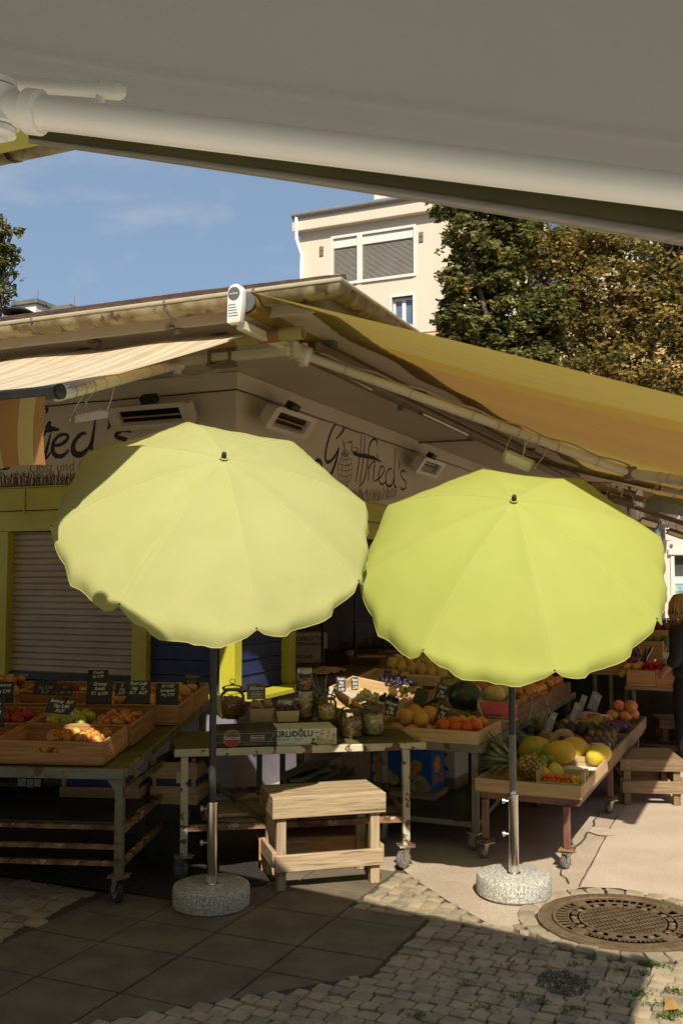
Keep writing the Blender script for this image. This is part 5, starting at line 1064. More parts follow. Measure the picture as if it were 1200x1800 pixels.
# ================================================================== person at the far stall
def skinned(name, chains, mat, parent, sub=2):
    """one continuous skinned surface from joint chains [(points, radii)] that share joints"""
    me = bpy.data.meshes.new(name); V_ = []; Rr = []; E_ = []; key = {}
    def vid(p, r):
        k = tuple(round(c, 4) for c in p)
        if k not in key: key[k] = len(V_); V_.append(p); Rr.append(r)
        return key[k]
    for pts, rs in chains:
        ids = [vid(p, r) for p, r in zip(pts, rs)]; E_ += [(a, b) for a, b in zip(ids, ids[1:])]
    me.from_pydata(V_, E_, []); o = bpy.data.objects.new(name, me); COL.objects.link(o)
    md = o.modifiers.new('skin', 'SKIN'); sv = me.skin_vertices[0].data
    for i, r in enumerate(Rr): sv[i].radius = (r if isinstance(r, tuple) else (r, r))
    sv[0].use_root = True
    s2 = o.modifiers.new('sub', 'SUBSURF'); s2.levels = sub; s2.render_levels = sub
    dg = bpy.context.evaluated_depsgraph_get(); me2 = bpy.data.meshes.new_from_object(o.evaluated_get(dg)); bpy.data.objects.remove(o)
    me2.name = name; me2.materials.clear(); me2.materials.append(mat); me2.shade_smooth()
    o2 = bpy.data.objects.new(name, me2); COL.objects.link(o2); o2.parent = parent; return o2
M['skin'] = mk('skin', (0.42, 0.24, 0.16), 0.55, col2=(0.47, 0.28, 0.19), scale=12); M['hair'] = mk('blond_hair', (0.36, 0.22, 0.08), 0.5, col2=(0.52, 0.35, 0.15), scale=20, stretch=(1, 1, .12), bump=.5, bscale=60)
M['blackcloth'] = mk('black_cloth', (0.014, 0.013, 0.013), 0.85, col2=(0.022, 0.02, 0.02), scale=12)
pp = thing('person', 'person with a blond bob in black clothes standing at the far stall', 'person', (2.97, 8.5, 0), rad(38))
def hand(pts_root, dirv, side):
    ch = []; r0 = Vector(pts_root); d = Vector(dirv).normalized(); s_ = Vector((0, 1, 0)); 
    for k, (off, ln) in enumerate(((-.028, .058), (-.010, .070), (.010, .066), (.027, .052))):
        b = r0 + d * .065 + s_ * off; ch.append(([r0, b, b + d * ln * .55 + Vector((-side * .006, 0, 0)), b + d * ln + Vector((-side * .016, 0, .004))], [.024, .0095, .0085, .0065]))
    b = r0 + d * .025 + s_ * -.036; ch.append(([r0, b, b + d * .04 + s_ * -.014, b + d * .062 + s_ * -.014], [.024, .012, .010, .008])); return ch
hipc, ches, neck, head = (0, 0, .86), (0, .03, 1.10), (0, .06, 1.24), (0, .09, 1.335)
L_ = []
L_.append(([hipc, (0, .015, .98), ches, (0, .045, 1.18), neck, (0, .075, 1.28)], [(.15, .11), (.125, .095), (.14, .10), (.09, .07), .052, .05]))
for s_ in (-1, 1):
    L_.append(([hipc, (s_ * .085, 0, .80), (s_ * .09, .02, .44), (s_ * .095, -.01, .09), (s_ * .1, .02, .035), (s_ * .11, .13, .03)], [(.15, .11), .085, .056, .042, .04, .03]))
    elb = (s_ * .225, -.0, .92); wr = (s_ * .205, .16, .80)
    L_.append(([ches, (s_ * .15, .035, 1.165), elb, wr], [(.14, .10), .055, .040, .029])); L_ += hand(wr, (-.05 * s_, .6, -.6), s_)
bd = skinned('body', L_, M['skin'], pp)
hd = MB()
def headf(p):
    q = p.copy(); 
    if p.z < 0: q.x *= 1 - .25 * (-p.z) ** 1.5; q.y *= 1 - .12 * -p.z
    if p.y > .3 and abs(p.x) < .35: q.y += .16 * math.exp(-((p.x / .13) ** 2 + ((p.z + .12) / .22) ** 2)); q.y -= .05 * math.exp(-(((abs(p.x) - .3) / .12) ** 2 + ((p.z - .08) / .12) ** 2))
    return q
hm = Matrix.Rotation(rad(-18), 3, 'X'); hd.ball((0, .105, 1.365), (.072, .092, .108), hm, 24, 18, headf)
for s_ in (-1, 1): hd.ball((s_ * .072, .095, 1.36), (.012, .02, .03), None, 8, 6)
hd.build('head', M['skin'], bd, smooth=70)
mb = MB()
for s_ in (-1, 1): mb.ball(Vector((0, .105, 1.365)) + hm @ Vector((s_ * .027, .083, .012)), .011, seg=10, ring=8)
mb.build('eye', M['white_plastic'], bd, smooth=60)
mb = MB(); mb.ball(Vector((0, .105, 1.365)) + hm @ Vector((0, .085, -.055)), (.022, .008, .007), None, 10, 6); mb.build('mouth', M['red_print'], bd, smooth=60)
hr = MB()
def hairf(p):
    q = p.copy(); s_ = 1 + .035 * math.sin(math.atan2(p.x, p.y) * 17) + .02 * math.sin(math.atan2(p.x, p.y) * 31 + p.z * 6); q.x *= s_; q.y *= s_
    if p.z < 0: q.x *= 1 + .12 * (-p.z); q.z *= 1.25
    if p.y > .15: q.y = .15 + (p.y - .15) * .35
    return q
hr.ball((0, .085, 1.362), (.092, .106, .108), hm, 40, 22, hairf)
rnd = random.Random(12)
for i in range(170):
    a = rnd.uniform(-2.35, 2.35) - math.pi / 2; k = rnd.uniform(.98, 1.13); L_ = rnd.uniform(.14, .205); o_ = Vector((0, .085, 1.40)); d = Vector((math.cos(a), math.sin(a), 0))
    pts = [o_ + Vector((d.x * .01, d.y * .01 , .072)), o_ + Vector((d.x * .06 * k, d.y * .066 * k, .055)), o_ + Vector((d.x * .094 * k, d.y * .104 * k, -.01)), o_ + Vector((d.x * .104 * k, d.y * .112 * k, -.01 - L_ * .5)), o_ + Vector((d.x * .094 * k + rnd.uniform(-.01, .01), d.y * .10 * k, -.01 - L_ * .85))]
    hr.tube(pts, [.005, .0075, .008, .0075, .002], 5)
hr.build('hair', M['hair'], pp, smooth=70)
T_ = [([(0, 0, .72), hipc, (0, .015, .98), ches, (0, .045, 1.185), (0, .055, 1.225)], [(.225, .175), (.215, .165), (.18, .14), (.18, .13), (.12, .09), (.065, .06)])]
for s_ in (-1, 1): T_.append(([ches, (s_ * .155, .035, 1.17), (s_ * .225, .0, .92), (s_ * .215, .08, .86)], [(.16, .12), .072, .066, .056]))
skinned('shirt', T_, M['blackcloth'], pp)
T_ = [([(0, 0, .90), (0, 0, .84)], [(.205, .155), (.205, .155)])]
for s_ in (-1, 1): T_.append(([(0, 0, .84), (s_ * .088, 0, .76), (s_ * .092, .02, .44), (s_ * .096, -.008, .08)], [(.205, .155), .125, .10, .088]))
skinned('trousers', T_, M['blackcloth'], pp)
for s_ in (-1, 1):
    mb = MB(); mb.ball((s_ * .105, .06, .035), (.045, .13, .036), None, 14, 8); mb.build('shoe', M['black'], pp, smooth=60)
# ================================================================== bicycle leaning by the white building
bi = thing('bicycle', 'teal bicycle parked by the white building, partly behind the brighter parasol', 'bicycle', onz(1166, 1143, 0) * 1.0, rad(70))
bi.location = (onY(1169, 1100, 14.5).x, 14.5, 0)
M['teal'] = mk('teal_bike_paint', (0.02, 0.2, 0.25), 0.35, col2=(0.03, 0.24, 0.29))
for x in (-.52, .52):
    mb = MB(); mb.tube([(x + .33 * math.cos(t), 0, .34 + .33 * math.sin(t)) for t in [2 * math.pi * k / 32 for k in range(33)]], .017, 8, caps=False); wv = mb.build('wheel', M['rubber'], bi, smooth=50)
    mb = MB(); mb.tube([(x + .305 * math.cos(t), 0, .34 + .305 * math.sin(t)) for t in [2 * math.pi * k / 32 for k in range(33)]], .009, 6, caps=False)
    for k in range(18): a = 2 * math.pi * k / 18; mb.tube([(x, .01 * (-1) ** k, .34), (x + .3 * math.cos(a), 0, .34 + .3 * math.sin(a))], .0018, 4)
    mb.build('rim', M['zinc'], wv, smooth=50)
mb = MB(); J_ = dict(bb=(-.05, 0, .30), st=(-.18, 0, .80), ht=(.36, 0, .82), hb=(.40, 0, .68), rw=(-.52, 0, .34), fw=(.52, 0, .34))
for a, b in (('bb', 'st'), ('st', 'ht'), ('bb', 'hb'), ('bb', 'rw'), ('st', 'rw'), ('ht', 'hb'), ('hb', 'fw')): mb.tube([J_[a], J_[b]], .017, 8)
mb.build('frame', M['teal'], bi, smooth=50)
mb = MB(); mb.tube([(.36, 0, .82), (.33, 0, 1.0)], .014, 8); mb.tube([(.22, -.28, 1.05), (.34, -.2, 1.04), (.36, 0, 1.0), (.34, .2, 1.04), (.22, .28, 1.05)], .012, 8); mb.build('handlebar', M['chrome'], bi, smooth=50)
mb = MB(); mb.ball((-.2, 0, .93), (.13, .07, .04), None, 14, 8); mb.tube([(-.18, 0, .8), (-.19, 0, .92)], .013, 8); mb.build('saddle', M['black'], bi, smooth=60)
mb = MB(); mb.tube([(-.05, -.05, .30), (.02, -.05, .16)], .01, 6); mb.tube([(-.05, .05, .30), (-.12, .05, .44)], .01, 6); mb.box((.02, -.09, .16), (.09, .07, .02)); mb.box((-.12, .09, .44), (.09, .07, .02)); mb.lathe([(.09, -.004), (.09, .004)], 24, (-.05, -.04, .30), Matrix.Rotation(math.pi / 2, 3, 'X')); mb.build('crank', M['zinc'], bi, smooth=40)
mb = MB(); mb.bx(.42, .68, -.17, .17, .78, .98); mb.build('basket', M['black'], bi, bevel=.01)
# ================================================================== trolleys and tables
def caster(parent, p, r=0.045, ang=0.0, mat='grey_rubber'):
    p = Vector(p); Rm = RZ(ang); zt = r * 2.25
    m = MB(); m.box(p + Vector((0, 0, zt + .004)), (.075, .075, .007), Rm)
    off = Rm @ Vector((0, r * .45, 0))
    for s_ in (-1, 1):
        a = p + Rm @ Vector((s_ * .019, 0, 0)); b = a + off
        m.prism([a + Vector((0, 0, zt)) + Rm @ Vector((0, -r * .5, 0)), a + Vector((0, 0, zt)) + Rm @ Vector((0, r * .6, 0)), b + Vector((0, 0, r)) + Rm @ Vector((0, r * .25, 0)), b + Vector((0, 0, r * .8)), b + Vector((0, 0, r)) + Rm @ Vector((0, -r * .25, 0))], Rm @ Vector((.003, 0, 0)))
    m.tube([p + off + Rm @ Vector((-.024, 0, r)), p + off + Rm @ Vector((.024, 0, r))], .006, 8); m.tube([p + Vector((0, 0, zt - .01)), p + Vector((0, 0, zt + .012))], .02, 12)
    cf = m.build('caster', M['zinc'], parent, smooth=40)
    F = frame(Rm @ Vector((0, 1, 0)), (0, 0, 1), Rm @ Vector((1, 0, 0)))
    m = MB(); m.lathe([(r * .3, -.013), (r * .62, -.013), (r * .66, -.011), (r * .92, -.013), (r, -.008), (r, .008), (r * .92, .013), (r * .66, .011), (r * .62, .013), (r * .3, .013)], 28, p + off + Vector((0, 0, r)), F); w_ = m.build('wheel', M[mat], cf, smooth=35)
    m = MB(); m.lathe([(r * .6, -.0138), (r * .6, -.0125)], 20, p + off + Vector((0, 0, r)), F); m.lathe([(r * .6, .0125), (r * .6, .0138)], 20, p + off + Vector((0, 0, r)), F); m.build('hub', M['zinc'], w_, smooth=35)
# ---- left apple trolley
P1 = onz(208, 1590); R1 = rad(-6)
t1 = thing('crate_trolley', 'chipped green steel trolley on wheels under the apple crates at the left', 'trolley', P1, R1)
def slope(y): return .655 + .075 * y
mb = MB()
mb.add([Vector(p) for p in [(-1.75, -.03, slope(-.03)), (.02, -.03, slope(-.03)), (.02, 1.72, slope(1.72)), (-1.75, 1.72, slope(1.72)), (-1.75, -.03, slope(-.03) - .02), (.02, -.03, slope(-.03) - .02), (.02, 1.72, slope(1.72) - .02), (-1.75, 1.72, slope(1.72) - .02)]], [(0, 1, 2, 3), (7, 6, 5, 4), (0, 4, 5, 1), (1, 5, 6, 2), (2, 6, 7, 3), (3, 7, 4, 0)])
mb.build('table_top', M['green_top'], t1)
mb = MB(); mb.beam((-1.75, -.035, slope(-.03) - .016), (.03, -.035, slope(-.03) - .016), .03, .05); mb.build('front_rail', M['grey_paint'], t1, bevel=.003)
mb = MB(); mb.beam((.026, -.02, slope(0) - .018), (.026, 1.72, slope(1.72) - .018), .022, .045); mb.build('side_rail', M['green_paint'], t1, bevel=.003)
mb = MB(); mb.prism([(-.06, -.03, slope(0) - .045), (.02, -.03, slope(0) - .045), (.02, -.03, slope(0) - .13), (-.01, -.03, slope(0) - .11)], (0, .02, 0)); mb.build('corner_gusset', M['grey_paint'], t1)
for x, y in ((0, 0), (-1.7, 0), (0.0, .98), (-1.7, .98), (0.0, 1.68), (-1.7, 1.68)):
    mb = MB(); mb.bx(x - .021, x + .021, y - .021, y + .021, .14, slope(y) - .045); mb.build('leg', M['green_paint'], t1, bevel=.003)
    caster(t1, (x, y, 0), .058, .75 if y == 0 else 1.0, 'rubber')
    mb = MB(); mb.bx(x - .05, x + .05, y - .05, y + .05, .1365, .1395); mb.build('foot_plate', M['rust'], t1, bevel=.002)
for z, y in ((.355, 0.06), (.275, .0), (.195, .0)):
    mb = MB(); mb.beam((-1.68, y, z), (-.022, y, z), .03, .022); mb.build('lower_rail', M['rust'], t1, bevel=.002)
for z in (.535, .345, .185):
    mb = MB(); mb.beam((0, .022, z), (0, .958, z + .03), .024, .034); mb.build('side_brace', M['rust'] if z < .5 else M['green_paint'], t1, bevel=.002)
mb = MB(); mb.bx(-1.70, -.03, .08, .95, .366, .376); mb.build('shelf', M['dark_top'], t1)
def L1(x, y, z): return xf(t1) @ Vector((x, y, z))
# ---- middle nut table
P2 = onz(322, 1546); R2 = rad(10.2)
t2 = thing('display_table', 'narrow grey green table on casters carrying the nut jars and boxes', 'table', P2, R2)
def L2(x, y, z): return xf(t2) @ Vector((x, y, z))
mb = MB(); mb.bx(-.05, 1.30, -.02, .62, .66, .684); mb.build('table_top', M['green_top'], t2, bevel=.002)
mb = MB(); mb.bx(-.055, 1.33, -.034, -.0205, .648, .688); mb.bx(1.301, 1.33, -.02, .62, .648, .688); mb.build('edge_rail', M['cream_paint'], t2, bevel=.003)
for x, y, mt in ((0, 0, 'cream_paint'), (1.22, 0, 'cream_paint'), (.05, .56, 'grey_paint'), (1.22, .56, 'grey_paint')):
    mb = MB(); mb.bx(x - .02, x + .02, y - .02, y + .02, .125, .658); mb.build('leg', M[mt], t2, bevel=.003)
    caster(t2, (x, y, 0), .053, 2.2 if x > 1 else .7)
    mb = MB(); mb.bx(x - .045, x + .045, y - .045, y + .045, .115, .1245); mb.build('foot_plate', M['rust'], t2, bevel=.002)
for a, b in (((.02, 0, .265), (1.2, 0, .265)), ((.05, .56, .34), (1.2, .56, .34)), ((0, .02, .22), (.05, .54, .34)), ((1.22, .02, .265), (1.22, .54, .34)), ((.14, .03, .56), (.14, .55, .56))):
    mb = MB(); mb.beam(a, b, .032, .032); mb.build('lower_rail', M['rust'], t2, bevel=.002)
for a, b in (((.12, .53, .44), (.42, .03, .283)), ((.62, .5, .40), (.86, .03, .283))):
    mb = MB(); mb.beam(a, b, .03, .02); mb.build('cross_brace', M['green_paint'], t2, bevel=.002)
for x in (.46, .60, .98, 1.08):
    mb = MB(); mb.bx(x - .016, x + .016, .575, .60, .30, .658); mb.build('rear_upright', M['grey_paint'], t2, bevel=.002)
# ---- large fruit stall
t4 = thing('fruit_stall', 'long grey steel stall along the right facade holding the orange and grape crates', 'stall', K(0, 0), KROT)
mb = MB(); mb.bx(.36, 1.62, .09, 3.05, .585, .60); mb.build('table_top', M['dark_top'], t4)
mb = MB(); mb.bx(.34, 1.625, .066, .0895, .575, .622); mb.bx(1.6005, 1.625, .0895, 3.05, .575, .622); mb.build('edge_rail', M['grey_paint'], t4, bevel=.003)
for x, y in ((1.57, .12), (.42, .12), (1.57, 1.55), (.42, 1.55), (1.57, 2.95), (.42, 2.95)):
    mb = MB(); mb.bx(x - .02, x + .02, y - .02, y + .02, .11, .584); mb.build('leg', M['grey_paint'], t4, bevel=.003)
    caster(t4, (x, y, 0), .045, 1.2 if x > 1 else .2)
mb = MB(); mb.bx(.46, 1.54, .14, 2.9, .125, .14); mb.build('shelf', mk('green_grey_shelf', (.05, .05, .032), .35, col2=(.08, .075, .05), scale=4), t4)
for a, b in (((.42, .12, .15), (1.55, .12, .15)), ((1.57, .14, .15), (1.57, 1.53, .30)), ((1.57, 1.57, .15), (1.57, 2.93, .15))):
    mb = MB(); mb.beam(a, b, .03, .03); mb.build('lower_rail', M['grey_paint'], t4, bevel=.002)
for x in (1.0, 1.2):
    mb = MB(); mb.bx(x - .016, x + .016, 1.5, 1.53, .14, .584); mb.build('middle_upright', M['grey_paint'], t4)
# ---- low red table
t3 = thing('low_table', 'low red oxide steel table on small casters holding the pineapple crates', 'table', K(0, 0), KROT)
mb = MB(); mb.bx(1.63, 2.20, 0.0, 2.9, .335, .368)
mb.build('frame', M['red_paint'], t3, bevel=.003)
mb = MB(); mb.bx(1.62, 2.215, -.012, 2.9, .3685, .379); mb.build('table_top', M['old_x'], t3)
for x, y in ((1.66, -.01), (2.13, -.03), (1.66, 1.4), (2.15, 1.4), (1.66, 2.8), (2.15, 2.8)):
    mb = MB(); mb.bx(x - .018, x + .018, y - .0, y + .036, .105, .334); mb.build('leg', M['red_paint'], t3, bevel=.003)
    mb = MB(); mb.bx(x - .042, x + .042, y - .03, y + .06, .096, .1045); mb.build('foot_plate', M['rust'], t3, bevel=.002)
    caster(t3, (x, y + .015, 0), .036, 2.6)
# ================================================================== stools
def stool(label, loc, rz, L, D, H, ap, st, w='stool'):
    t = thing('wooden_stool', label, 'stool', loc, rz); lg = .05; n = max(3, round(D / .10))
    for k in range(n):
        mb = MB(); y0 = D * k / n; mb.bx(0, L, y0 + .0015, y0 + D / n - .0015, H - .022, H + random.uniform(-.0015, .001)); mb.build('top_board', M[w + '_x'], t, bevel=.003)
    for y0, y1, nm in ((-.024, -.0005, 'front_apron'), (D + .0005, D + .024, 'back_apron')):
        mb = MB(); mb.bx(-.004, L + .004, y0, y1, H - ap, H - .001); mb.build(nm, M[w + '_x'], t, bevel=.003)
    for x0, x1 in ((0.0, .022), (L - .022, L)):
        mb = MB(); mb.bx(x0, x1, 0.0, D, H - ap, H - .0225); mb.build('side_apron', M[w + '_y'], t, bevel=.003)
    for x in (.023, L - .023 - lg):
        for y in (.0, D - lg):
            mb = MB(); mb.bx(x, x + lg, y, y + lg, 0, H - .023); mb.build('leg', M[w + '_z'], t, bevel=.004)
    for y0, y1 in ((-.023, -.001), (D + .001, D + .023)):
        mb = MB(); mb.bx(.01, L - .01, y0, y1, st, st + .085); mb.build('stretcher', M[w + '_x'], t, bevel=.003)
    for x0, x1 in ((-.001, .0225), (L - .0225, L + .001)):
        mb = MB(); mb.bx(x0, x1, -.0, D, st + .02, st + .10); mb.build('stretcher', M[w + '_y'], t, bevel=.003)
    mb = MB()
    for x in (.045, .06, L - .045, L - .06):
        for z in (H - ap * .3, H - ap * .75): mb.ball((x, -.0245, z), (.004, .002, .004), None, 8, 5)
    mb.build('nail_heads', M['zinc'], t)
    return t
sf = onz(479, 1403, .475)
stool('sunlit pale pine stool standing in front of the nut table', (sf.x, sf.y, 0), rad(15.5), .60, .31, .475, .105, .10)
sf = onz(1089, 1333, .325)
stool('weathered low wooden stool standing beside the long row of low fruit crates', (sf.x, sf.y, 0), rad(-6), .44, .46, .325, .085, .085, 'old')
sf = onz(1159, 1265, .37)
stool('darker wooden stool at the right edge standing behind the weathered low stool', (sf.x, sf.y, 0), rad(-6), .46, .34, .37, .08, .10, 'old')
# ================================================================== crates
def hole_panel(L, H, T, hw, hh, zc):
    """upright board in XZ, thickness T on Y, with a rounded hand hole"""
    N = 28; ou = []; inn = []
    for k in range(N):
        a = 2 * math.pi * k / N; c, s = math.cos(a), math.sin(a)
        t = min((L / 2) / abs(c) if abs(c) > 1e-6 else 9, ((H - zc) if s > 0 else zc) / abs(s) if abs(s) > 1e-6 else 9)
        ou.append([c * t, s * t + zc])
        cx = (hw - hh); x = c * hw; 
        inn.append([max(-cx, min(cx, 1.6 * c * hw)) + hh * c, hh * s + zc])
    for cx_, cz_ in ((-L / 2, 0), (L / 2, 0), (L / 2, H), (-L / 2, H)):      # snap nearest samples to the corners
        i = min(range(N), key=lambda k: (ou[k][0] - cx_) ** 2 + (ou[k][1] - cz_) ** 2); ou[i] = [cx_, cz_]
    m = MB(); vs_ = [Vector((x, y, z)) for y in (-T / 2, T / 2) for ring in (ou, inn) for x, z in ring]; fs = []
    for k in range(N):
        j = (k + 1) % N
        fs += [(k, j, N + j, N + k), (2 * N + j, 2 * N + k, 3 * N + k, 3 * N + j), (j, k, 2 * N + k, 2 * N + j), (N + k, N + j, 3 * N + j, 3 * N + k)]
    return m.add(vs_, fs)
def crate(label, loc, rz, L, W, H, w='crate', hole=True, tilt=0.0, group=None, T=.014, lower_sides=False):
    Rm = (Matrix.Rotation(rz, 3, 'Z') @ Matrix.Rotation(tilt, 3, 'X')).to_euler()
    t = thing('wooden_crate', label, 'crate', loc, 0, group, rot=Rm)
    for y, nm in ((-W / 2 + T / 2, 'front_panel'), (W / 2 - T / 2, 'back_panel')):
        if hole: mb = hole_panel(L, H, T, .05, .014, H * .62); mb.v = [p + Vector((0, y, 0)) for p in mb.v]
        else: mb = MB(); mb.bx(-L / 2, L / 2, y - T / 2, y + T / 2, 0, H)
        mb.build(nm, M[w + '_x'], t, bevel=.0015)
    for x in (-L / 2 + T / 2, L / 2 - T / 2):
        mb = MB(); mb.bx(x - T / 2 + .0005, x + T / 2 - .0005, -W / 2 + T, W / 2 - T, 0, H - .001); mb.build('side_panel', M[w + '_y'], t, bevel=.0015)
    mb = MB(); mb.bx(-L / 2 + T, L / 2 - T, -W / 2 + T, W / 2 - T, .003, .012); mb.build('base', M[w + '_x'], t)
    return t
# ================================================================== fruit
FM = {}
def fmat(n, a, b, third=None, **k): return mk(n, a, k.pop('rough', .38), col2=b, scale=k.pop('scale', 1.6), lo=.35, hi=.65, third=third, rnd=k.pop('rnd', .14), spec=.4, **k)
def applefn(p):
    q = p.copy(); rho = math.hypot(p.x, p.y); q.z *= .9
    q.z -= (.34 if p.z > 0 else -.22) * math.exp(-(rho / .26) ** 2); s_ = 1 + .10 * p.z; q.x *= s_; q.y *= s_; return q
def lemonfn(p): q = p.copy(); q.z *= 1.0; q.z += .16 * math.copysign(math.exp(-(math.hypot(p.x, p.y) / .3) ** 2), p.z); return q
def pearfn(p): q = p.copy(); s_ = 1 - .32 * max(0, p.z) ** 1.2 + .05 * math.sin(5 * math.atan2(p.y, p.x)) * .5; q.x *= s_; q.y *= s_; q.z *= 1.15; return q
def orangefn(p): q = p.copy(); q.z *= .94; q.z -= .05 * math.exp(-(math.hypot(p.x, p.y) / .16) ** 2) * (1 if p.z > 0 else -1); return q
def lobefn(p): a = math.atan2(p.y, p.x); q = p.copy(); s_ = 1 + .05 * math.cos(5 * a) * (1 - abs(p.z)); q.x *= s_; q.y *= s_; q.z *= .82; q.z -= .2 * math.exp(-(math.hypot(p.x, p.y) / .3) ** 2) * (1 if p.z > 0 else -.6); return q
stemm = mk('fruit_stem', (.09, .06, .03), .8, col2=(.13, .09, .05))
def fdef(kind, cat, mats, r, fn, ax=(1, 1, 1), stem=False, seg=20, ring=14):
    mb = MB(); mb.ball((0, 0, 0), ax, None, seg, ring, fn)
    if stem: mb.tube([(0, 0, .50 * ax[2]), (.02, 0, .72 * ax[2]), (.06, .02, .86 * ax[2])], .045, 6, 1)
    proto = []
    for mt in mats:
        o = mb.build(kind, [mt, stemm], None, smooth=80); proto.append(o.data); bpy.data.objects.remove(o)
    FM[kind] = (proto, cat, r)
fdef('apple', 'apple', [fmat('apple_red_yellow', (.36, .03, .02), (.62, .36, .06), (.42, .05, .03), tscale=3), fmat('apple_blush', (.45, .06, .03), (.66, .45, .10), (.3, .03, .02), tscale=2.4)], .037, applefn, stem=True)
fdef('green_apple', 'apple', [fmat('apple_green', (.36, .42, .05), (.48, .50, .10))], .037, applefn, stem=True)
fdef('dark_apple', 'apple', [fmat('apple_dark_red', (.22, .012, .018), (.36, .03, .03), (.4, .12, .04), tscale=3)], .038, applefn, stem=True)
fdef('yellow_apple', 'apple', [fmat('apple_yellow', (.55, .40, .06), (.6, .30, .08))], .038, applefn, stem=True)
fdef('orange', 'orange', [fmat('orange_peel', (.72, .17, .018), (.78, .22, .025), bump=.35, bscale=38)], .038, orangefn)
fdef('blood_orange', 'orange', [fmat('red_orange_peel', (.66, .105, .018), (.72, .15, .022), bump=.35, bscale=38)], .038, orangefn)
fdef('pale_orange', 'orange', [fmat('pale_orange_peel', (.72, .33, .06), (.76, .38, .08), bump=.35, bscale=38)], .034, orangefn)
fdef('grapefruit', 'grapefruit', [fmat('grapefruit_peel', (.70, .34, .07), (.74, .38, .10), (.70, .26, .06), tscale=1.4, bump=.3, bscale=38)], .052, orangefn)
fdef('lemon', 'lemon', [fmat('lemon_peel', (.70, .52, .06), (.74, .57, .10), bump=.3, bscale=36)], .033, lemonfn, (1, 1, 1.25))
fdef('lime', 'lime', [fmat('lime_peel', (.16, .24, .02), (.36, .36, .04), bump=.3, bscale=36)], .028, lemonfn, (1, 1, 1.15))
fdef('quince', 'quince', [fmat('quince_skin', (.66, .52, .05), (.70, .56, .09))], .048, pearfn, stem=True)
fdef('pear', 'pear', [fmat('pear_skin', (.52, .36, .07), (.58, .42, .12), (.40, .25, .06), tscale=4)], .040, pearfn, stem=True)
fdef('honeydew', 'melon', [fmat('honeydew_rind', (.68, .46, .035), (.72, .52, .06), bump=.4, bscale=9)], .075, None, (1, 1, 1.3))
fdef('mango', 'mango', [fmat('mango_skin', (.46, .10, .03), (.56, .36, .06), (.20, .18, .04), tscale=1.2)], .045, None, (1, .78, 1.3))
fdef('papaya', 'papaya', [fmat('papaya_skin', (.30, .33, .03), (.56, .34, .05))], .07, pearfn, (1, 1, 1.15))
fdef('peach', 'peach', [fmat('peach_skin', (.56, .14, .05), (.68, .36, .12), rough=.7)], .036, applefn)
fdef('plum', 'plum', [fmat('plum_skin', (.07, .02, .05), (.14, .05, .10), rough=.5)], .024, None, (1, 1, 1.12))
fdef('tomato', 'tomato', [fmat('tomato_skin', (.58, .03, .015), (.64, .06, .02), rough=.25)], .036, lobefn, stem=True)
fdef('avocado', 'avocado', [fmat('avocado_skin', (.022, .024, .012), (.05, .045, .02), bump=.6, bscale=24)], .038, pearfn)
fdef('kiwi', 'kiwi', [fmat('kiwi_skin', (.19, .12, .05), (.25, .165, .075), rough=.9)], .027, None, (1, 1, 1.25))
fdef('netted_peach', 'peach', [fmat('pink_foam_net', (.55, .34, .30), (.66, .48, .42), (.38, .12, .07), tscale=9, tlo=.5, thi=.55, rough=.8, bump=.9, bscale=16)], .042, None)
fdef('netted_mango', 'mango', [fmat('white_foam_net', (.60, .50, .40), (.7, .6, .5), (.30, .12, .05), tscale=9, tlo=.5, thi=.55, rough=.8, bump=.9, bscale=16)], .045, None, (1, .85, 1.25))
fdef('dragon_fruit', 'dragon fruit', [fmat('dragon_skin', (.30, .03, .10), (.42, .06, .16), (.18, .22, .04), tscale=5)], .042, pearfn, (1, 1, 1.2))
fdef('ginger', 'ginger', [fmat('ginger_skin', (.40, .27, .13), (.48, .34, .18), rough=.85)], .032, lambda p: p * (1 + .35 * mnoise.noise(p * 2.2)), (1.6, 1, .8))
def fruit(kind, p, size=1.0, rot=None, label=None, group=None, rnd=random):
    meshes, cat, r = FM[kind]; o = bpy.data.objects.new(kind, rnd.choice(meshes)); COL.objects.link(o); o.location = p
    o.rotation_euler = rot if rot is not None else (rnd.uniform(-.7, .7), rnd.uniform(-.7, .7), rnd.uniform(0, 6.28)); s_ = r * size * rnd.uniform(.94, 1.06); o.scale = (s_, s_, s_)
    return tag(o, label, cat, group)
def fill(kind, T, x0, x1, y0, y1, z, label, group, layers=1, size=1.0, pitch=1.9, seed=1, keep=1.0, rot=None):
    rnd = random.Random(seed); r = FM[kind][2] * size; n = 0
    for l in range(layers):
        y = y0 + r + l * r * .9; row = 0
        while y <= y1 - r - l * r * .5:
            x = x0 + r + (r * .9 if (row + l) % 2 else 0)
            while x <= x1 - r * .9:
                if rnd.random() < keep:
                    fruit(kind, T @ Vector((x + rnd.uniform(-.1, .1) * r, y + rnd.uniform(-.1, .1) * r, z + r * .92 + l * r * 1.45 + rnd.uniform(-.08, .12) * r)), size, rot(rnd) if rot else None, label, group, rnd); n += 1
                x += r * pitch
            y += r * pitch * .93; row += 1
    return n
def bunch(name, label, c, mat, n, R, r, seed, group=None, cat='grapes'):
    rnd = random.Random(seed); mb = MB(); c = Vector(c)
    for i in range(n):
        for _ in range(8):
            p = Vector((rnd.gauss(0, .5), rnd.gauss(0, .5), rnd.gauss(0, .4)))
            if p.length < 1.1: break
        mb.ball(c + Vector((p.x * R[0], p.y * R[1], abs(p.z) * R[2])), r * rnd.uniform(.9, 1.1), None, 9, 6)
    return tag(mb.build(name, mat, smooth=80), label, cat, group)
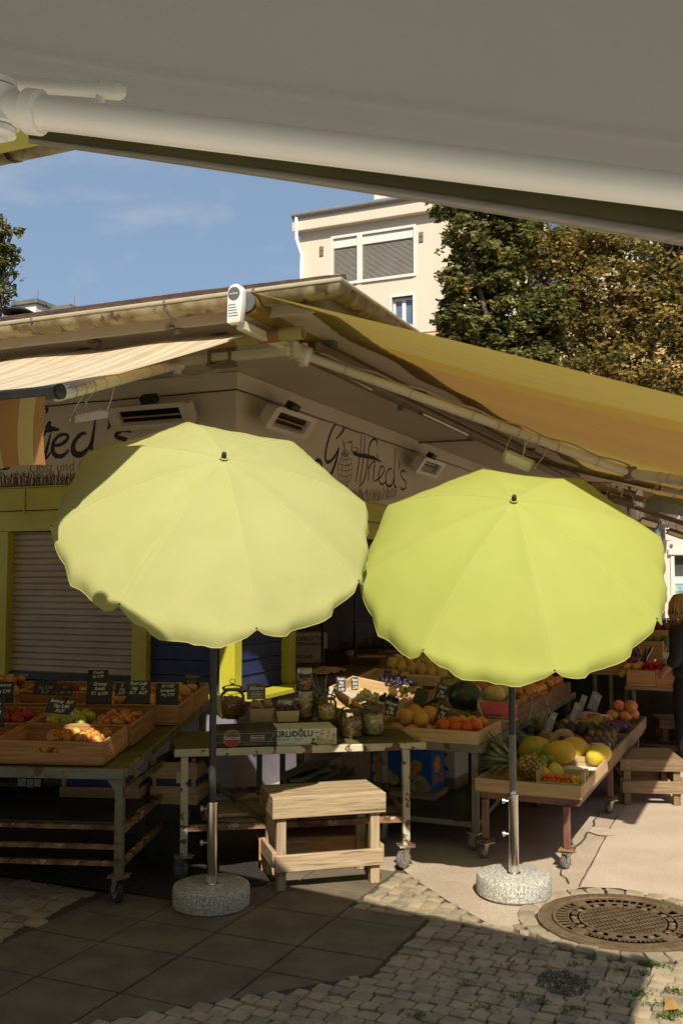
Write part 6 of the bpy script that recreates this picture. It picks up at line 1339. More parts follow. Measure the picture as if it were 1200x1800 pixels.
# ---- apple crates on the left trolley
def tcr(label, x0, x1, y0, y1, group=None, H=.118, dz=.006, hole=True):
    yc = (y0 + y1) / 2; p = L1((x0 + x1) / 2, yc, slope(yc) + dz); return crate(label, p, R1, x1 - x0, y1 - y0, H, 'crate', hole, math.atan(.075), group)
C1 = tcr('brown wooden crate of blush apples at the very front of the left trolley', -.665, -.10, .03, .42)
C2 = tcr('brown wooden crate of green and blush apples behind the front apple crate', -.665, -.085, .43, .85)
C1b = tcr('wooden crate cut by the left edge in the front row of the left trolley', -1.24, -.675, .03, .42)
C2b = tcr('wooden crate of dark red apples at the left edge in the second row', -1.24, -.675, .43, .85)
C3 = tcr('wooden crate of yellow apples in the third row of the left trolley', -.53, .035, .95, 1.32, dz=.0065)
C4 = tcr('rearmost right wooden crate on the left trolley, against the blue panels', -.53, .035, 1.33, 1.70, dz=.0065)
C3b = tcr('wooden crate of single red apples in the middle of the third row', -1.11, -.54, .95, 1.32, dz=.0065)
C4b = tcr('rear wooden crate of red apples below the roller shutter', -1.11, -.54, 1.33, 1.70, dz=.0065)
C3c = tcr('wooden crate of red and yellow apples at the left edge in the third row', -1.70, -1.12, .95, 1.32, dz=.0065)
C4c = tcr('rear wooden crate at the left edge below the roller shutter', -1.70, -1.12, 1.33, 1.70, dz=.0065)
for c_, k, x0, x1, y0, y1, lb, gr, kp, ly in [
    (C1, 'apple', -.08, .25, -.17, .13, 'red and yellow blush apple in the frontmost crate', 'apples in the front crate', .95, 2),
    (C2, 'green_apple', -.25, .03, -.18, .17, 'green apple in the crate behind the front crate', 'green apples', 1, 2),
    (C2, 'apple', .04, .27, -.18, .17, 'blush apple beside the green apples', 'blush apples beside the green ones', 1, 2),
    (C2b, 'dark_apple', -.26, .26, -.18, .17, 'dark red apple in the second row crate at the left edge', 'dark red apples at the left edge', 1, 2),
    (C3, 'yellow_apple', -.25, .26, -.16, .15, 'yellow apple in the third row crate', 'yellow apples in the third row', .9, 2),
    (C4, 'apple', -.25, .05, -.16, .15, 'red apple in the rearmost right crate', 'red apples in the rear right crate', .9, 2),
    (C4, 'yellow_apple', .05, .26, -.16, .15, 'yellow apple in the rearmost right crate', 'yellow apples in the rear right crate', .9, 2),
    (C3b, 'dark_apple', -.2, .26, -.16, .15, 'dark red apple in the middle crate of the third row', 'apples in the middle crate of the third row', .45, 1),
    (C4b, 'dark_apple', -.26, .1, -.16, .15, 'dark red apple in the rear crate below the roller shutter', 'apples in the rear crate below the shutter', .6, 2),
    (C3c, 'apple', -.1, .27, -.16, .15, 'blush apple in the third row crate at the left edge', 'apples in the third row crate at the left edge', .9, 2),
    (C4c, 'apple', -.0, .27, -.16, .15, 'red apple in the rear crate at the left edge', 'apples in the rear crate at the left edge', .9, 3)]:
    fill(k, xf(c_), x0, x1, y0, y1, .014, lb, gr, ly, 1.0, 2.0, hash(gr) % 97 if False else len(lb) * 7 + len(gr), kp)
# ---- crates and cartons on the trolley shelf
def liner(c_, L, W, H, name='paper_liner'):
    mb = MB(); mb.bx(-L / 2 + .016, L / 2 - .016, -W / 2 + .0145, -W / 2 + .017, .013, H + .03); mb.bx(L / 2 - .018, L / 2 - .0155, -W / 2 + .02, W / 2 - .02, .013, H + .03); mb.build(name, M['blue_liner'], c_)
def slat_crate(label, loc, rz, L, W, H, gap):
    t = thing('slatted_crate', label, 'crate', loc, rz)
    for y in (-W / 2 + .006, W / 2 - .006):
        mb = MB(); mb.bx(-L / 2, L / 2, y - .005, y + .005, 0, H * .42); mb.build('slat', M['pale_x'], t, bevel=.001)
        if gap: mb = MB(); mb.bx(-L / 2, L / 2, y - .005, y + .005, H * .6, H); mb.build('slat', M['pale_x'], t, bevel=.001)
    for x in (-L / 2 + .005, L / 2 - .005):
        mb = MB(); mb.bx(x - .005, x + .005, -W / 2 + .012, W / 2 - .012, 0, H * .42); mb.build('slat', M['pale_y'], t, bevel=.001)
        if gap: mb = MB(); mb.bx(x - .005, x + .005, -W / 2 + .012, W / 2 - .012, H * .6, H); mb.build('slat', M['pale_y'], t, bevel=.001)
    for x in (-1, 1):
        for y in (-1, 1): mb = MB(); mb.bx(x * (L / 2 - .022) - .011, x * (L / 2 - .022) + .011, y * (W / 2 - .023) - .011, y * (W / 2 - .023) + .011, 0, H + .02); mb.build('corner_post', M['pale_z'], t)
    mb = MB(); mb.bx(-L / 2 + .012, L / 2 - .012, -W / 2 + .0125, -W / 2 + .0145, .01, H - .01); mb.bx(L / 2 - .0125, L / 2 - .0105, -W / 2 + .02, W / 2 - .02, .01, H - .01); mb.build('paper_liner', M['blue_liner'], t)
    mb = MB(); mb.bx(-L / 2 + .013, L / 2 - .013, -W / 2 + .015, W / 2 - .013, .0, .01); mb.build('base', M['pale_x'], t)
    return t
q = onz(178, 1404, .378); s1 = slat_crate('pale wooden crate with blue paper lining on the trolley shelf', (q.x, q.y + .16, .378), R1, .46, .30, .135, False)
q = onz(300, 1400, .378); s2 = slat_crate('taller slatted crate with blue lining and a paper label under the nut table', (q.x + .03, q.y + .19, .33), rad(-6), .27, .36, .235, True)
mb = MB(); mb.bx(.02, .085, -.189, -.1815, .12, .185); mb.build('paper_label', M['paper'], s2)
mb = MB(); mb.bx(-.16, .16, -.16, .16, 0, .33); pl_t = tag(mb.build('box', M['black']), 'dark plastic box under the slatted crate', 'box'); pl_t.location = s2.location - Vector((0, 0, .33)); pl_t.rotation_euler = (0, 0, rad(-6))
def carton(label, loc, rz, L, W, H, mat, open_top=False, cat='carton', group=None, name='carton'):
    t = thing(name, label, cat, loc, rz, group); mb = MB(); th = .004
    mb.bx(-L / 2, L / 2, -W / 2, -W / 2 + th, 0, H); mb.bx(-L / 2, L / 2, W / 2 - th, W / 2, 0, H); mb.bx(-L / 2, -L / 2 + th, -W / 2 + th, W / 2 - th, 0, H); mb.bx(L / 2 - th, L / 2, -W / 2 + th, W / 2 - th, 0, H); mb.bx(-L / 2 + th, L / 2 - th, -W / 2 + th, W / 2 - th, 0, th)
    if not open_top: mb.bx(-L / 2 + th, L / 2 - th, -W / 2 + th, W / 2 - th, H - th, H - .0005)
    mb.build('walls', mat, t, bevel=.0012); return t
def front_quad(t, L, W, x0, x1, z0, z1, mat, name, side='front', d=.0012):
    mb = MB()
    if side == 'front': mb.add([(x0, -W / 2 - d, z0), (x1, -W / 2 - d, z0), (x1, -W / 2 - d, z1), (x0, -W / 2 - d, z1)], [(0, 1, 2, 3)])
    else: mb.add([(L / 2 + d, x0, z0), (L / 2 + d, x1, z0), (L / 2 + d, x1, z1), (L / 2 + d, x0, z1)], [(0, 1, 2, 3)])
    return mb.build(name, mat, t)
def ftext(t, W, body, size, x, z, mat, align='CENTER', shear=0, bold=0, L=None, side='front', wscale=1.0, d=.0006):
    T = xf(t); R3 = T.to_3x3()
    if side == 'front': return text_mesh('lettering', body, size, mat, t, T @ Vector((x, -W / 2 - d, z)), R3 @ Vector((1, 0, 0)), R3 @ Vector((0, 0, 1)), shear, align, bold, wscale)
    return text_mesh('lettering', body, size, mat, t, T @ Vector((L / 2 + d, x, z)), R3 @ Vector((0, 1, 0)), R3 @ Vector((0, 0, 1)), shear, align, bold, wscale)
q = onz(45, 1394, .378); bx_ = carton('black carton with white labels on the shelf at the left edge', (q.x - .04, q.y + .14, .378), R1, .32, .26, .095, M['black_card'])
for a, b, z0, z1 in ((.005, .055, .035, .078), (.06, .095, .03, .075), (.10, .14, .035, .078)): front_quad(bx_, .32, .26, a, b, z0, z1, M['paper'], 'paper_label')
ftext(bx_, .26, 'Grandola', .04, -.07, .045, M['gold_print'], shear=.25)
# ================================================================== price signs
def sign(label, px, py, Y, w, h, lines, yaw=0.0, tilt=.22, block=False, roll=0.0, mat='chalk', sz=.30, board='slate'):
    """black chalk card standing on a crate edge; w and h are its real size in metres, px/py its centre"""
    c = onY(px, py, Y); t = thing('price_sign', label, 'price sign', c - ZD * h / 2)
    R3 = Matrix.Rotation(yaw, 3, 'Z') @ Matrix.Rotation(-tilt, 3, 'X') @ Matrix.Rotation(roll, 3, 'Y')
    x, z = R3 @ Vector((1, 0, 0)), R3 @ Vector((0, 0, 1)); y = z.cross(x)
    mb = MB(); mb.box(c, (w, .004, h), frame(x, y, z)); mb.build('board', M[board], t, world=True)
    n = len(lines)
    for i, ln in enumerate(lines):
        if not ln: continue
        o_ = c + z * (h * (.5 - (i + .5) / n) * .92) - y * .0026
        text_mesh('lettering', ln, h * sz * min(1, 2.6 / n) * 1.15, M[mat], t, o_, x, z, .28, 'CENTER', .0004, min(1.0, w / (len(ln) * h * sz * .56 * min(1, 2.6 / n) * 1.15) * .95))
    if block:
        mb = MB(); mb.box(c - z * (h / 2 + .022) + y * .004, (w * .96, .03, .044), frame(x, y, z)); mb.build('stand_block', M['black'], t, world=True, bevel=.002)
    return t
sg = 'black chalk price sign '
sign(sg + 'cut by the left edge above the dark red apples', 5, 1210, 5.75, .13, .075, ['innenrot', '1kg 3,90'], block=True)
sign(sg + 'at the left edge in the second crate row', -8, 1246, 5.32, .10, .10, ['1kg', '2,90'], block=True)
sign(sg + 'with faded writing, wider of the two below the shutter', 79, 1209, 6.02, .135, .086, ['', '1kg 0,90', 'AUT'], mat='chalk_dim')
sign(sg + 'with faded writing, smaller one next to the wide faded sign', 114, 1213, 6.02, .092, .066, ['Kl I', '1kg 1,90'], mat='chalk_dim')
sign(sg + 'right above the boldest sign on the left trolley', 172, 1189, 6.45, .132, .08, ['Candle', 'kg 2,90', ''])
sign(sg + 'with the boldest white writing, standing among the green apples', 175, 1211, 5.82, .150, .088, ['Granny', 'Smith', 'Kl I  kg 4,90'], block=True)
sign(sg + 'half hidden behind the wide sign over the blush apples', 214, 1212, 6.05, .075, .078, ['E', '1kg', 'AUT'], tilt=.3)
sign(sg + 'wide one over the blush apples in the second row', 243, 1210, 5.82, .142, .088, ['Red Lady', '1kg   5,-', 'Kl I   AUT'], block=True, mat='chalk')
sign(sg + 'lying low behind the front crate of blush apples', 107, 1242, 5.47, .150, .085, ['Boskoop   AUT', '1kg 3,90', 'AUT'], tilt=.45, roll=.12)
sign(sg + 'in the third row crate of yellow apples', 294, 1214, 6.0, .138, .082, ['Kl I DE', 'Jonagold', '1kg 2,90'], block=True)
sign(sg + 'with gold writing at the rear right of the left trolley', 337, 1194, 6.6, .108, .072, ['Gravensteiner', 'Kl I  kg 2,-'], block=True, mat='gold_print')
# ================================================================== nut table
ZT = .6845
def on2(px, py, z=ZT): return onz(px, py, z)
def P2t(px, py, z=ZT): q = onz(px, py, z); q.z = z; return q
# the two printed boxes along the front edge
y0 = xf(t2).inverted() @ P2t(434, 1306); bh = .094
bxA = carton('black printed date box with a round emblem on the nut table', L2(.17 + .0, .135, ZT), R2, .345, .24, bh, M['black_card'])
bxB = carton('white printed box of dried figs next to the black box on the nut table', L2(.535 - .025, .135, ZT), R2, .33, .24, bh - .004, M['white_card'])
bxA.location = L2(.325, .12, ZT); bxB.location = L2(.325 + .1725 + .166, .12, ZT)
def disc(t, L, W, x, z, r, mat, name, d, seg=28):
    mb = MB(); mb.add([(x + r * math.cos(2 * math.pi * k / seg), -W / 2 - d, z + r * math.sin(2 * math.pi * k / seg)) for k in range(seg)], [tuple(range(seg))]); return mb.build(name, mat, t)
def ring_(t, W, x, z, r0, r1, mat, name, d, seg=32, a0=0, a1=2 * math.pi):
    mb = MB(); pts = []
    for k in range(seg + 1): a = a0 + (a1 - a0) * k / seg; pts += [(x + r0 * math.cos(a), -W / 2 - d, z + r0 * math.sin(a)), (x + r1 * math.cos(a), -W / 2 - d, z + r1 * math.sin(a))]
    mb.add(pts, [(2 * k, 2 * k + 1, 2 * k + 3, 2 * k + 2) for k in range(seg)]); return mb.build(name, mat, t)
WA = .24
for x0, x1, z in ((-.17, .17, .073), (-.17, .17, .027), (-.03, .09, .013)): front_quad(bxA, .345, WA, x0, x1, z, z + .0018, M['gold_print'], 'printed_line', d=.0008)
disc(bxA, .345, WA, -.072, .05, .046, M['black_card'], 'emblem', .0012); ring_(bxA, WA, -.072, .05, .043, .0465, M['gold_print'], 'emblem_ring', .0016)
mb = MB()
for k in range(13):
    a = math.pi * (k + .5) / 13; mb.add([(-.072 + .012 * math.cos(a), -WA / 2 - .0017, .052 + .012 * math.sin(a)), (-.072 + .041 * math.cos(a - .05), -WA / 2 - .0017, .052 + .041 * math.sin(a - .05)), (-.072 + .041 * math.cos(a + .05), -WA / 2 - .0017, .052 + .041 * math.sin(a + .05))], [(0, 1, 2)])
mb.build('sun_rays', M['gold_print'], bxA)
ring_(bxA, WA, -.072, .05, .0, .042, M['red_print'], 'emblem_base', .0016, 20, math.pi * 1.06, math.pi * 1.94)
ftext(bxA, WA, 'SunCrest', .026, -.072, .051, M['paper'], bold=.0006, d=.0022, wscale=.85)
front_quad(bxA, .345, WA, .03, .103, .037, .062, M['maroon'], 'label_panel', d=.0012)
for x0, x1, z0, z1 in ((.028, .105, .061, .063), (.028, .105, .036, .038), (.028, .030, .038, .061), (.103, .105, .038, .061)): front_quad(bxA, .345, WA, x0, x1, z0, z1, M['paper'], 'label_frame', d=.0016)
ftext(bxA, WA, 'MEDJOOL DATES', .0125, .0665, .0495, M['paper'], bold=.0004, d=.002, wscale=.72); ftext(bxA, WA, 'MEHADRIN QUALITY', .007, .03, .018, M['gold_print'], d=.002)
mb = MB(); mb.add([(.118, -WA / 2 - .0015, .004), (.122, -WA / 2 - .0015, .004), (.172, -WA / 2 - .0015, .088), (.166, -WA / 2 - .0015, .088)], [(0, 1, 2, 3)]); mb.build('printed_line', M['grey_pole'], bxA)
ftext(bxB, WA, 'KIRLIOĞLU', .046, -.075, .063, M['green_print'], bold=.0016, d=.001, wscale=.94)
for i, (x, z, s_) in enumerate(((-.128, .038, 'KURUTULMUŞ'), (-.128, .031, 'INCIR  DRIED FIGS'), (-.05, .038, 'GETROCKNETE'), (-.05, .031, 'FEIGEN'), (-.095, .014, 'product of turkey'))): ftext(bxB, WA, s_, .0085, x, z, M['green_print'], d=.001)
ftext(bxB, WA, 'Net 5 Kg', .014, .065, .070, M['green_print'], d=.001, shear=.2, bold=.0003)
mb = MB(); rnd = random.Random(4); fmats = [mk('printed_fig', (.50, .42, .12), .6, col2=(.62, .55, .25), scale=60), M['green_print']]
for i in range(46):
    x = .055 + .105 * rnd.random(); zmx = .018 + .075 * min(1, (x - .03) / .07); z = .008 + rnd.random() * (zmx - .010); r = rnd.uniform(.0075, .0105)
    mb.add([(x + r * math.cos(k) , -WA / 2 - .0012 - i * .00004, z + r * .85 * math.sin(k)) for k in [6.283 * j / 10 for j in range(10)]], [tuple(range(10))], 0)
for x, z in ((.035, .03), (.03, .012), (.05, .008)): mb.add([(x - .013, -WA / 2 - .0012, z - .003), (x, -WA / 2 - .0012, z + .010), (x + .014, -WA / 2 - .0012, z + .002), (x + .002, -WA / 2 - .0012, z - .009)], [(0, 1, 2, 3)], 1)
mb.build('printed_figs', [mk('printed_fig_a', (.40, .33, .10), .6, col2=(.66, .6, .32), scale=70, lo=.45, hi=.55), M['green_print']], bxB)
ring_(bxB, WA, .0 - .076 + .012, .063, .0085, .0125, M['green_print'], 'printed_ring', .0014)
# ---- jars
def nutmat(n_, a, b): return mk(n_, a, .6, col2=b, scale=30, rnd=0)
NM = dict(almond=nutmat('almond_skin', (0.319, 0.145, 0.065), (0.464, 0.232, 0.102)), cashew=nutmat('cashew', (0.725, 0.580, 0.290), (0.800, 0.711, 0.392)), walnut=nutmat('walnut_half', (0.435, 0.261, 0.116), (0.667, 0.435, 0.203)), hazel=nutmat('hazelnut', (0.609, 0.435, 0.189), (0.725, 0.536, 0.261)), pumpkin=nutmat('peanut_shell', (0.725, 0.522, 0.217), (0.800, 0.638, 0.304)), mixd=nutmat('dried_fruit', (0.290, 0.131, 0.043), (0.493, 0.290, 0.102)), dark=nutmat('dried_berries', (0.087, 0.029, 0.022), (0.145, 0.051, 0.029)))
def jar(label, p, R, H, fillh, nut, lid='glass', shape='straight', nr=.011, elong=(1, 1, 1), seed=1):
    t = thing('glass_jar', label, 'jar', p); rnd = random.Random(seed)
    if shape == 'straight': prof = [(0, .004), (R * .9, .004), (R, .014), (R, H * .74), (R * .96, H * .80), (R * .80, H * .86), (R * .78, H * .90)]
    else: prof = [(0, .004), (R * .82, .004), (R * .95, H * .12), (R, H * .4), (R * .98, H * .62), (R * .82, H * .72), (R * .70, H * .76), (R * .70, H * .80)]
    mb = MB(); mb.lathe(prof, 36); mb.lathe([(0, .0), (R * .92, .0), (R * .9, .0035), (0, .0035)], 36); mb.build('jar_body', M['jar_glass'], t, smooth=50)
    rt = prof[-1][0]; zt_ = prof[-1][1]; mb = MB()
    if lid == 'glass':
        mb.lathe([(rt * 1.02, zt_ + .001), (rt * 1.16, zt_ + .004), (rt * 1.16, zt_ + .014), (rt * .9, zt_ + .022), (rt * .3, zt_ + .03), (rt * .16, zt_ + .036)], 32); mb.ball((0, 0, zt_ + .050), (.017, .017, .016), None, 16, 10); mb.build('glass_lid', M['jar_glass'], t, smooth=60)
        mb = MB(); mb.lathe([(rt * 1.03, zt_ - .004), (rt * 1.08, zt_ - .002), (rt * 1.08, zt_ + .002), (rt * 1.03, zt_ + .003)], 32); mb.build('rim_seal', M['grey_rubber'], t, smooth=60)
    else:
        mb.lathe([(rt * 1.02, zt_ - .012), (rt * 1.10, zt_ - .012), (rt * 1.10, zt_ + .016), (rt * 1.04, zt_ + .020), (0, zt_ + .020)], 32); mb.build('lid', M['cork'] if lid == 'cork' else M['zinc'], t, smooth=40)
    mb = MB(); Ri = R - .0035
    n = int(fillh * 2 * math.pi * Ri / (nr * nr * 2.6 * elong[0]))
    def rad_at(z): 
        for (r0, z0), (r1, z1) in zip(prof[1:], prof[2:]):
            if z0 <= z <= z1: return (r0 + (r1 - r0) * (z - z0) / (z1 - z0 + 1e-6)) - .0035
        return Ri
    for i in range(n):
        a = rnd.uniform(0, 6.283); z = .012 + fillh * rnd.random(); rr = rad_at(z) - nr * rnd.uniform(.9, 1.5)
        Rr = Matrix.Rotation(rnd.uniform(0, 6.28), 3, 'Z') @ Matrix.Rotation(rnd.uniform(0, 6.28), 3, 'X')
        mb.ball((rr * math.cos(a), rr * math.sin(a), z), (nr * elong[0], nr * elong[1], nr * elong[2]), Rr, 7, 5)
    for i in range(int(Ri * Ri / (nr * nr) * .9)):
        a = rnd.uniform(0, 6.283); rr = (Ri - nr) * math.sqrt(rnd.random()); mb.ball((rr * math.cos(a), rr * math.sin(a), .012 + fillh + rnd.uniform(-.3, .7) * nr), (nr * elong[0], nr * elong[1], nr * elong[2]), Matrix.Rotation(rnd.uniform(0, 6.28), 3, 'Y') @ Matrix.Rotation(rnd.uniform(0, 6.28), 3, 'Z'), 7, 5)
    mb.lathe([(0, .008), (Ri - nr * 1.6, .008), (Ri - nr * 1.6, .008 + fillh), (0, .008 + fillh)], 18)
    tag(mb.build('nuts', NM[nut], t, smooth=80), kind='stuff'); return t
zb = ZT + bh
def jp(px, py, z): q = onz(px, py, z); q.z = z + .0005; return q
j = jar('big lidded glass jar of almonds on the black box', jp(408, 1262, zb), .076, .205, .10, 'almond', 'glass', 'round', .011, (1.3, .8, .7), 2)
jar('front glass jar of walnuts on the table edge, left of the cashew jar', jp(617, 1296, ZT), .067, .165, .085, 'walnut', 'glass', 'straight', .012, (1.2, .9, .9), 3)
jar('front glass jar of cashews at the right end of the nut table', jp(656, 1292, ZT), .066, .165, .095, 'cashew', 'glass', 'straight', .011, (1.4, .75, .75), 4)
jj = jar('tall glass jar of peanuts with a metal lid on the white box', jp(537, 1262, zb), .048, .150, .105, 'pumpkin', 'zinc', 'straight', .011, (1.4, .7, .7), 5)
jar('glass jar of dried fruit stacked on top of the peanut jar', jj.location + Vector((-.008, .03, .156)), .052, .125, .05, 'mixd', 'zinc', 'straight', .012, (1.2, .8, .7), 6)
jar('wide glass jar of hazelnuts behind the white box', jp(574, 1268, zb) + Vector((0, .05, 0)), .058, .135, .065, 'hazel', 'glass', 'straight', .012, (1, 1, 1), 7)
jar('glass jar of dark berries behind the hazelnut jar', L2(.60, .42, ZT), .06, .20, .12, 'dark', 'zinc', 'straight', .010, (1, 1, 1), 8)
jar('glass jar of dried fruit behind the tall peanut jar', L2(.70, .44, ZT), .055, .21, .13, 'mixd', 'zinc', 'straight', .012, (1.2, .8, .8), 9)
# ---- small veneer punnets with card and tassels
def punnet(label, loc, rz, L, W, H, group=None):
    t = thing('punnet', label, 'punnet', loc, rz, group); mb = MB(); k = .88
    for (ax, ay, bx_, by_) in ((-1, -1, 1, -1), (1, -1, 1, 1), (1, 1, -1, 1), (-1, 1, -1, -1)):
        a, b = Vector((ax * L / 2 * k, ay * W / 2 * k, 0)), Vector((bx_ * L / 2 * k, by_ * W / 2 * k, 0)); c, d = Vector((bx_ * L / 2, by_ * W / 2, H)), Vector((ax * L / 2, ay * W / 2, H))
        nrm = (b - a).cross(d - a).normalized() * .0025; mb.prism([a, b, c, d], nrm)
    mb.build('veneer_sides', M['thin_x'], t); mb = MB(); mb.bx(-L / 2 * k, L / 2 * k, -W / 2 * k, W / 2 * k, 0.001, .004); mb.build('base', M['thin_x'], t)
    for x in (-L * .42, L * .42, -.01, .03): mb = MB(); mb.ball((x, -W / 2 * .95 - .0035, H * .55), (.0035, .002, .0035), None, 6, 4); mb.build('staple', M['zinc'], t)
    return t
pn1 = punnet('small veneer punnet of dried mushrooms with a card stuck in it', jp(458, 1268, zb) + Vector((0, .02, 0)), R2, .135, .10, .075)
pn2 = punnet('small veneer punnet of dark dried plums right of the mushroom punnet', jp(503, 1268, zb) + Vector((.003, .02, 0)), R2, .13, .10, .062)
rnd = random.Random(9); T = xf(pn1)
for i in range(14): fruit('ginger', T @ Vector((rnd.uniform(-.045, .05), rnd.uniform(-.03, .035), .072 + rnd.uniform(0, .035))), .55, None, 'pale dried mushroom piled in the card punnet', 'dried mushrooms in the punnet', rnd)
T = xf(pn2)
for i in range(20): fruit('plum', T @ Vector((rnd.uniform(-.05, .05), rnd.uniform(-.035, .035), .056 + rnd.uniform(0, .016))), .62, None, 'dark dried plum in the veneer punnet', 'dried plums in the punnet', rnd)
cd = thing('info_card', 'brown printed card with white lettering standing in the mushroom punnet', 'card', L2(.255, .17, zb + .075)); cc = onY(450, 1215, cd.location.y); R3 = RZ(R2)
mb = MB(); mb.box(cc, (.105, .003, .092), R3 @ Matrix.Rotation(-.1, 3, 'X')); mb.build('board', M['mauve'], cd, world=True)
mb = MB(); x_, z_ = R3 @ Vector((1, 0, 0)), Vector((0, 0, 1)); o_ = cc - R3 @ Vector((0, .006, 0))
mb.add([o_ + x_ * .046 * math.cos(a) + z_ * (.014 + .019 * math.sin(a)) for a in [6.283 * k / 24 for k in range(24)]], [tuple(range(24))]); mb.build('dark_oval', M['black'], cd, world=True)
text_mesh('lettering', 'Allaire', .030, M['paper'], cd, o_ + z_ * .016, x_, z_, 0, 'CENTER', .0006); text_mesh('lettering', 'champignons', .012, M['gold_print'], cd, o_ - z_ * .001, x_, z_, 0, 'CENTER', .0003)
text_mesh('lettering', 'Porcini', .020, M['paper'], cd, o_ - z_ * .016, x_, z_, 0, 'CENTER', .0002); text_mesh('lettering', 'getrocknet und fein', .008, M['paper'], cd, o_ - z_ * .030, x_, z_)
mb = MB(); rnd = random.Random(3); b0 = L2(.20, .16, zb + .05)
for i in range(26):
    a = rnd.uniform(-.5, .5); h = rnd.uniform(.11, .19); e = b0 + Vector((-.05 + rnd.uniform(-.03, .02), rnd.uniform(-.02, .02), h)); mb.tube([b0 + Vector((rnd.uniform(-.01, .01), 0, 0)), b0.lerp(e, .6) + Vector((.012, 0, .01)), e], [.004, .003, .001], 5)
tag(mb.build('dried_maize', mk('dry_husk', (.36, .33, .12), .8, col2=(.5, .45, .2)), smooth=60), 'bundle of dry straw coloured husks standing by the big almond jar', 'husks')
# ---- pineapples
def pineapple(label, p, axis, Rr, Hh, crown_l, seed, nleaf=46, up=1.0):
    ax = Vector(axis).normalized(); x = ax.cross(Vector((0, 0, 1)))
    x = Vector((1, 0, 0)) if x.length < .1 else x.normalized(); y = ax.cross(x); F = frame(x, y, ax); rnd = random.Random(seed)
    t = thing('pineapple', label, 'pineapple', p); p = Vector(p)
    mb = MB(); mb.ball(p, (Rr, Rr, Hh / 2), F, 28, 18); N_ = 118
    for i in range(N_):
        zc_ = 1 - 2 * (i + .5) / N_; a = i * 2.39996; rr_ = math.sqrt(1 - zc_ * zc_); q_ = Vector((rr_ * math.cos(a), rr_ * math.sin(a), zc_)); nn_ = Vector((q_.x / Rr, q_.y / Rr, q_.z / (Hh / 2))).normalized()
        tx_ = nn_.cross(Vector((0, 0, 1))).normalized() if abs(nn_.z) < .98 else Vector((1, 0, 0)); ty_ = nn_.cross(tx_); sz = Rr * .185
        mb.ball(p + F @ Vector((q_.x * Rr, q_.y * Rr, q_.z * Hh / 2)), (sz, sz * 1.12, sz * .5), F @ frame(tx_, ty_, nn_), 8, 6, None, 1)
    mb.build('body', [M['pine_gap'], M['pine_skin']], t, world=True, smooth=60)
    for part, cnt in (('leaf', nleaf),):
        for i in range(cnt):
            f = i / cnt; a = i * 2.4; lean = .15 + 1.05 * (1 - f) ** 1.1 * up; L = crown_l * (.55 + .5 * math.sin(math.pi * (.25 + .6 * f))) * rnd.uniform(.85, 1.1); wd = .016 * rnd.uniform(.8, 1.2)
            o_ = p + ax * (Hh / 2 * .93 + .035 * f); dr = x * math.cos(a) + y * math.sin(a); mb = MB(); rows = []
            for k in range(7):
                s_ = k / 6; d = ax * (L * s_ * math.cos(lean * (1 + .25 * s_))) + dr * (L * s_ * math.sin(lean * (1 + .25 * s_)) + .012); c = o_ + d - ax * (.02 * s_ * s_); ww = wd * (1 - s_) ** .7 * (.75 + .5 * s_) + .0004
                tg = ax.cross(dr); rows += [c - tg * ww, c - dr * ww * .35, c + tg * ww]
            mb.add(rows, [f_ for k in range(6) for f_ in ((3 * k, 3 * k + 1, 3 * k + 4, 3 * k + 3), (3 * k + 1, 3 * k + 2, 3 * k + 5, 3 * k + 4))]); mb.build('leaf', M['pine_leaf'], t, world=True, smooth=70)
    return t
M['pine_skin'] = mk('pineapple_skin', (.34, .20, .05), .6, col2=(.60, .42, .12), scale=26, lo=.4, hi=.6, third=(.16, .12, .03), tscale=34, tlo=.55, thi=.62)
M['pine_gap'] = mk('pineapple_gap', (.10, .085, .025), .8, col2=(.16, .12, .04), scale=20)
M['pine_leaf'] = mk('pineapple_leaf', (.22, .28, .13), .5, col2=(.38, .43, .24), scale=9, stretch=(1, 1, .4), transl=.12)
pineapple('green pineapple crown lying behind the nut jars', L2(.92, .50, ZT + .075), (-.72, -.25, .55), .055, .13, .24, 4, 40, .8)
# ================================================================== crates of the large stall (stall frame: w across, u deep)
def kcr(label, w0, w1, u0, u1, z, H=.12, w='pale', hole=False, tilt=0, group=None):
    return crate(label, K((u0 + u1) / 2, (w0 + w1) / 2, z), KROT, w1 - w0, u1 - u0, H, w, hole, tilt, group)
ZC = .602
F1 = kcr('pale wooden crate of grapefruit and red oranges at the front corner of the large stall', 1.0, 1.60, .07, .62, ZC, .098)
mb = MB(); mb.bx(-.02, -.006, -.26, .26, .012, .09); mb.build('divider', M['pale_y'], F1)
fill('grapefruit', xf(F1), -.285, -.03, -.26, .22, .012, 'yellow pink grapefruit in the front left half of the corner crate', 'grapefruit in the corner crate', 2, 1.0, 1.95, 5)
fill('blood_orange', xf(F1), 0.0, .285, -.26, .05, .012, 'deep orange fruit in the front right half of the corner crate', 'deep oranges in the corner crate', 2, 1.0, 1.85, 6)
fill('pale_orange', xf(F1), 0.0, .285, .0, .26, .012, 'pale orange fruit behind the deep oranges in the corner crate', 'pale oranges in the corner crate', 2, 1.0, 1.9, 7)
F2 = kcr('wooden crate with straw, watermelon and melon slice behind the orange crate', 1.0, 1.60, .63, 1.02, ZC, .115, 'old')
F3 = kcr('wooden crate of straw and yellow melons on the large stall', 1.0, 1.60, 1.03, 1.46, ZC, .115, 'old')
F4 = kcr('wooden crate of mangoes and straw on the large stall', 1.0, 1.60, 1.47, 1.90, ZC, .115, 'old')
F5 = kcr('wooden crate of peaches on the large stall', 1.0, 1.60, 1.91, 2.34, ZC, .115, 'old')
F6 = kcr('wooden crate of plums at the far end of the large stall', 1.0, 1.60, 2.35, 2.95, ZC, .115, 'old')
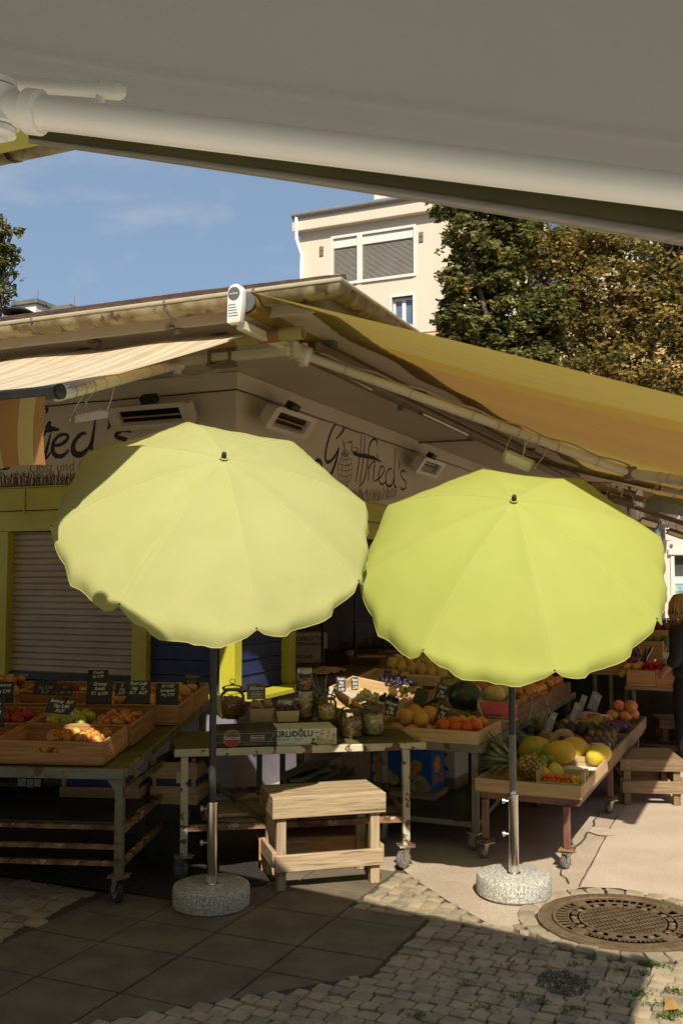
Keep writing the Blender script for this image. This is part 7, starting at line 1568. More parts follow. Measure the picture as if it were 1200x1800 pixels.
wm = onY(818, 1225, 6.75); mb = MB(); mb.ball((0, 0, 0), (.115, .115, .112), None, 36, 24, lambda p: p * (1 + .008 * math.cos(10 * math.atan2(p.y, p.x))))
wo = tag(mb.build('watermelon', mk('dark_watermelon_rind', (.014, .028, .010), .25, col2=(.03, .05, .018), scale=8, stretch=(1, 1, .25), spec=.6), smooth=80), 'whole dark green watermelon standing behind the orange crate', 'watermelon'); wo.location = wm
st = MB(); rnd = random.Random(5)
def straw(mb, T, L, W, n, z0, z1):
    for i in range(n):
        c = T @ Vector((rnd.uniform(-L, L), rnd.uniform(-W, W), rnd.uniform(z0, z1))); a = rnd.uniform(0, 6.28); d = Vector((math.cos(a), math.sin(a), rnd.uniform(-.35, .35))) * rnd.uniform(.02, .06); mb.tube([c - d, c + Vector((0, 0, .008)), c + d], .0013, 4)
straw(st, xf(F2), .28, .17, 260, .09, .13); straw(st, xf(F3), .28, .2, 520, .10, .15); straw(st, xf(F4), .28, .2, 240, .1, .16)
tag(st.build('straw', mk('packing_straw', (.48, .36, .18), .8, col2=(.6, .47, .26))), 'loose packing straw under the melons on the large stall', None, None, 'stuff')
# watermelon slice under film
sl = thing('melon_slice', 'red watermelon slice with pale rind beside the dark parasol pole', 'melon slice', onY(880, 1250, 6.55)); c = onY(882, 1262, 6.5)
def wedge(r, a0, a1, th, off=Vector()):
    pts = [c + ND * (r * math.cos(a)) + ZD * (r * math.sin(a) * .62) for a in [a0 + (a1 - a0) * k / 20 for k in range(21)]]; return pts
flesh = mk('watermelon_flesh', (.42, .025, .03), .3, col2=(.52, .05, .045), scale=14); rind = mk('melon_rind', (.45, .42, .2), .5, col2=(.3, .35, .12))
fx0, fx1 = onY(842, 1240, 6.5), onY(903, 1246, 6.5); dx = (fx1 - fx0)
mb = MB(); mb.prism([fx0 + ZD * .02, fx0 + dx * .12 - ZD * .06, fx0 + dx * .5 - ZD * .085, fx1 - ZD * .07, fx1 + ZD * .012, fx0 + dx * .5 + ZD * .018], RD * .11); mb.build('flesh', flesh, sl, world=True, bevel=.006)
mb = MB(); mb.prism([fx0 + ZD * .024 - ND * .012, fx0 - ND * .014 - ZD * .01, fx0 + dx * .10 - ZD * .075, fx0 + dx * .5 - ZD * .10, fx1 - ZD * .085, fx1 - ZD * .071, fx0 + dx * .5 - ZD * .086, fx0 + dx * .12 - ZD * .061, fx0 + ZD * .021], RD * .112); mb.build('rind', rind, sl, world=True)
# yellow fluted melons and fruit of the rear crates
fdef('yellow_melon', 'melon', [fmat('pale_yellow_melon', (.60, .44, .12), (.66, .52, .2), (.5, .4, .14), tscale=5)], .07, lobefn, (1, 1, 1.0), stem=True)
for px, py, Y, s_ in ((868, 1222, 7.0, 1.1), (888, 1212, 7.1, 1.0), (855, 1228, 7.15, .8)): fruit('yellow_melon', onY(px, py, Y), s_, (.5, .3, rnd.random() * 6), 'pale yellow melon bedded in straw beside the pole', 'yellow melons in straw', rnd)
mb = MB(); T = xf(F3); vs_ = []
def hump(a, b): x, y = -.24 + .34 * a, -.16 + .34 * b; return T @ Vector((x, y, .10 + .06 * math.sin(a * 3.1) * math.sin(b * 3.1) + .03 * mnoise.noise(Vector((x * 14, y * 14, 0)))))
mb.grid(hump, 22, 22); tag(mb.build('wrapping_paper', M['brown_paper'], smooth=60), 'crumpled brown paper around the yellow melons', 'paper')
fill('mango', xf(F4), -.27, .28, -.2, .05, .07, 'red and yellow mango in the straw crate', 'mangoes on the large stall', 2, 1.0, 2.0, 4, .9)
fill('peach', xf(F4), -.27, .28, .03, .2, .07, 'peach behind the mangoes', 'peaches behind the mangoes', 2, 1.0, 1.95, 5)
fill('pale_orange', xf(F5), -.27, .28, -.2, .2, .06, 'pale apricot coloured fruit in the peach crate', 'apricots on the large stall', 2, .95, 1.9, 6)
fill('plum', xf(F6), -.27, .0, -.27, .27, .06, 'dark plum in the far crate of the large stall', 'plums on the large stall', 2, 1.1, 1.9, 7)
fill('peach', xf(F6), .02, .27, -.27, .27, .06, 'reddish peach in the far crate of the large stall', 'peaches in the far crate', 2, 1.0, 1.9, 8)
# raised inner row by the window counter
def kin(label, w0, w1, u0, u1, z, H=.08, w='pale', side=.16):
    t = crate(label, K((u0 + u1) / 2, (w0 + w1) / 2, z), KROT, w1 - w0, u1 - u0, H, w, False); t.rotation_euler = (Matrix.Rotation(KROT, 3, 'Z') @ Matrix.Rotation(side, 3, 'Y') @ Matrix.Rotation(.10, 3, 'X')).to_euler(); return t
G1 = kin('pale wooden tray with white grapes and papaya behind the nut jars', .42, .97, .10, .50, .71, .05, 'pale', .10)
mb = MB(); mb.bx(-.272, .272, -.195, -.18, .03, .062); mb.build('white_liner', M['paper'], G1)
G2 = kin('pale wooden tray with dark and yellow grapes behind the grape and papaya tray', .42, .97, .54, .94, .765)
G3 = kin('wooden tray of green and purple grapes below the quince heap', .42, .97, .98, 1.38, .785)
G4 = kin('wooden tray of yellow pears along the window counter', .42, .97, 1.42, 1.82, .80, w='crate')
G5 = kin('wooden tray of squash and melons along the window counter', .42, .97, 1.86, 2.3, .80, w='crate')
G6 = kin('wooden tray of dark berries at the far end of the window counter', .42, .97, 2.34, 2.9, .80, w='crate')
for i, g_ in enumerate((G2, G3)): mb = MB(); mb.bx(-.272, .272, -.199 - .004, -.2005, .0, .075); mb.build('white_label_strip', M['paper'], g_)
GR = {k: mk('grape_' + k, a, .25, col2=b, scale=14, spec=.6, rough=.3) if False else mk('grape_' + k, a, .28, col2=b, scale=30, spec=.5) for k, a, b in (('white', (.58, .54, .22), (.68, .64, .32)), ('green', (.25, .27, .05), (.36, .36, .09)), ('dark', (.02, .014, .03), (.05, .03, .06)), ('purple', (.14, .06, .10), (.24, .12, .16)), ('yellow', (.40, .34, .10), (.5, .42, .15)))}
bunch('grape_bunch', 'sunlit bunch of pale white grapes behind the nut jars', onY(643, 1231, 6.22), GR['white'], 120, (.08, .06, .065), .0125, 1)
bunch('grape_bunch', 'small tail of pale white grapes lying toward the dark grapes', onY(668, 1242, 6.18), GR['white'], 34, (.06, .03, .02), .0125, 2)
bunch('grape_bunch', 'blue black grapes spilling right of the sunlit white grapes', onY(680, 1236, 6.5), GR['dark'], 90, (.07, .09, .05), .0125, 3)
for px, py, Y, k, n_, sd, lb in ((705, 1205, 7.0, 'dark', 90, 4, 'dark grapes at the left end of the second grape tray'), (722, 1218, 6.85, 'yellow', 60, 5, 'small yellow green grapes hanging over the second tray'), (690, 1198, 7.1, 'dark', 80, 6, 'dark grapes under the small counter sign'), (762, 1205, 7.35, 'purple', 120, 7, 'purple grapes right of the paper bag punnet'), (792, 1206, 7.3, 'green', 130, 8, 'green grapes left above the watermelon'), (800, 1197, 7.5, 'green', 80, 9, 'yellowish green grapes behind the purple grapes')):
    bunch('grape_bunch', lb, onY(px, py, Y), GR[k], n_, (.10, .09, .05), .0125, sd)
pap = mk('papaya_flesh', (.66, .34, .12), .4, col2=(.72, .42, .18), scale=20)
for k, (px, py, Y, a) in enumerate(((615, 1229, 6.08, .3),)):
    mb = MB(); mb.ball((0, 0, 0), (.06, .12, .05), None, 20, 14, lambda p: Vector((p.x, p.y, min(p.z, .1)))); o = tag(mb.build('papaya_half', pap, smooth=60), 'sunlit papaya half with orange flesh in front of the white grapes', 'papaya'); o.location = onY(px, py, Y); o.rotation_euler = (.5, .25, 1.2)
for px, py, Y, s_, lb in ((654, 1246, 6.12, 1.5, 'brown kiwi in front of the papaya tray'), (641, 1248, 6.2, 1.4, 'brown kiwi in front of the papaya tray'), (668, 1250, 6.1, 1.3, 'brown kiwi in front of the papaya tray'), (630, 1250, 6.3, 1.3, 'brown kiwi in front of the papaya tray')): fruit('kiwi', onY(px, py, Y), s_, None, lb, 'kiwis before the papaya tray', rnd)
for px, py, Y, s_ in ((742, 1172, 7.9, 1.15), (758, 1170, 7.95, 1.2), (775, 1172, 7.9, 1.1), (770, 1180, 7.75, 1.1), (788, 1172, 8.0, 1.0), (752, 1160, 8.05, 1.0), (785, 1162, 8.1, 1.0)): fruit('quince', onY(px, py, Y), s_ * 1.1, None, 'yellow quince heaped above the green grapes', 'quinces along the counter', rnd)
for px, py, Y, s_ in ((815, 1192, 7.6, 1.0), (832, 1198, 7.6, .85), (800, 1168, 8.3, .9), (825, 1170, 8.4, .9)): fruit('yellow_melon', onY(px, py, Y), s_ * .9, (.3, .2, rnd.random() * 6), 'ribbed orange melon behind the watermelon', 'ribbed melons behind the watermelon', rnd)
fill('pear', xf(G5), -.26, .26, -.19, .19, .03, 'yellow pear in the far counter tray', 'pears in the far counter tray', 2, 1.0, 2.0, 3)
fill('plum', xf(G6), -.26, .26, -.26, .26, .03, 'dark plum in the farthest counter tray', 'plums in the farthest counter tray', 2, 1.2, 1.9, 9)
fill('pear', xf(G4), -.26, .26, -.19, .19, .03, 'yellow pear in the counter tray', 'pears along the counter', 2, 1.0, 2.0, 12)
# paper carrier punnets with wire handles
pb = thing('fruit_basket', 'pale veneer basket with two wire loop handles among the grapes', 'basket', onY(722, 1198, 7.2)); c = onY(722, 1196, 7.2)
mb = MB(); Fk = frame(ND, RD, ZD); mb.box(c, (.20, .12, .075), Fk); mb.box(c + ND * .14 + RD * .02, (.11, .11, .07), Fk); mb.build('veneer_sides', M['thin_x'], pb, world=True, bevel=.004)
for dx_ in (-.055, .055):
    mb = MB(); mb.tube([c + ND * (dx_ + .04 * math.cos(t)) + ZD * (.03 + .06 * math.sin(t)) for t in [math.pi * k / 14 for k in range(15)]], .0025, 6); mb.build('wire_handle', M['zinc'], pb, world=True, smooth=50)
# counter things behind the glass line
def wicker(label, px, py, Y, L, W, H):
    t = thing('wicker_basket', label, 'basket', onY(px, py, Y), KROT + math.pi / 2); T = xf(t); mb = MB()
    nst = 36
    for l in range(7):
        z = H * l / 6; k = 1 + .12 * l / 6; pts = []
        for s_ in range(nst * 2 + 1):
            a = 2 * math.pi * s_ / (nst * 2); cx, cy = math.copysign(abs(math.cos(a)) ** .3, math.cos(a)) * L / 2 * k, math.copysign(abs(math.sin(a)) ** .3, math.sin(a)) * W / 2 * k; wv = 1 + .012 * (-1) ** (s_ + l); pts.append(Vector((cx * wv, cy * wv, z)))
        mb.tube(pts, .0055, 5, caps=False)
    for s_ in range(nst):
        a = 2 * math.pi * s_ / nst; f = lambda k: Vector((math.copysign(abs(math.cos(a)) ** .3, math.cos(a)) * L / 2 * k, math.copysign(abs(math.sin(a)) ** .3, math.sin(a)) * W / 2 * k, 0)); mb.tube([f(1), f(1.12) + Vector((0, 0, H))], .004, 5)
    mb.build('woven_sides', mk('dark_wicker', (.13, .075, .035), .7, col2=(.2, .12, .06)) if 'wick' not in M else M['wick'], t)
    mb = MB(); mb.bx(-L / 2, L / 2, -W / 2, W / 2, .0, .008); mb.build('base', M['old_x'], t); mb = MB()
    mb.bx(-L / 2 * .95, L / 2 * .95, -W / 2 * .95, W / 2 * .95, H * .80, H * .84); mb.build('paper_lining', M['brown_paper'], t)
    for s_ in (-1, 1): mb = MB(); mb.tube([Vector((.05 * math.cos(a), s_ * W / 2 * 1.12, H + .03 * math.sin(a))) for a in [math.pi * k / 10 for k in range(11)]], .005, 6); mb.build('handle', M['black'], t, smooth=50)
    return t
w1 = wicker('near wicker basket lined with paper on the window counter', 640, 1178, 8.2, .46, .30, .075); w1.location = KB(2.15, .10, .886)
w2 = wicker('far wicker basket on the window counter', 700, 1168, 9, .5, .3, .075); w2.location = KB(2.80, .12, .886)
mb = MB(); 
def bagf(a, b): x, y = a * .34, (b - .5) * .17; q = KB(1.0 + a * .42, .02 + .20 * (b - .1), .889 + .035 * math.sin(a * 3.1) * math.sin(b * 3.14) + .016 * mnoise.noise(Vector((a * 7, b * 5, 1))) + .012); return q
mb.grid(bagf, 22, 14); tag(mb.build('paper_bag', M['brown_paper'], smooth=60), 'crumpled brown paper bag lying on the window counter above the jars', 'paper bag')
ib = thing('stacked_carton', 'white carton with dark lettering behind the window glass', 'carton', KB(2.1, -.55, .886), rad(66)); mb = MB(); mb.bx(-.21, .21, -.14, .14, 0, .13); mb.build('walls', M['white_card'], ib, bevel=.002)
ib2 = thing('stacked_carton', 'upper white carton printed with red and black words behind the window glass', 'carton', KB(2.1, -.55, .886) + ZD * .132, rad(66))
mb = MB(); mb.bx(-.24, .24, -.15, .15, 0, .15); mb.build('walls', M['white_card'], ib2, bevel=.002)
def wordon(t, W, body, size, x, z, mat): 
    T = xf(t); R3 = T.to_3x3(); text_mesh('lettering', body, size, mat, t, T @ Vector((x, -W / 2 - .001, z)), R3 @ Vector((1, 0, 0)), R3 @ Vector((0, 0, 1)), .15, 'CENTER', .002)
for t_, tb in ((ib, .28), (ib2, .30)): t_.rotation_euler = (0, 0, rad(14))
wordon(ib2, .30, 'ORTOFRUTTA', .058, .0, .095, M['black_card']); wordon(ib2, .30, 'MEDITERRANEALE', .045, .0, .045, M['red_print']); wordon(ib, .28, 'Pink Lady', .05, 0, .06, M['red_print'])
mb = MB(); mb.lathe([(.0, 0), (.035, 0), (.042, .09), (.038, .09), (.032, .006), (0, .006)], 20); o = tag(mb.build('paper_cup', M['paper'], smooth=40), 'white paper cup standing on the counter behind the glass', 'cup'); o.location = KB(2.5, -.25, .886)
mb = MB(); mb.bx(0, .36, 0, .3, 0, .05); mb.bx(.02, .34, .27, .29, .05, .32); mb.bx(.10, .26, .10, .2, .05, .2); o = tag(mb.build('till', M['black'], bevel=.008), 'black till and scales behind the window glass', 'till'); o.location = KB(3.0, -.5, .886); o.rotation_euler = (0, 0, .2)
sc_ = thing('scales', 'steel weighing pan on the counter beside the till', 'scales', KB(3.1, .02, .886)); mb = MB(); mb.bx(-.14, .14, -.12, .12, 0, .07); mb.build('scale_body', M['black'], sc_, bevel=.006); mb = MB(); mb.lathe([(0, .085), (.17, .09), (.19, .105), (.19, .11), (.165, .096), (0, .09)], 28); mb.lathe([(.03, .07), (.03, .086)], 12); mb.build('pan', M['chrome'], sc_, smooth=40)
for k in range(3):
    sh_ = thing('shelf_unit', ['dim shelf rack at the left inside the kiosk', 'dim shelf rack in the middle inside the kiosk', 'dim shelf rack at the far end inside the kiosk'][k], 'shelf', KB(.6 + k * 1.7, -2.6, EYE) - ZD * EYE, KROT); mb = MB()
    for z in (.5, .95, 1.4, 1.85): mb.bx(-.2, .2, -.6, .6, z, z + .02)
    mb.build('boards', M['old_y'], sh_); mb = MB()
    for y in (-.6, .58): mb.bx(-.2, .2, y, y + .02, 0, 2.0)
    mb.build('uprights', M['old_z'], sh_)
    rr2 = random.Random(k)
    for z in (.52, .97, 1.42, 1.87):
        for i in range(4):
            o = MB(); o.bx(-.1, .1, -.1, .1, 0, rr2.uniform(.14, .3)); o = tag(o.build('box', [M['paper'], M['cardboard'], M['blue_card'], M['red_print'], M['mauve']][rr2.randrange(5)]), 'small box on a shelf inside the kiosk', 'box', 'boxes on the shelves inside the kiosk'); o.location = KB(.6 + k * 1.7 - .45 + i * .3, -2.6, EYE) + ZD * (z + .001 - EYE); o.rotation_euler = (0, 0, KROT)
# ================================================================== low table crates
ZL = .3795
H1 = kcr('pale front tray with pineapple, quinces and limes on the low red table', 1.61, 2.215, -.03, .43, ZL, .072, 'pale', False)
H2 = kcr('pale second tray with honeydew melons and papaya on the low red table', 1.61, 2.215, .44, .92, ZL, .075, 'pale', True)
H3 = kcr('wooden tray of mixed exotic fruit in the middle of the low red table', 1.61, 2.215, .93, 1.42, ZL, .08, 'old', False)
H4 = kcr('wooden tray of avocados on the low red table', 1.61, 2.215, 1.43, 1.92, ZL, .08, 'old', False)
H5 = kcr('wooden tray of ginger and figs on the low red table', 1.61, 2.215, 1.93, 2.42, ZL, .08, 'old', False)
H6 = kcr('wooden tray of peaches and netted fruit at the far end of the low red table', 1.61, 2.215, 2.43, 2.95, ZL, .08, 'old', False)
mb = MB(); mb.bx(-.05, .285, -.215, .2, .0125, .0145); mb.build('paper_liner', mk('pale_green_paper', (.5, .52, .38), .7, col2=(.56, .57, .44)), H1)
mb = MB(); mb.bx(.0, .285, -.22, .22, .0125, .0145); mb.build('paper_liner', M['paper'], H2)
def low(px, py, z): return onz(px, py, z)
pineapple('lying pineapple with its long grey green crown pointing left, on the front tray', low(936, 1350, .465), (-.93, -.10, .34), .064, .20, .27, 11, 46, .60)
pineapple('upright pineapple behind the honeydew melons on the low red table', low(962, 1305, .50), (-.30, .25, .95), .058, .16, .15, 12, 44, .75)
for px, py, z, k, s_, rot, lb, gr in (
    (955, 1364, .438, 'quince', 1.0, (.2, .1, 0), 'yellow quince in front of the lying pineapple end', 'quinces on the front tray'), (975, 1358, .445, 'quince', 1.05, (.1, -.2, 1), 'yellow quince in front of the lying pineapple end', 'quinces on the front tray'), (943, 1348, .45, 'quince', .9, (.9, .2, 2), 'yellow quince in front of the lying pineapple end', 'quinces on the front tray'),
    (895, 1362, .435, 'orange', .95, None, 'single orange under the lying pineapple crown', None), (953, 1337, .46, 'lime', 1.15, None, 'green yellow lime behind the quinces', 'limes on the front tray'), (967, 1335, .455, 'lime', 1.2, None, 'green yellow lime behind the quinces', 'limes on the front tray'), (959, 1328, .47, 'lime', 1.1, None, 'green yellow lime behind the quinces', 'limes on the front tray'), (937, 1332, .46, 'lime', 1.1, None, 'green yellow lime behind the quinces', 'limes on the front tray'),
    (938, 1316, .50, 'papaya', 1.15, (.3, 1.2, .4), 'green papaya left of the honeydew melons', None),
    (984, 1323, .485, 'honeydew', 1.0, (1.45, 0, 1.25), 'yellow honeydew melon, left one of the pair behind the punnet', None), (1008, 1317, .485, 'honeydew', 1.05, (1.45, 0, .9), 'yellow honeydew melon, right one of the pair behind the punnet', None), (1052, 1327, .47, 'honeydew', .86, (1.3, .2, 1.6), 'single yellow honeydew melon in the sunny right corner of the second tray', None),
    (893, 1330, .47, 'papaya', .7, (.8, .4, .4), 'small green papaya behind the pineapple crown', None)):
    fruit(k, low(px, py, z), s_, rot, lb, gr, rnd)
# physalis punnet with corner posts
ph_ = thing('fruit_tray', 'small slatted tray of orange physalis and kumquats in the front tray', 'tray', low(1006, 1350, ZL + .014), KROT + .06)
ph_.location = K(.18, 2.07, ZL + .014)
mb = MB()
for y in (-.075, .075): mb.bx(-.135, .135, y - .003, y + .003, .008, .045)
for x in (-.135, .135): mb.bx(x - .003, x + .003, -.072, .072, .008, .045)
mb.build('side_slats', M['pale_x'], ph_); mb = MB(); mb.bx(-.13, .13, -.07, .07, .004, .008); mb.build('base', M['pale_x'], ph_)
for x in (-1, 1):
    for y in (-1, 1): mb = MB(); mb.bx(x * .126 - .013, x * .126 + .013, y * .064 - .011, y * .064 + .011, 0, .105); mb.build('corner_post', M['thin_z'], ph_, bevel=.001)
fill('orange', xf(ph_), -.12, .06, -.06, .06, .01, 'tiny orange kumquat in the slatted tray', 'kumquats in the slatted tray', 3, .36, 1.9, 3)
fill('lemon', xf(ph_), .05, .125, -.06, .06, .01, 'tiny yellow kumquat at the right end of the slatted tray', 'yellow kumquats in the slatted tray', 3, .38, 1.9, 4)
# netted pineapple, rhubarb bundle, exotic mix
mb = MB(); mb.ball((0, 0, 0), (.07, .07, .10), None, 28, 20); o = tag(mb.build('netted_melon', mk('straw_netting', (.40, .26, .12), .8, col2=(.55, .40, .22), scale=26, lo=.47, hi=.53, bump=.8, bscale=30), smooth=70), 'netted melon right of the upright pineapple', 'melon'); o.location = low(986, 1300, .47); o.rotation_euler = (1.1, .3, .7)
rh = thing('rhubarb_bundle', 'bundle of red and white rhubarb stalks lying across the low table trays', 'rhubarb', low(1015, 1306, .49)); a_, b_ = low(992, 1288, .50), low(1040, 1312, .47)
for i in range(5):
    mb = MB(); o_ = Vector((.012 * i - .02, .008 * i, .006 * (i % 2))); mb.tube([a_ + o_, a_.lerp(b_, .5) + o_ + ZD * .006, b_ + o_], .009, 8); mb.build('stalk', mk('rhubarb_red', (.26, .05, .05), .4, col2=(.4, .12, .08)) if i else M['paper'], rh, world=True, smooth=50)
T = xf(H3)
for x, y, z, k, s_, lb in ((.10, -.14, .06, 'netted_mango', 1.0, 'white netted mango at the front of the exotic tray'), (.16, -.10, .06, 'netted_mango', .9, 'second white netted fruit beside the netted mango'), (.25, -.16, .05, 'netted_peach', .95, 'pink netted peach in the right corner of the exotic tray'), (.02, .0, .07, 'dragon_fruit', 1.2, 'magenta dragon fruit with green tips in the exotic tray'), (-.10, -.06, .06, 'dragon_fruit', 1.1, 'magenta dragon fruit left of the bananas'), (-.22, -.1, .06, 'dragon_fruit', 1.0, 'dark dragon fruit at the left of the exotic tray'), (-.05, .12, .06, 'mango', .9, 'mango at the back of the exotic tray'), (-.16, .1, .06, 'tomato', .9, 'red tomato at the back left of the exotic tray'), (-.03, -.17, .06, 'avocado', 1.0, 'avocado at the front of the exotic tray'), (-.15, -.18, .06, 'mango', .9, 'mango at the front left of the exotic tray'), (.08, .15, .05, 'kiwi', 1.2, 'kiwi at the back of the exotic tray')): fruit(k, T @ Vector((x, y, z)), s_, None, lb, None, rnd)
bn = thing('banana_hand', 'small hand of yellow bananas standing in the exotic tray', 'bananas', T @ Vector((.15, .05, .03))); c = T @ Vector((.15, .05, .05)); bm_ = mk('banana_peel', (.50, .36, .05), .45, col2=(.58, .44, .09), scale=12)
for i in range(5):
    mb = MB(); a = -.5 + i * .25; pts = [c + Vector((math.sin(a) * .05 * t + .02 * i - .04, -.03 * math.sin(t * 2.2) - .02 * i * .2, .10 * t - .035 * t * t * (1 + .2 * i))) for t in [k / 7 for k in range(8)]]; mb.tube(pts, [.005, .012, .015, .016, .016, .014, .010, .004], 8); mb.build('banana', bm_, bn, world=True, smooth=60)
pkg = thing('printed_punnet', 'pale printed cardboard punnet lying among the exotic fruit', 'punnet', T @ Vector((.20, .1, .06)), .5); mb = MB(); mb.bx(-.06, .06, -.03, .03, 0, .05); mb.build('walls', M['white_card'], pkg, bevel=.002); mb = MB(); mb.bx(-.05, .05, -.0315, -.0305, .01, .04); mb.build('printed_band', M['gold_print'], pkg)
fill('avocado', xf(H4), -.27, .27, -.2, .15, .05, 'black green avocado in the avocado tray', 'avocados on the low table', 2, 1.0, 1.95, 5)
fill('kiwi', xf(H4), .05, .27, -.21, -.05, .06, 'brown kiwi in front of the avocados', 'kiwis before the avocados', 2, 1.0, 1.95, 6)
fill('ginger', xf(H5), -.27, -.05, -.2, .2, .05, 'pale ginger root in the ginger tray', 'ginger roots on the low table', 1, .9, 1.9, 7)
fill('lime', xf(H5), -.05, .08, -.2, .2, .05, 'green lime beside the ginger roots', 'limes in the ginger tray', 2, 1.0, 1.9, 3)
fill('tomato', xf(H3), -.28, -.1, -.02, .22, .03, 'small red tomato at the back left of the exotic tray', 'tomatoes in the exotic tray', 2, .75, 1.9, 5)
fill('plum', xf(H3), -.1, .28, .06, .22, .03, 'purple passion fruit at the back of the exotic tray', 'passion fruits in the exotic tray', 2, 1.2, 1.9, 6)
fill('plum', xf(H5), .08, .27, -.1, .2, .06, 'blue plum at the right of the ginger tray', 'plums in the ginger tray', 1, 1.5, 2.0, 8)
fill('peach', xf(H6), .02, .27, -.05, .2, .06, 'orange peach at the far end of the low table', 'peaches at the far end of the low table', 2, 1.4, 1.95, 9)
T = xf(H6)
for x, y, sx, lb, mt in ((-.12, .02, .14, 'large pink netted bundle at the far end of the low table', 'netted_peach'), (.02, -.1, .07, 'white foam nets lying beside the pink bundle', 'netted_mango')):
    mb = MB(); mb.ball((0, 0, 0), (sx, .09, .06), None, 24, 14); o = tag(mb.build('netted_bundle', FM[mt][0][0].materials[0], smooth=70), lb, 'bundle'); o.location = T @ Vector((x, y, .07)); o.rotation_euler = (0, 0, KROT)
# ================================================================== signs on the right stalls
sg = 'black chalk price sign '
sign(sg + 'in the sun behind the pineapple crown, left of the narrow one', 599, 1203, 6.35, .058, .095, ['Trauben', '1kg', 'Kl I', '3,90'], yaw=.15, tilt=.1)
sign(sg + 'narrow and sunlit, just left of the white grapes', 623, 1202, 6.4, .044, .08, ['Papaya', 'Stk', '2,50'], yaw=.15, tilt=.1)
sign(sg + 'leaning between the dark grapes and the grapefruit', 686, 1245, 6.12, .085, .09, ['Wiener', '1kg', '4,90'], roll=.25, tilt=.25)
sign(sg + 'faint one standing behind the dark grapes at the counter', 681, 1182, 7.3, .055, .085, ['Trauben', '5,90'], mat='chalk_dim')
sign(sg + 'blank looking, leaning on the tray left of the watermelon', 740, 1225, 6.55, .085, .10, ['', '', ''], roll=.3, tilt=.3)
sign(sg + 'with white writing right in front of the purple grapes', 776, 1216, 6.75, .075, .105, ['Uhudler', 'kg', '5,90'], roll=.3, tilt=.3)
sign(sg + 'standing between the grapefruit and the oranges', 778, 1253, 6.3, .07, .105, ['Rosa', 'kg', '2,90'], roll=.35, tilt=.3)
sign(sg + 'dark one at the counter below the parasol edge', 745, 1146, 8.2, .11, .09, ['', 'kg 4,-'], mat='chalk_dim', yaw=.2)
for px, py, Y, h, lb in ((741, 1167, 7.7, .06, 'small grey card facing away at the quince heap'), (806, 1176, 7.9, .07, 'small grey card facing away left of the ribbed melons'), (848, 1191, 7.6, .10, 'dark grey card facing away behind the watermelon')):
    sign(lb, px, py, Y, .06, h, [], tilt=.5, roll=.4, board='grey_pole')
for px, py, Y, lb in ((912, 1294, 6.7, 'dark sign with scribbled writing beside the pole, lower one'), (921, 1300, 6.6, 'dark sign with scribbled writing beside the pole behind the papaya'), (884, 1306, 6.6, 'dark sign with scribbled writing left of the pole')):
    sign(lb, px, py, Y, .085, .085, ['Ananas', 'Stk', '4,90'], yaw=.3, tilt=.5, roll=.3, mat='chalk_dim')
for px, py, Y, lb, w_ in ((968, 1270, 6.6, 'grey card hanging below the large stall edge by the upright pineapple', .05), (1010, 1252, 7.05, 'grey card leaning under the large stall, nearest of the upright row', .05), (1022, 1238, 7.5, 'grey card leaning under the large stall, middle of the upright row', .05), (1042, 1232, 7.8, 'pale grey card leaning under the large stall, tallest of the upright row', .06), (1048, 1236, 7.85, 'card in a clear bag leaning under the large stall', .05)):
    sign(lb, px, py, Y, w_, .14, ['kg', '', '3,-'], yaw=.3, tilt=-.1, roll=.35, board='grey_plastic', mat='chalk_dim')
mb = MB()
for px0, px1 in ((958, 968), (893, 887), (935, 930)): a, b = onY(px0, 1225, 6.6), onY(px1, 1262, 6.6); mb.tube([a, a.lerp(b, .5) + Vector((.006, 0, -.01)), b], .0016, 5)
tag(mb.build('hanging_string', M['cable']), 'pale strings hanging from the edge of the large stall', 'string')
# ================================================================== far stalls behind the low table
def far_cr(label, px0, px1, pyt, pyb, u, depth, w='crate'):
    a, b = onu(px0, pyb, u), onu(px1, pyb, u); t_ = onu(px1, pyt, u); L = (b - a).dot(ND); H = t_.z - b.z; c = a.lerp(b, .5) + RD * depth / 2
    return crate(label, Vector((c.x, c.y, b.z)), KROT, L, depth, H, w, False)
B1 = far_cr('brown wooden crate of red radicchio on the upper far stall', 1035, 1102, 1155, 1182, 3.35, .5)
B2 = far_cr('brown wooden crate of peppers on the lower far stall', 1101, 1152, 1180, 1208, 3.2, .5)
B3 = far_cr('brown wooden crate right of the pepper crate, half behind the person', 1153, 1215, 1180, 1212, 3.2, .5)
B4 = far_cr('brown wooden crate farther back on the upper far stall near the person', 1105, 1165, 1128, 1160, 4.2, .6)
B5 = far_cr('farthest wooden crate of greens by the white building', 1130, 1180, 1108, 1135, 5.6, .6)
rt = [fmat('radicchio_leaf', (.12, .015, .05), (.2, .05, .08)), fmat('green_pepper', (.08, .12, .02), (.13, .18, .03)), fmat('red_pepper', (.36, .02, .012), (.42, .04, .02))]
for nm, i in (('radicchio', 0), ('green_pepper', 1), ('red_pepper', 2)): fdef(nm, nm.replace('_', ' '), [rt[i]], .045, (lambda p: p * (1 + .22 * mnoise.noise(p * 3))) if i == 0 else lobefn, (1, 1, 1) if i == 0 else (1, 1, 1.35))
fill('radicchio', xf(B1), -.2, .25, -.22, .22, .05, 'red radicchio head on the upper far stall', 'radicchio on the far stall', 2, 1.0, 1.9, 2)
fill('red_pepper', xf(B2), 0, .2, -.2, .2, .06, 'red pepper on the lower far stall', 'red peppers on the far stall', 2, .9, 1.9, 3)
fill('yellow_apple', xf(B2), -.2, .0, -.2, .2, .06, 'yellow apple on the lower far stall', 'yellow apples on the far stall', 2, 1., 1.9, 4)
fill('green_pepper', xf(B4), -.25, .25, -.2, .2, .06, 'green pepper on the far stall beside the person', 'green peppers on the far stall', 2, 1.0, 1.9, 5)
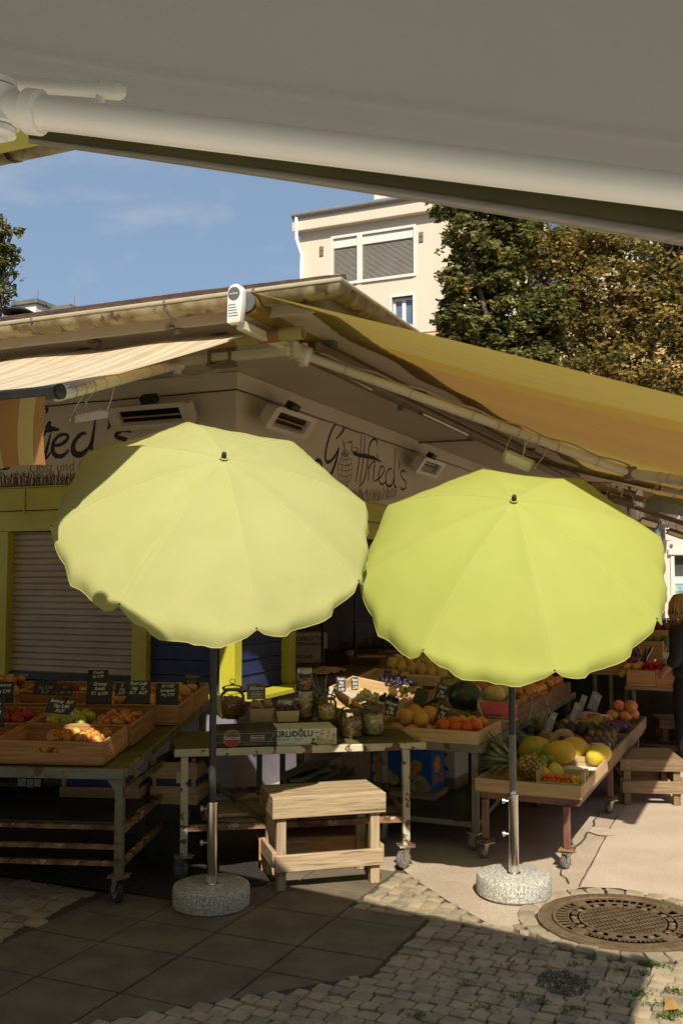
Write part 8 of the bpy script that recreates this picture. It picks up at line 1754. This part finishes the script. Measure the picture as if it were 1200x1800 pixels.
fill('radicchio', xf(B5), -.2, .2, -.2, .2, .06, 'dark red cabbage in the farthest crate', 'cabbages in the farthest crate', 2, 1.1, 1.9, 6)
fill('tomato', xf(B3), -.25, .0, -.2, .2, .06, 'red tomato in the crate beside the person', 'tomatoes beside the person', 2, .9, 1.9, 7)
ft = thing('far_stall', 'dark steel rack carrying the upper and lower far crates', 'stall', K(3.3, 1.6, 0), KROT); zb1, zb2 = B1.location.z, B2.location.z
def fk(mb, u0, u1, w0, w1, z0, z1): mb.kbox(u0, u1, w0, w1, z0, z1)
w1_ = (onu(1102, 1182, 3.35) - K0).dot(ND); w2_ = (onu(1215, 1208, 3.2) - K0).dot(ND)
mb = MB(); mb.kbox(3.34, 6.3, .5, w1_ + .02, zb1 - .03, zb1 - .002); mb.build('upper_board', M['old_x'], ft, world=True)
mb = MB(); mb.kbox(3.19, 3.75, w1_ + .0, w2_, zb2 - .03, zb2 - .002); mb.build('lower_board', M['old_x'], ft, world=True)
mb = MB(); mb.kbox(4.05, 4.08, -.6, w2_ + .3, 0, zb1 - .031); mb.build('dark_backing', M['dark_top'], ft, world=True)  # added dark sheet, stands in for the darkness below the far stall
mb = MB(); mb.kbox(3.32, 4.04, .5, w2_, .16, .18); mb.build('bottom_shelf', M['dark_top'], ft, world=True)
for w in (w1_ - .3, w1_ - .16, w1_ - .03, .6):
    for u in (3.38, 4.2, 6.2): mb = MB(); mb.kbox(u, u + .03, w, w + .03, 0, zb1 - .031); mb.build('leg', M['green_paint'], ft, world=True)
for w in (w1_ + .05, w2_ - .05): mb = MB(); mb.kbox(3.24, 3.27, w, w + .03, 0, zb2 - .031); mb.build('leg', M['grey_paint'], ft, world=True)
for i, (px, py, Y) in enumerate(((1112, 1178, 9.0), (1118, 1174, 9.1), (1147, 1155, 9.7), (1155, 1150, 9.9))): sign(['grey card leaning on the pepper crate, left of two', 'grey card leaning on the pepper crate, right of two', 'grey card leaning near the person, left of two', 'grey card leaning near the person, right of two'][i], px, py, Y, .045, .10, [], yaw=.3, tilt=.1, roll=.4, board='grey_pole')
# plastic bag with bright wrappers between them
mb = MB(); c = onY(1132, 1145, 9.3)
for k in range(3): mb.grid(lambda a, b, k=k: c + ND * (.05 * k - .06 + .03 * math.sin(b * 5 + k)) + RD * (.04 * math.sin(a * 6)) + ZD * (.04 - .24 * b) + ND * (a - .5) * .035, 4, 10, k)
tag(mb.build('wrappers', [mk('pale_film', (.55, .42, .22), .3, col2=(.6, .5, .3)), mk('lime_film', (.35, .45, .08), .3, col2=(.4, .5, .12)), mk('violet_film', (.20, .06, .22), .3, col2=(.5, .3, .35))], smooth=60), 'bright green and violet wrappers hanging over the far crates', 'wrappers')
# ================================================================== things under the tables
uc = crate('brown wooden crate with papers under the nut table, marked with a black number', L2(.80, .34, .285), R2 + rad(-3), .42, .40, .14, 'crate', False)
T = xf(uc); text_mesh('lettering', '512', .085, M['black_card'], uc, T @ Vector((.2105, .06, .07)), T.to_3x3() @ Vector((0, 1, 0)), ZD, .1, 'CENTER', .001)
mb = MB(); mb.bx(.10, 1.20, .08, .54, .283, .2845); tag(mb.build('board', M['old_x'], t2), None)
mb = MB(); rnd = random.Random(2)
for k in range(5): mb.grid(lambda a, b, k=k: T @ Vector((-.05 + .24 * a - .05 * k + .02 * b, -.16 + .3 * b, .13 + .012 * k + .05 * a + .012 * math.sin(a * 6 + k) + .01 * math.sin(b * 8 + k * 2))), 8, 8)
tag(mb.build('old_newspapers', mk('newsprint', (.30, .27, .22), .9, col2=(.42, .38, .31), scale=40), smooth=60), 'crumpled newspapers lying in the numbered crate', 'newspapers')
pw = thing('wooden_pallet_board', 'pale plywood board lying under the nut table in a patch of sun', 'board', L2(.36, .38, .30), R2); mb = MB(); mb.bx(-.22, .2, -.2, .16, 0, .018); mb.build('board', M['pale_x'], pw, bevel=.002); pw.location = L2(.34, .33, .2855)
FC = [mk('printed_apricots', (.62, .22, .03), .5, col2=(.68, .42, .12), scale=26, lo=.46, hi=.54), mk('printed_lemons', (.6, .48, .1), .5, col2=(.66, .58, .3), scale=24, lo=.46, hi=.54)]
def bluebox(label, loc, rz, L, W, H, word):
    t = carton(label, loc, rz, L, W, H, M['blue_card'], True)
    for x in (-1, 1):
        for y in (-1, 1): mb = MB(); mb.bx(x * (L / 2 - .02) - .014, x * (L / 2 - .02) + .014, y * (W / 2 - .018) - .012, y * (W / 2 - .018) + .012, .0, H + .03); mb.build('corner_post', M['pale_z'], t)
    mb = MB()
    for (cx, cz, r_, i) in ((-.06, .16, .045, 0), (-.08, .10, .035, 0), (.0, .05, .05, 1), (-.06, .03, .04, 1), (.05, .03, .04, 1)):
        if cz + r_ < H: mb.add([(cx * L / .26 + r_ * math.cos(a), -W / 2 - .0012 - i * .0004, cz + r_ * math.sin(a)) for a in [6.283 * k / 16 for k in range(16)]], [tuple(range(16))], i)
    mb.build('printed_fruit', FC, t)
    mb = MB(); mb.add([(L / 2 + .0012, -.02 + .06 * math.cos(a), H * .62 + .06 * math.sin(a)) for a in [6.283 * k / 20 for k in range(20)]], [tuple(range(20))], 0); mb.build('printed_fruit', FC, t)
    ftext(t, W, word, .075, .0, H * .28, M['paper'], bold=.006, L=L, side='side', d=.0020); ftext(t, W, word, .075, .0, H * .28, M['red_print'], bold=.0015, L=L, side='side', d=.0028)
    return t
q = onY(752, 1392, 6.75); b1_ = bluebox('blue printed carton with lemons and apricots on its side, under the large stall', Vector((q.x + .01, q.y + .12, q.z)), rad(-28), .15, .24, .27, 'Dorita')
b2_ = bluebox('blue printed carton seen between the table uprights left of the lemon carton', onY(690, 1392, 6.95) + Vector((0, .1, .06)), rad(-20), .24, .24, .26, 'NUTS')
mb = MB(); mb.bx(-.2, .2, -.16, .16, 0, 1); 
lowb = thing('wooden_crate', 'pale wooden crate under the blue printed cartons', 'crate', Vector((b1_.location.x - .08, b1_.location.y, .141)), rad(-24)); hb = b1_.location.z - .142 - .001
mb = MB(); mb.bx(-.26, .18, -.15, -.138, 0, hb); mb.bx(-.26, .18, .138, .15, 0, hb); mb.bx(-.26, -.248, -.137, .137, 0, hb); mb.bx(.168, .18, -.137, .137, 0, hb); mb.build('side_panels', M['pale_x'], lowb); mb = MB(); mb.bx(-.247, .167, -.137, .137, hb - .012, hb - .001); mb.build('top_board', M['pale_x'], lowb)
c3_ = carton('white printed carton behind the blue lemon carton', Vector((b1_.location.x + .17, b1_.location.y + .28, b1_.location.z + .04)), rad(-28), .2, .26, .2, M['white_card']); ftext(c3_, .26, 'K', .16, .0, .1, M['black_card'], bold=.004)
c3b = MB(); c3b.bx(-.1, .1, -.13, .13, 0, b1_.location.z + .04 - .142); o = tag(c3b.build('cardboard_box', M['cardboard']), 'plain cardboard box under the white carton', 'box'); o.location = (c3_.location.x, c3_.location.y, .141); o.rotation_euler = (0, 0, rad(-28))
for i in range(5): fruit('lemon', b2_.location + Vector((-.08 + .04 * i, .02 * (i % 2), .24)), 1.0, None, 'lemon in the blue carton between the table uprights', 'lemons in the blue carton', rnd)
wb = thing('low_bench', 'low red brown plank bench standing behind the pale pine stool', 'bench', onz(560, 1530), R2)
mb = MB(); mb.bx(-.33, .30, -.012, .012, .07, .18); mb.build('plank', M['crate_x'], wb, bevel=.002); mb = MB(); mb.bx(-.33, .30, .0125, .2, .165, .185); mb.build('seat_board', M['crate_x'], wb)
for x in (-.3, .27): mb = MB(); mb.bx(x - .015, x + .015, .0125, .05, 0, .164); mb.build('leg', M['crate_z'], wb); mb = MB(); mb.bx(x - .015, x + .015, .15, .19, 0, .164); mb.build('leg', M['crate_z'], wb)
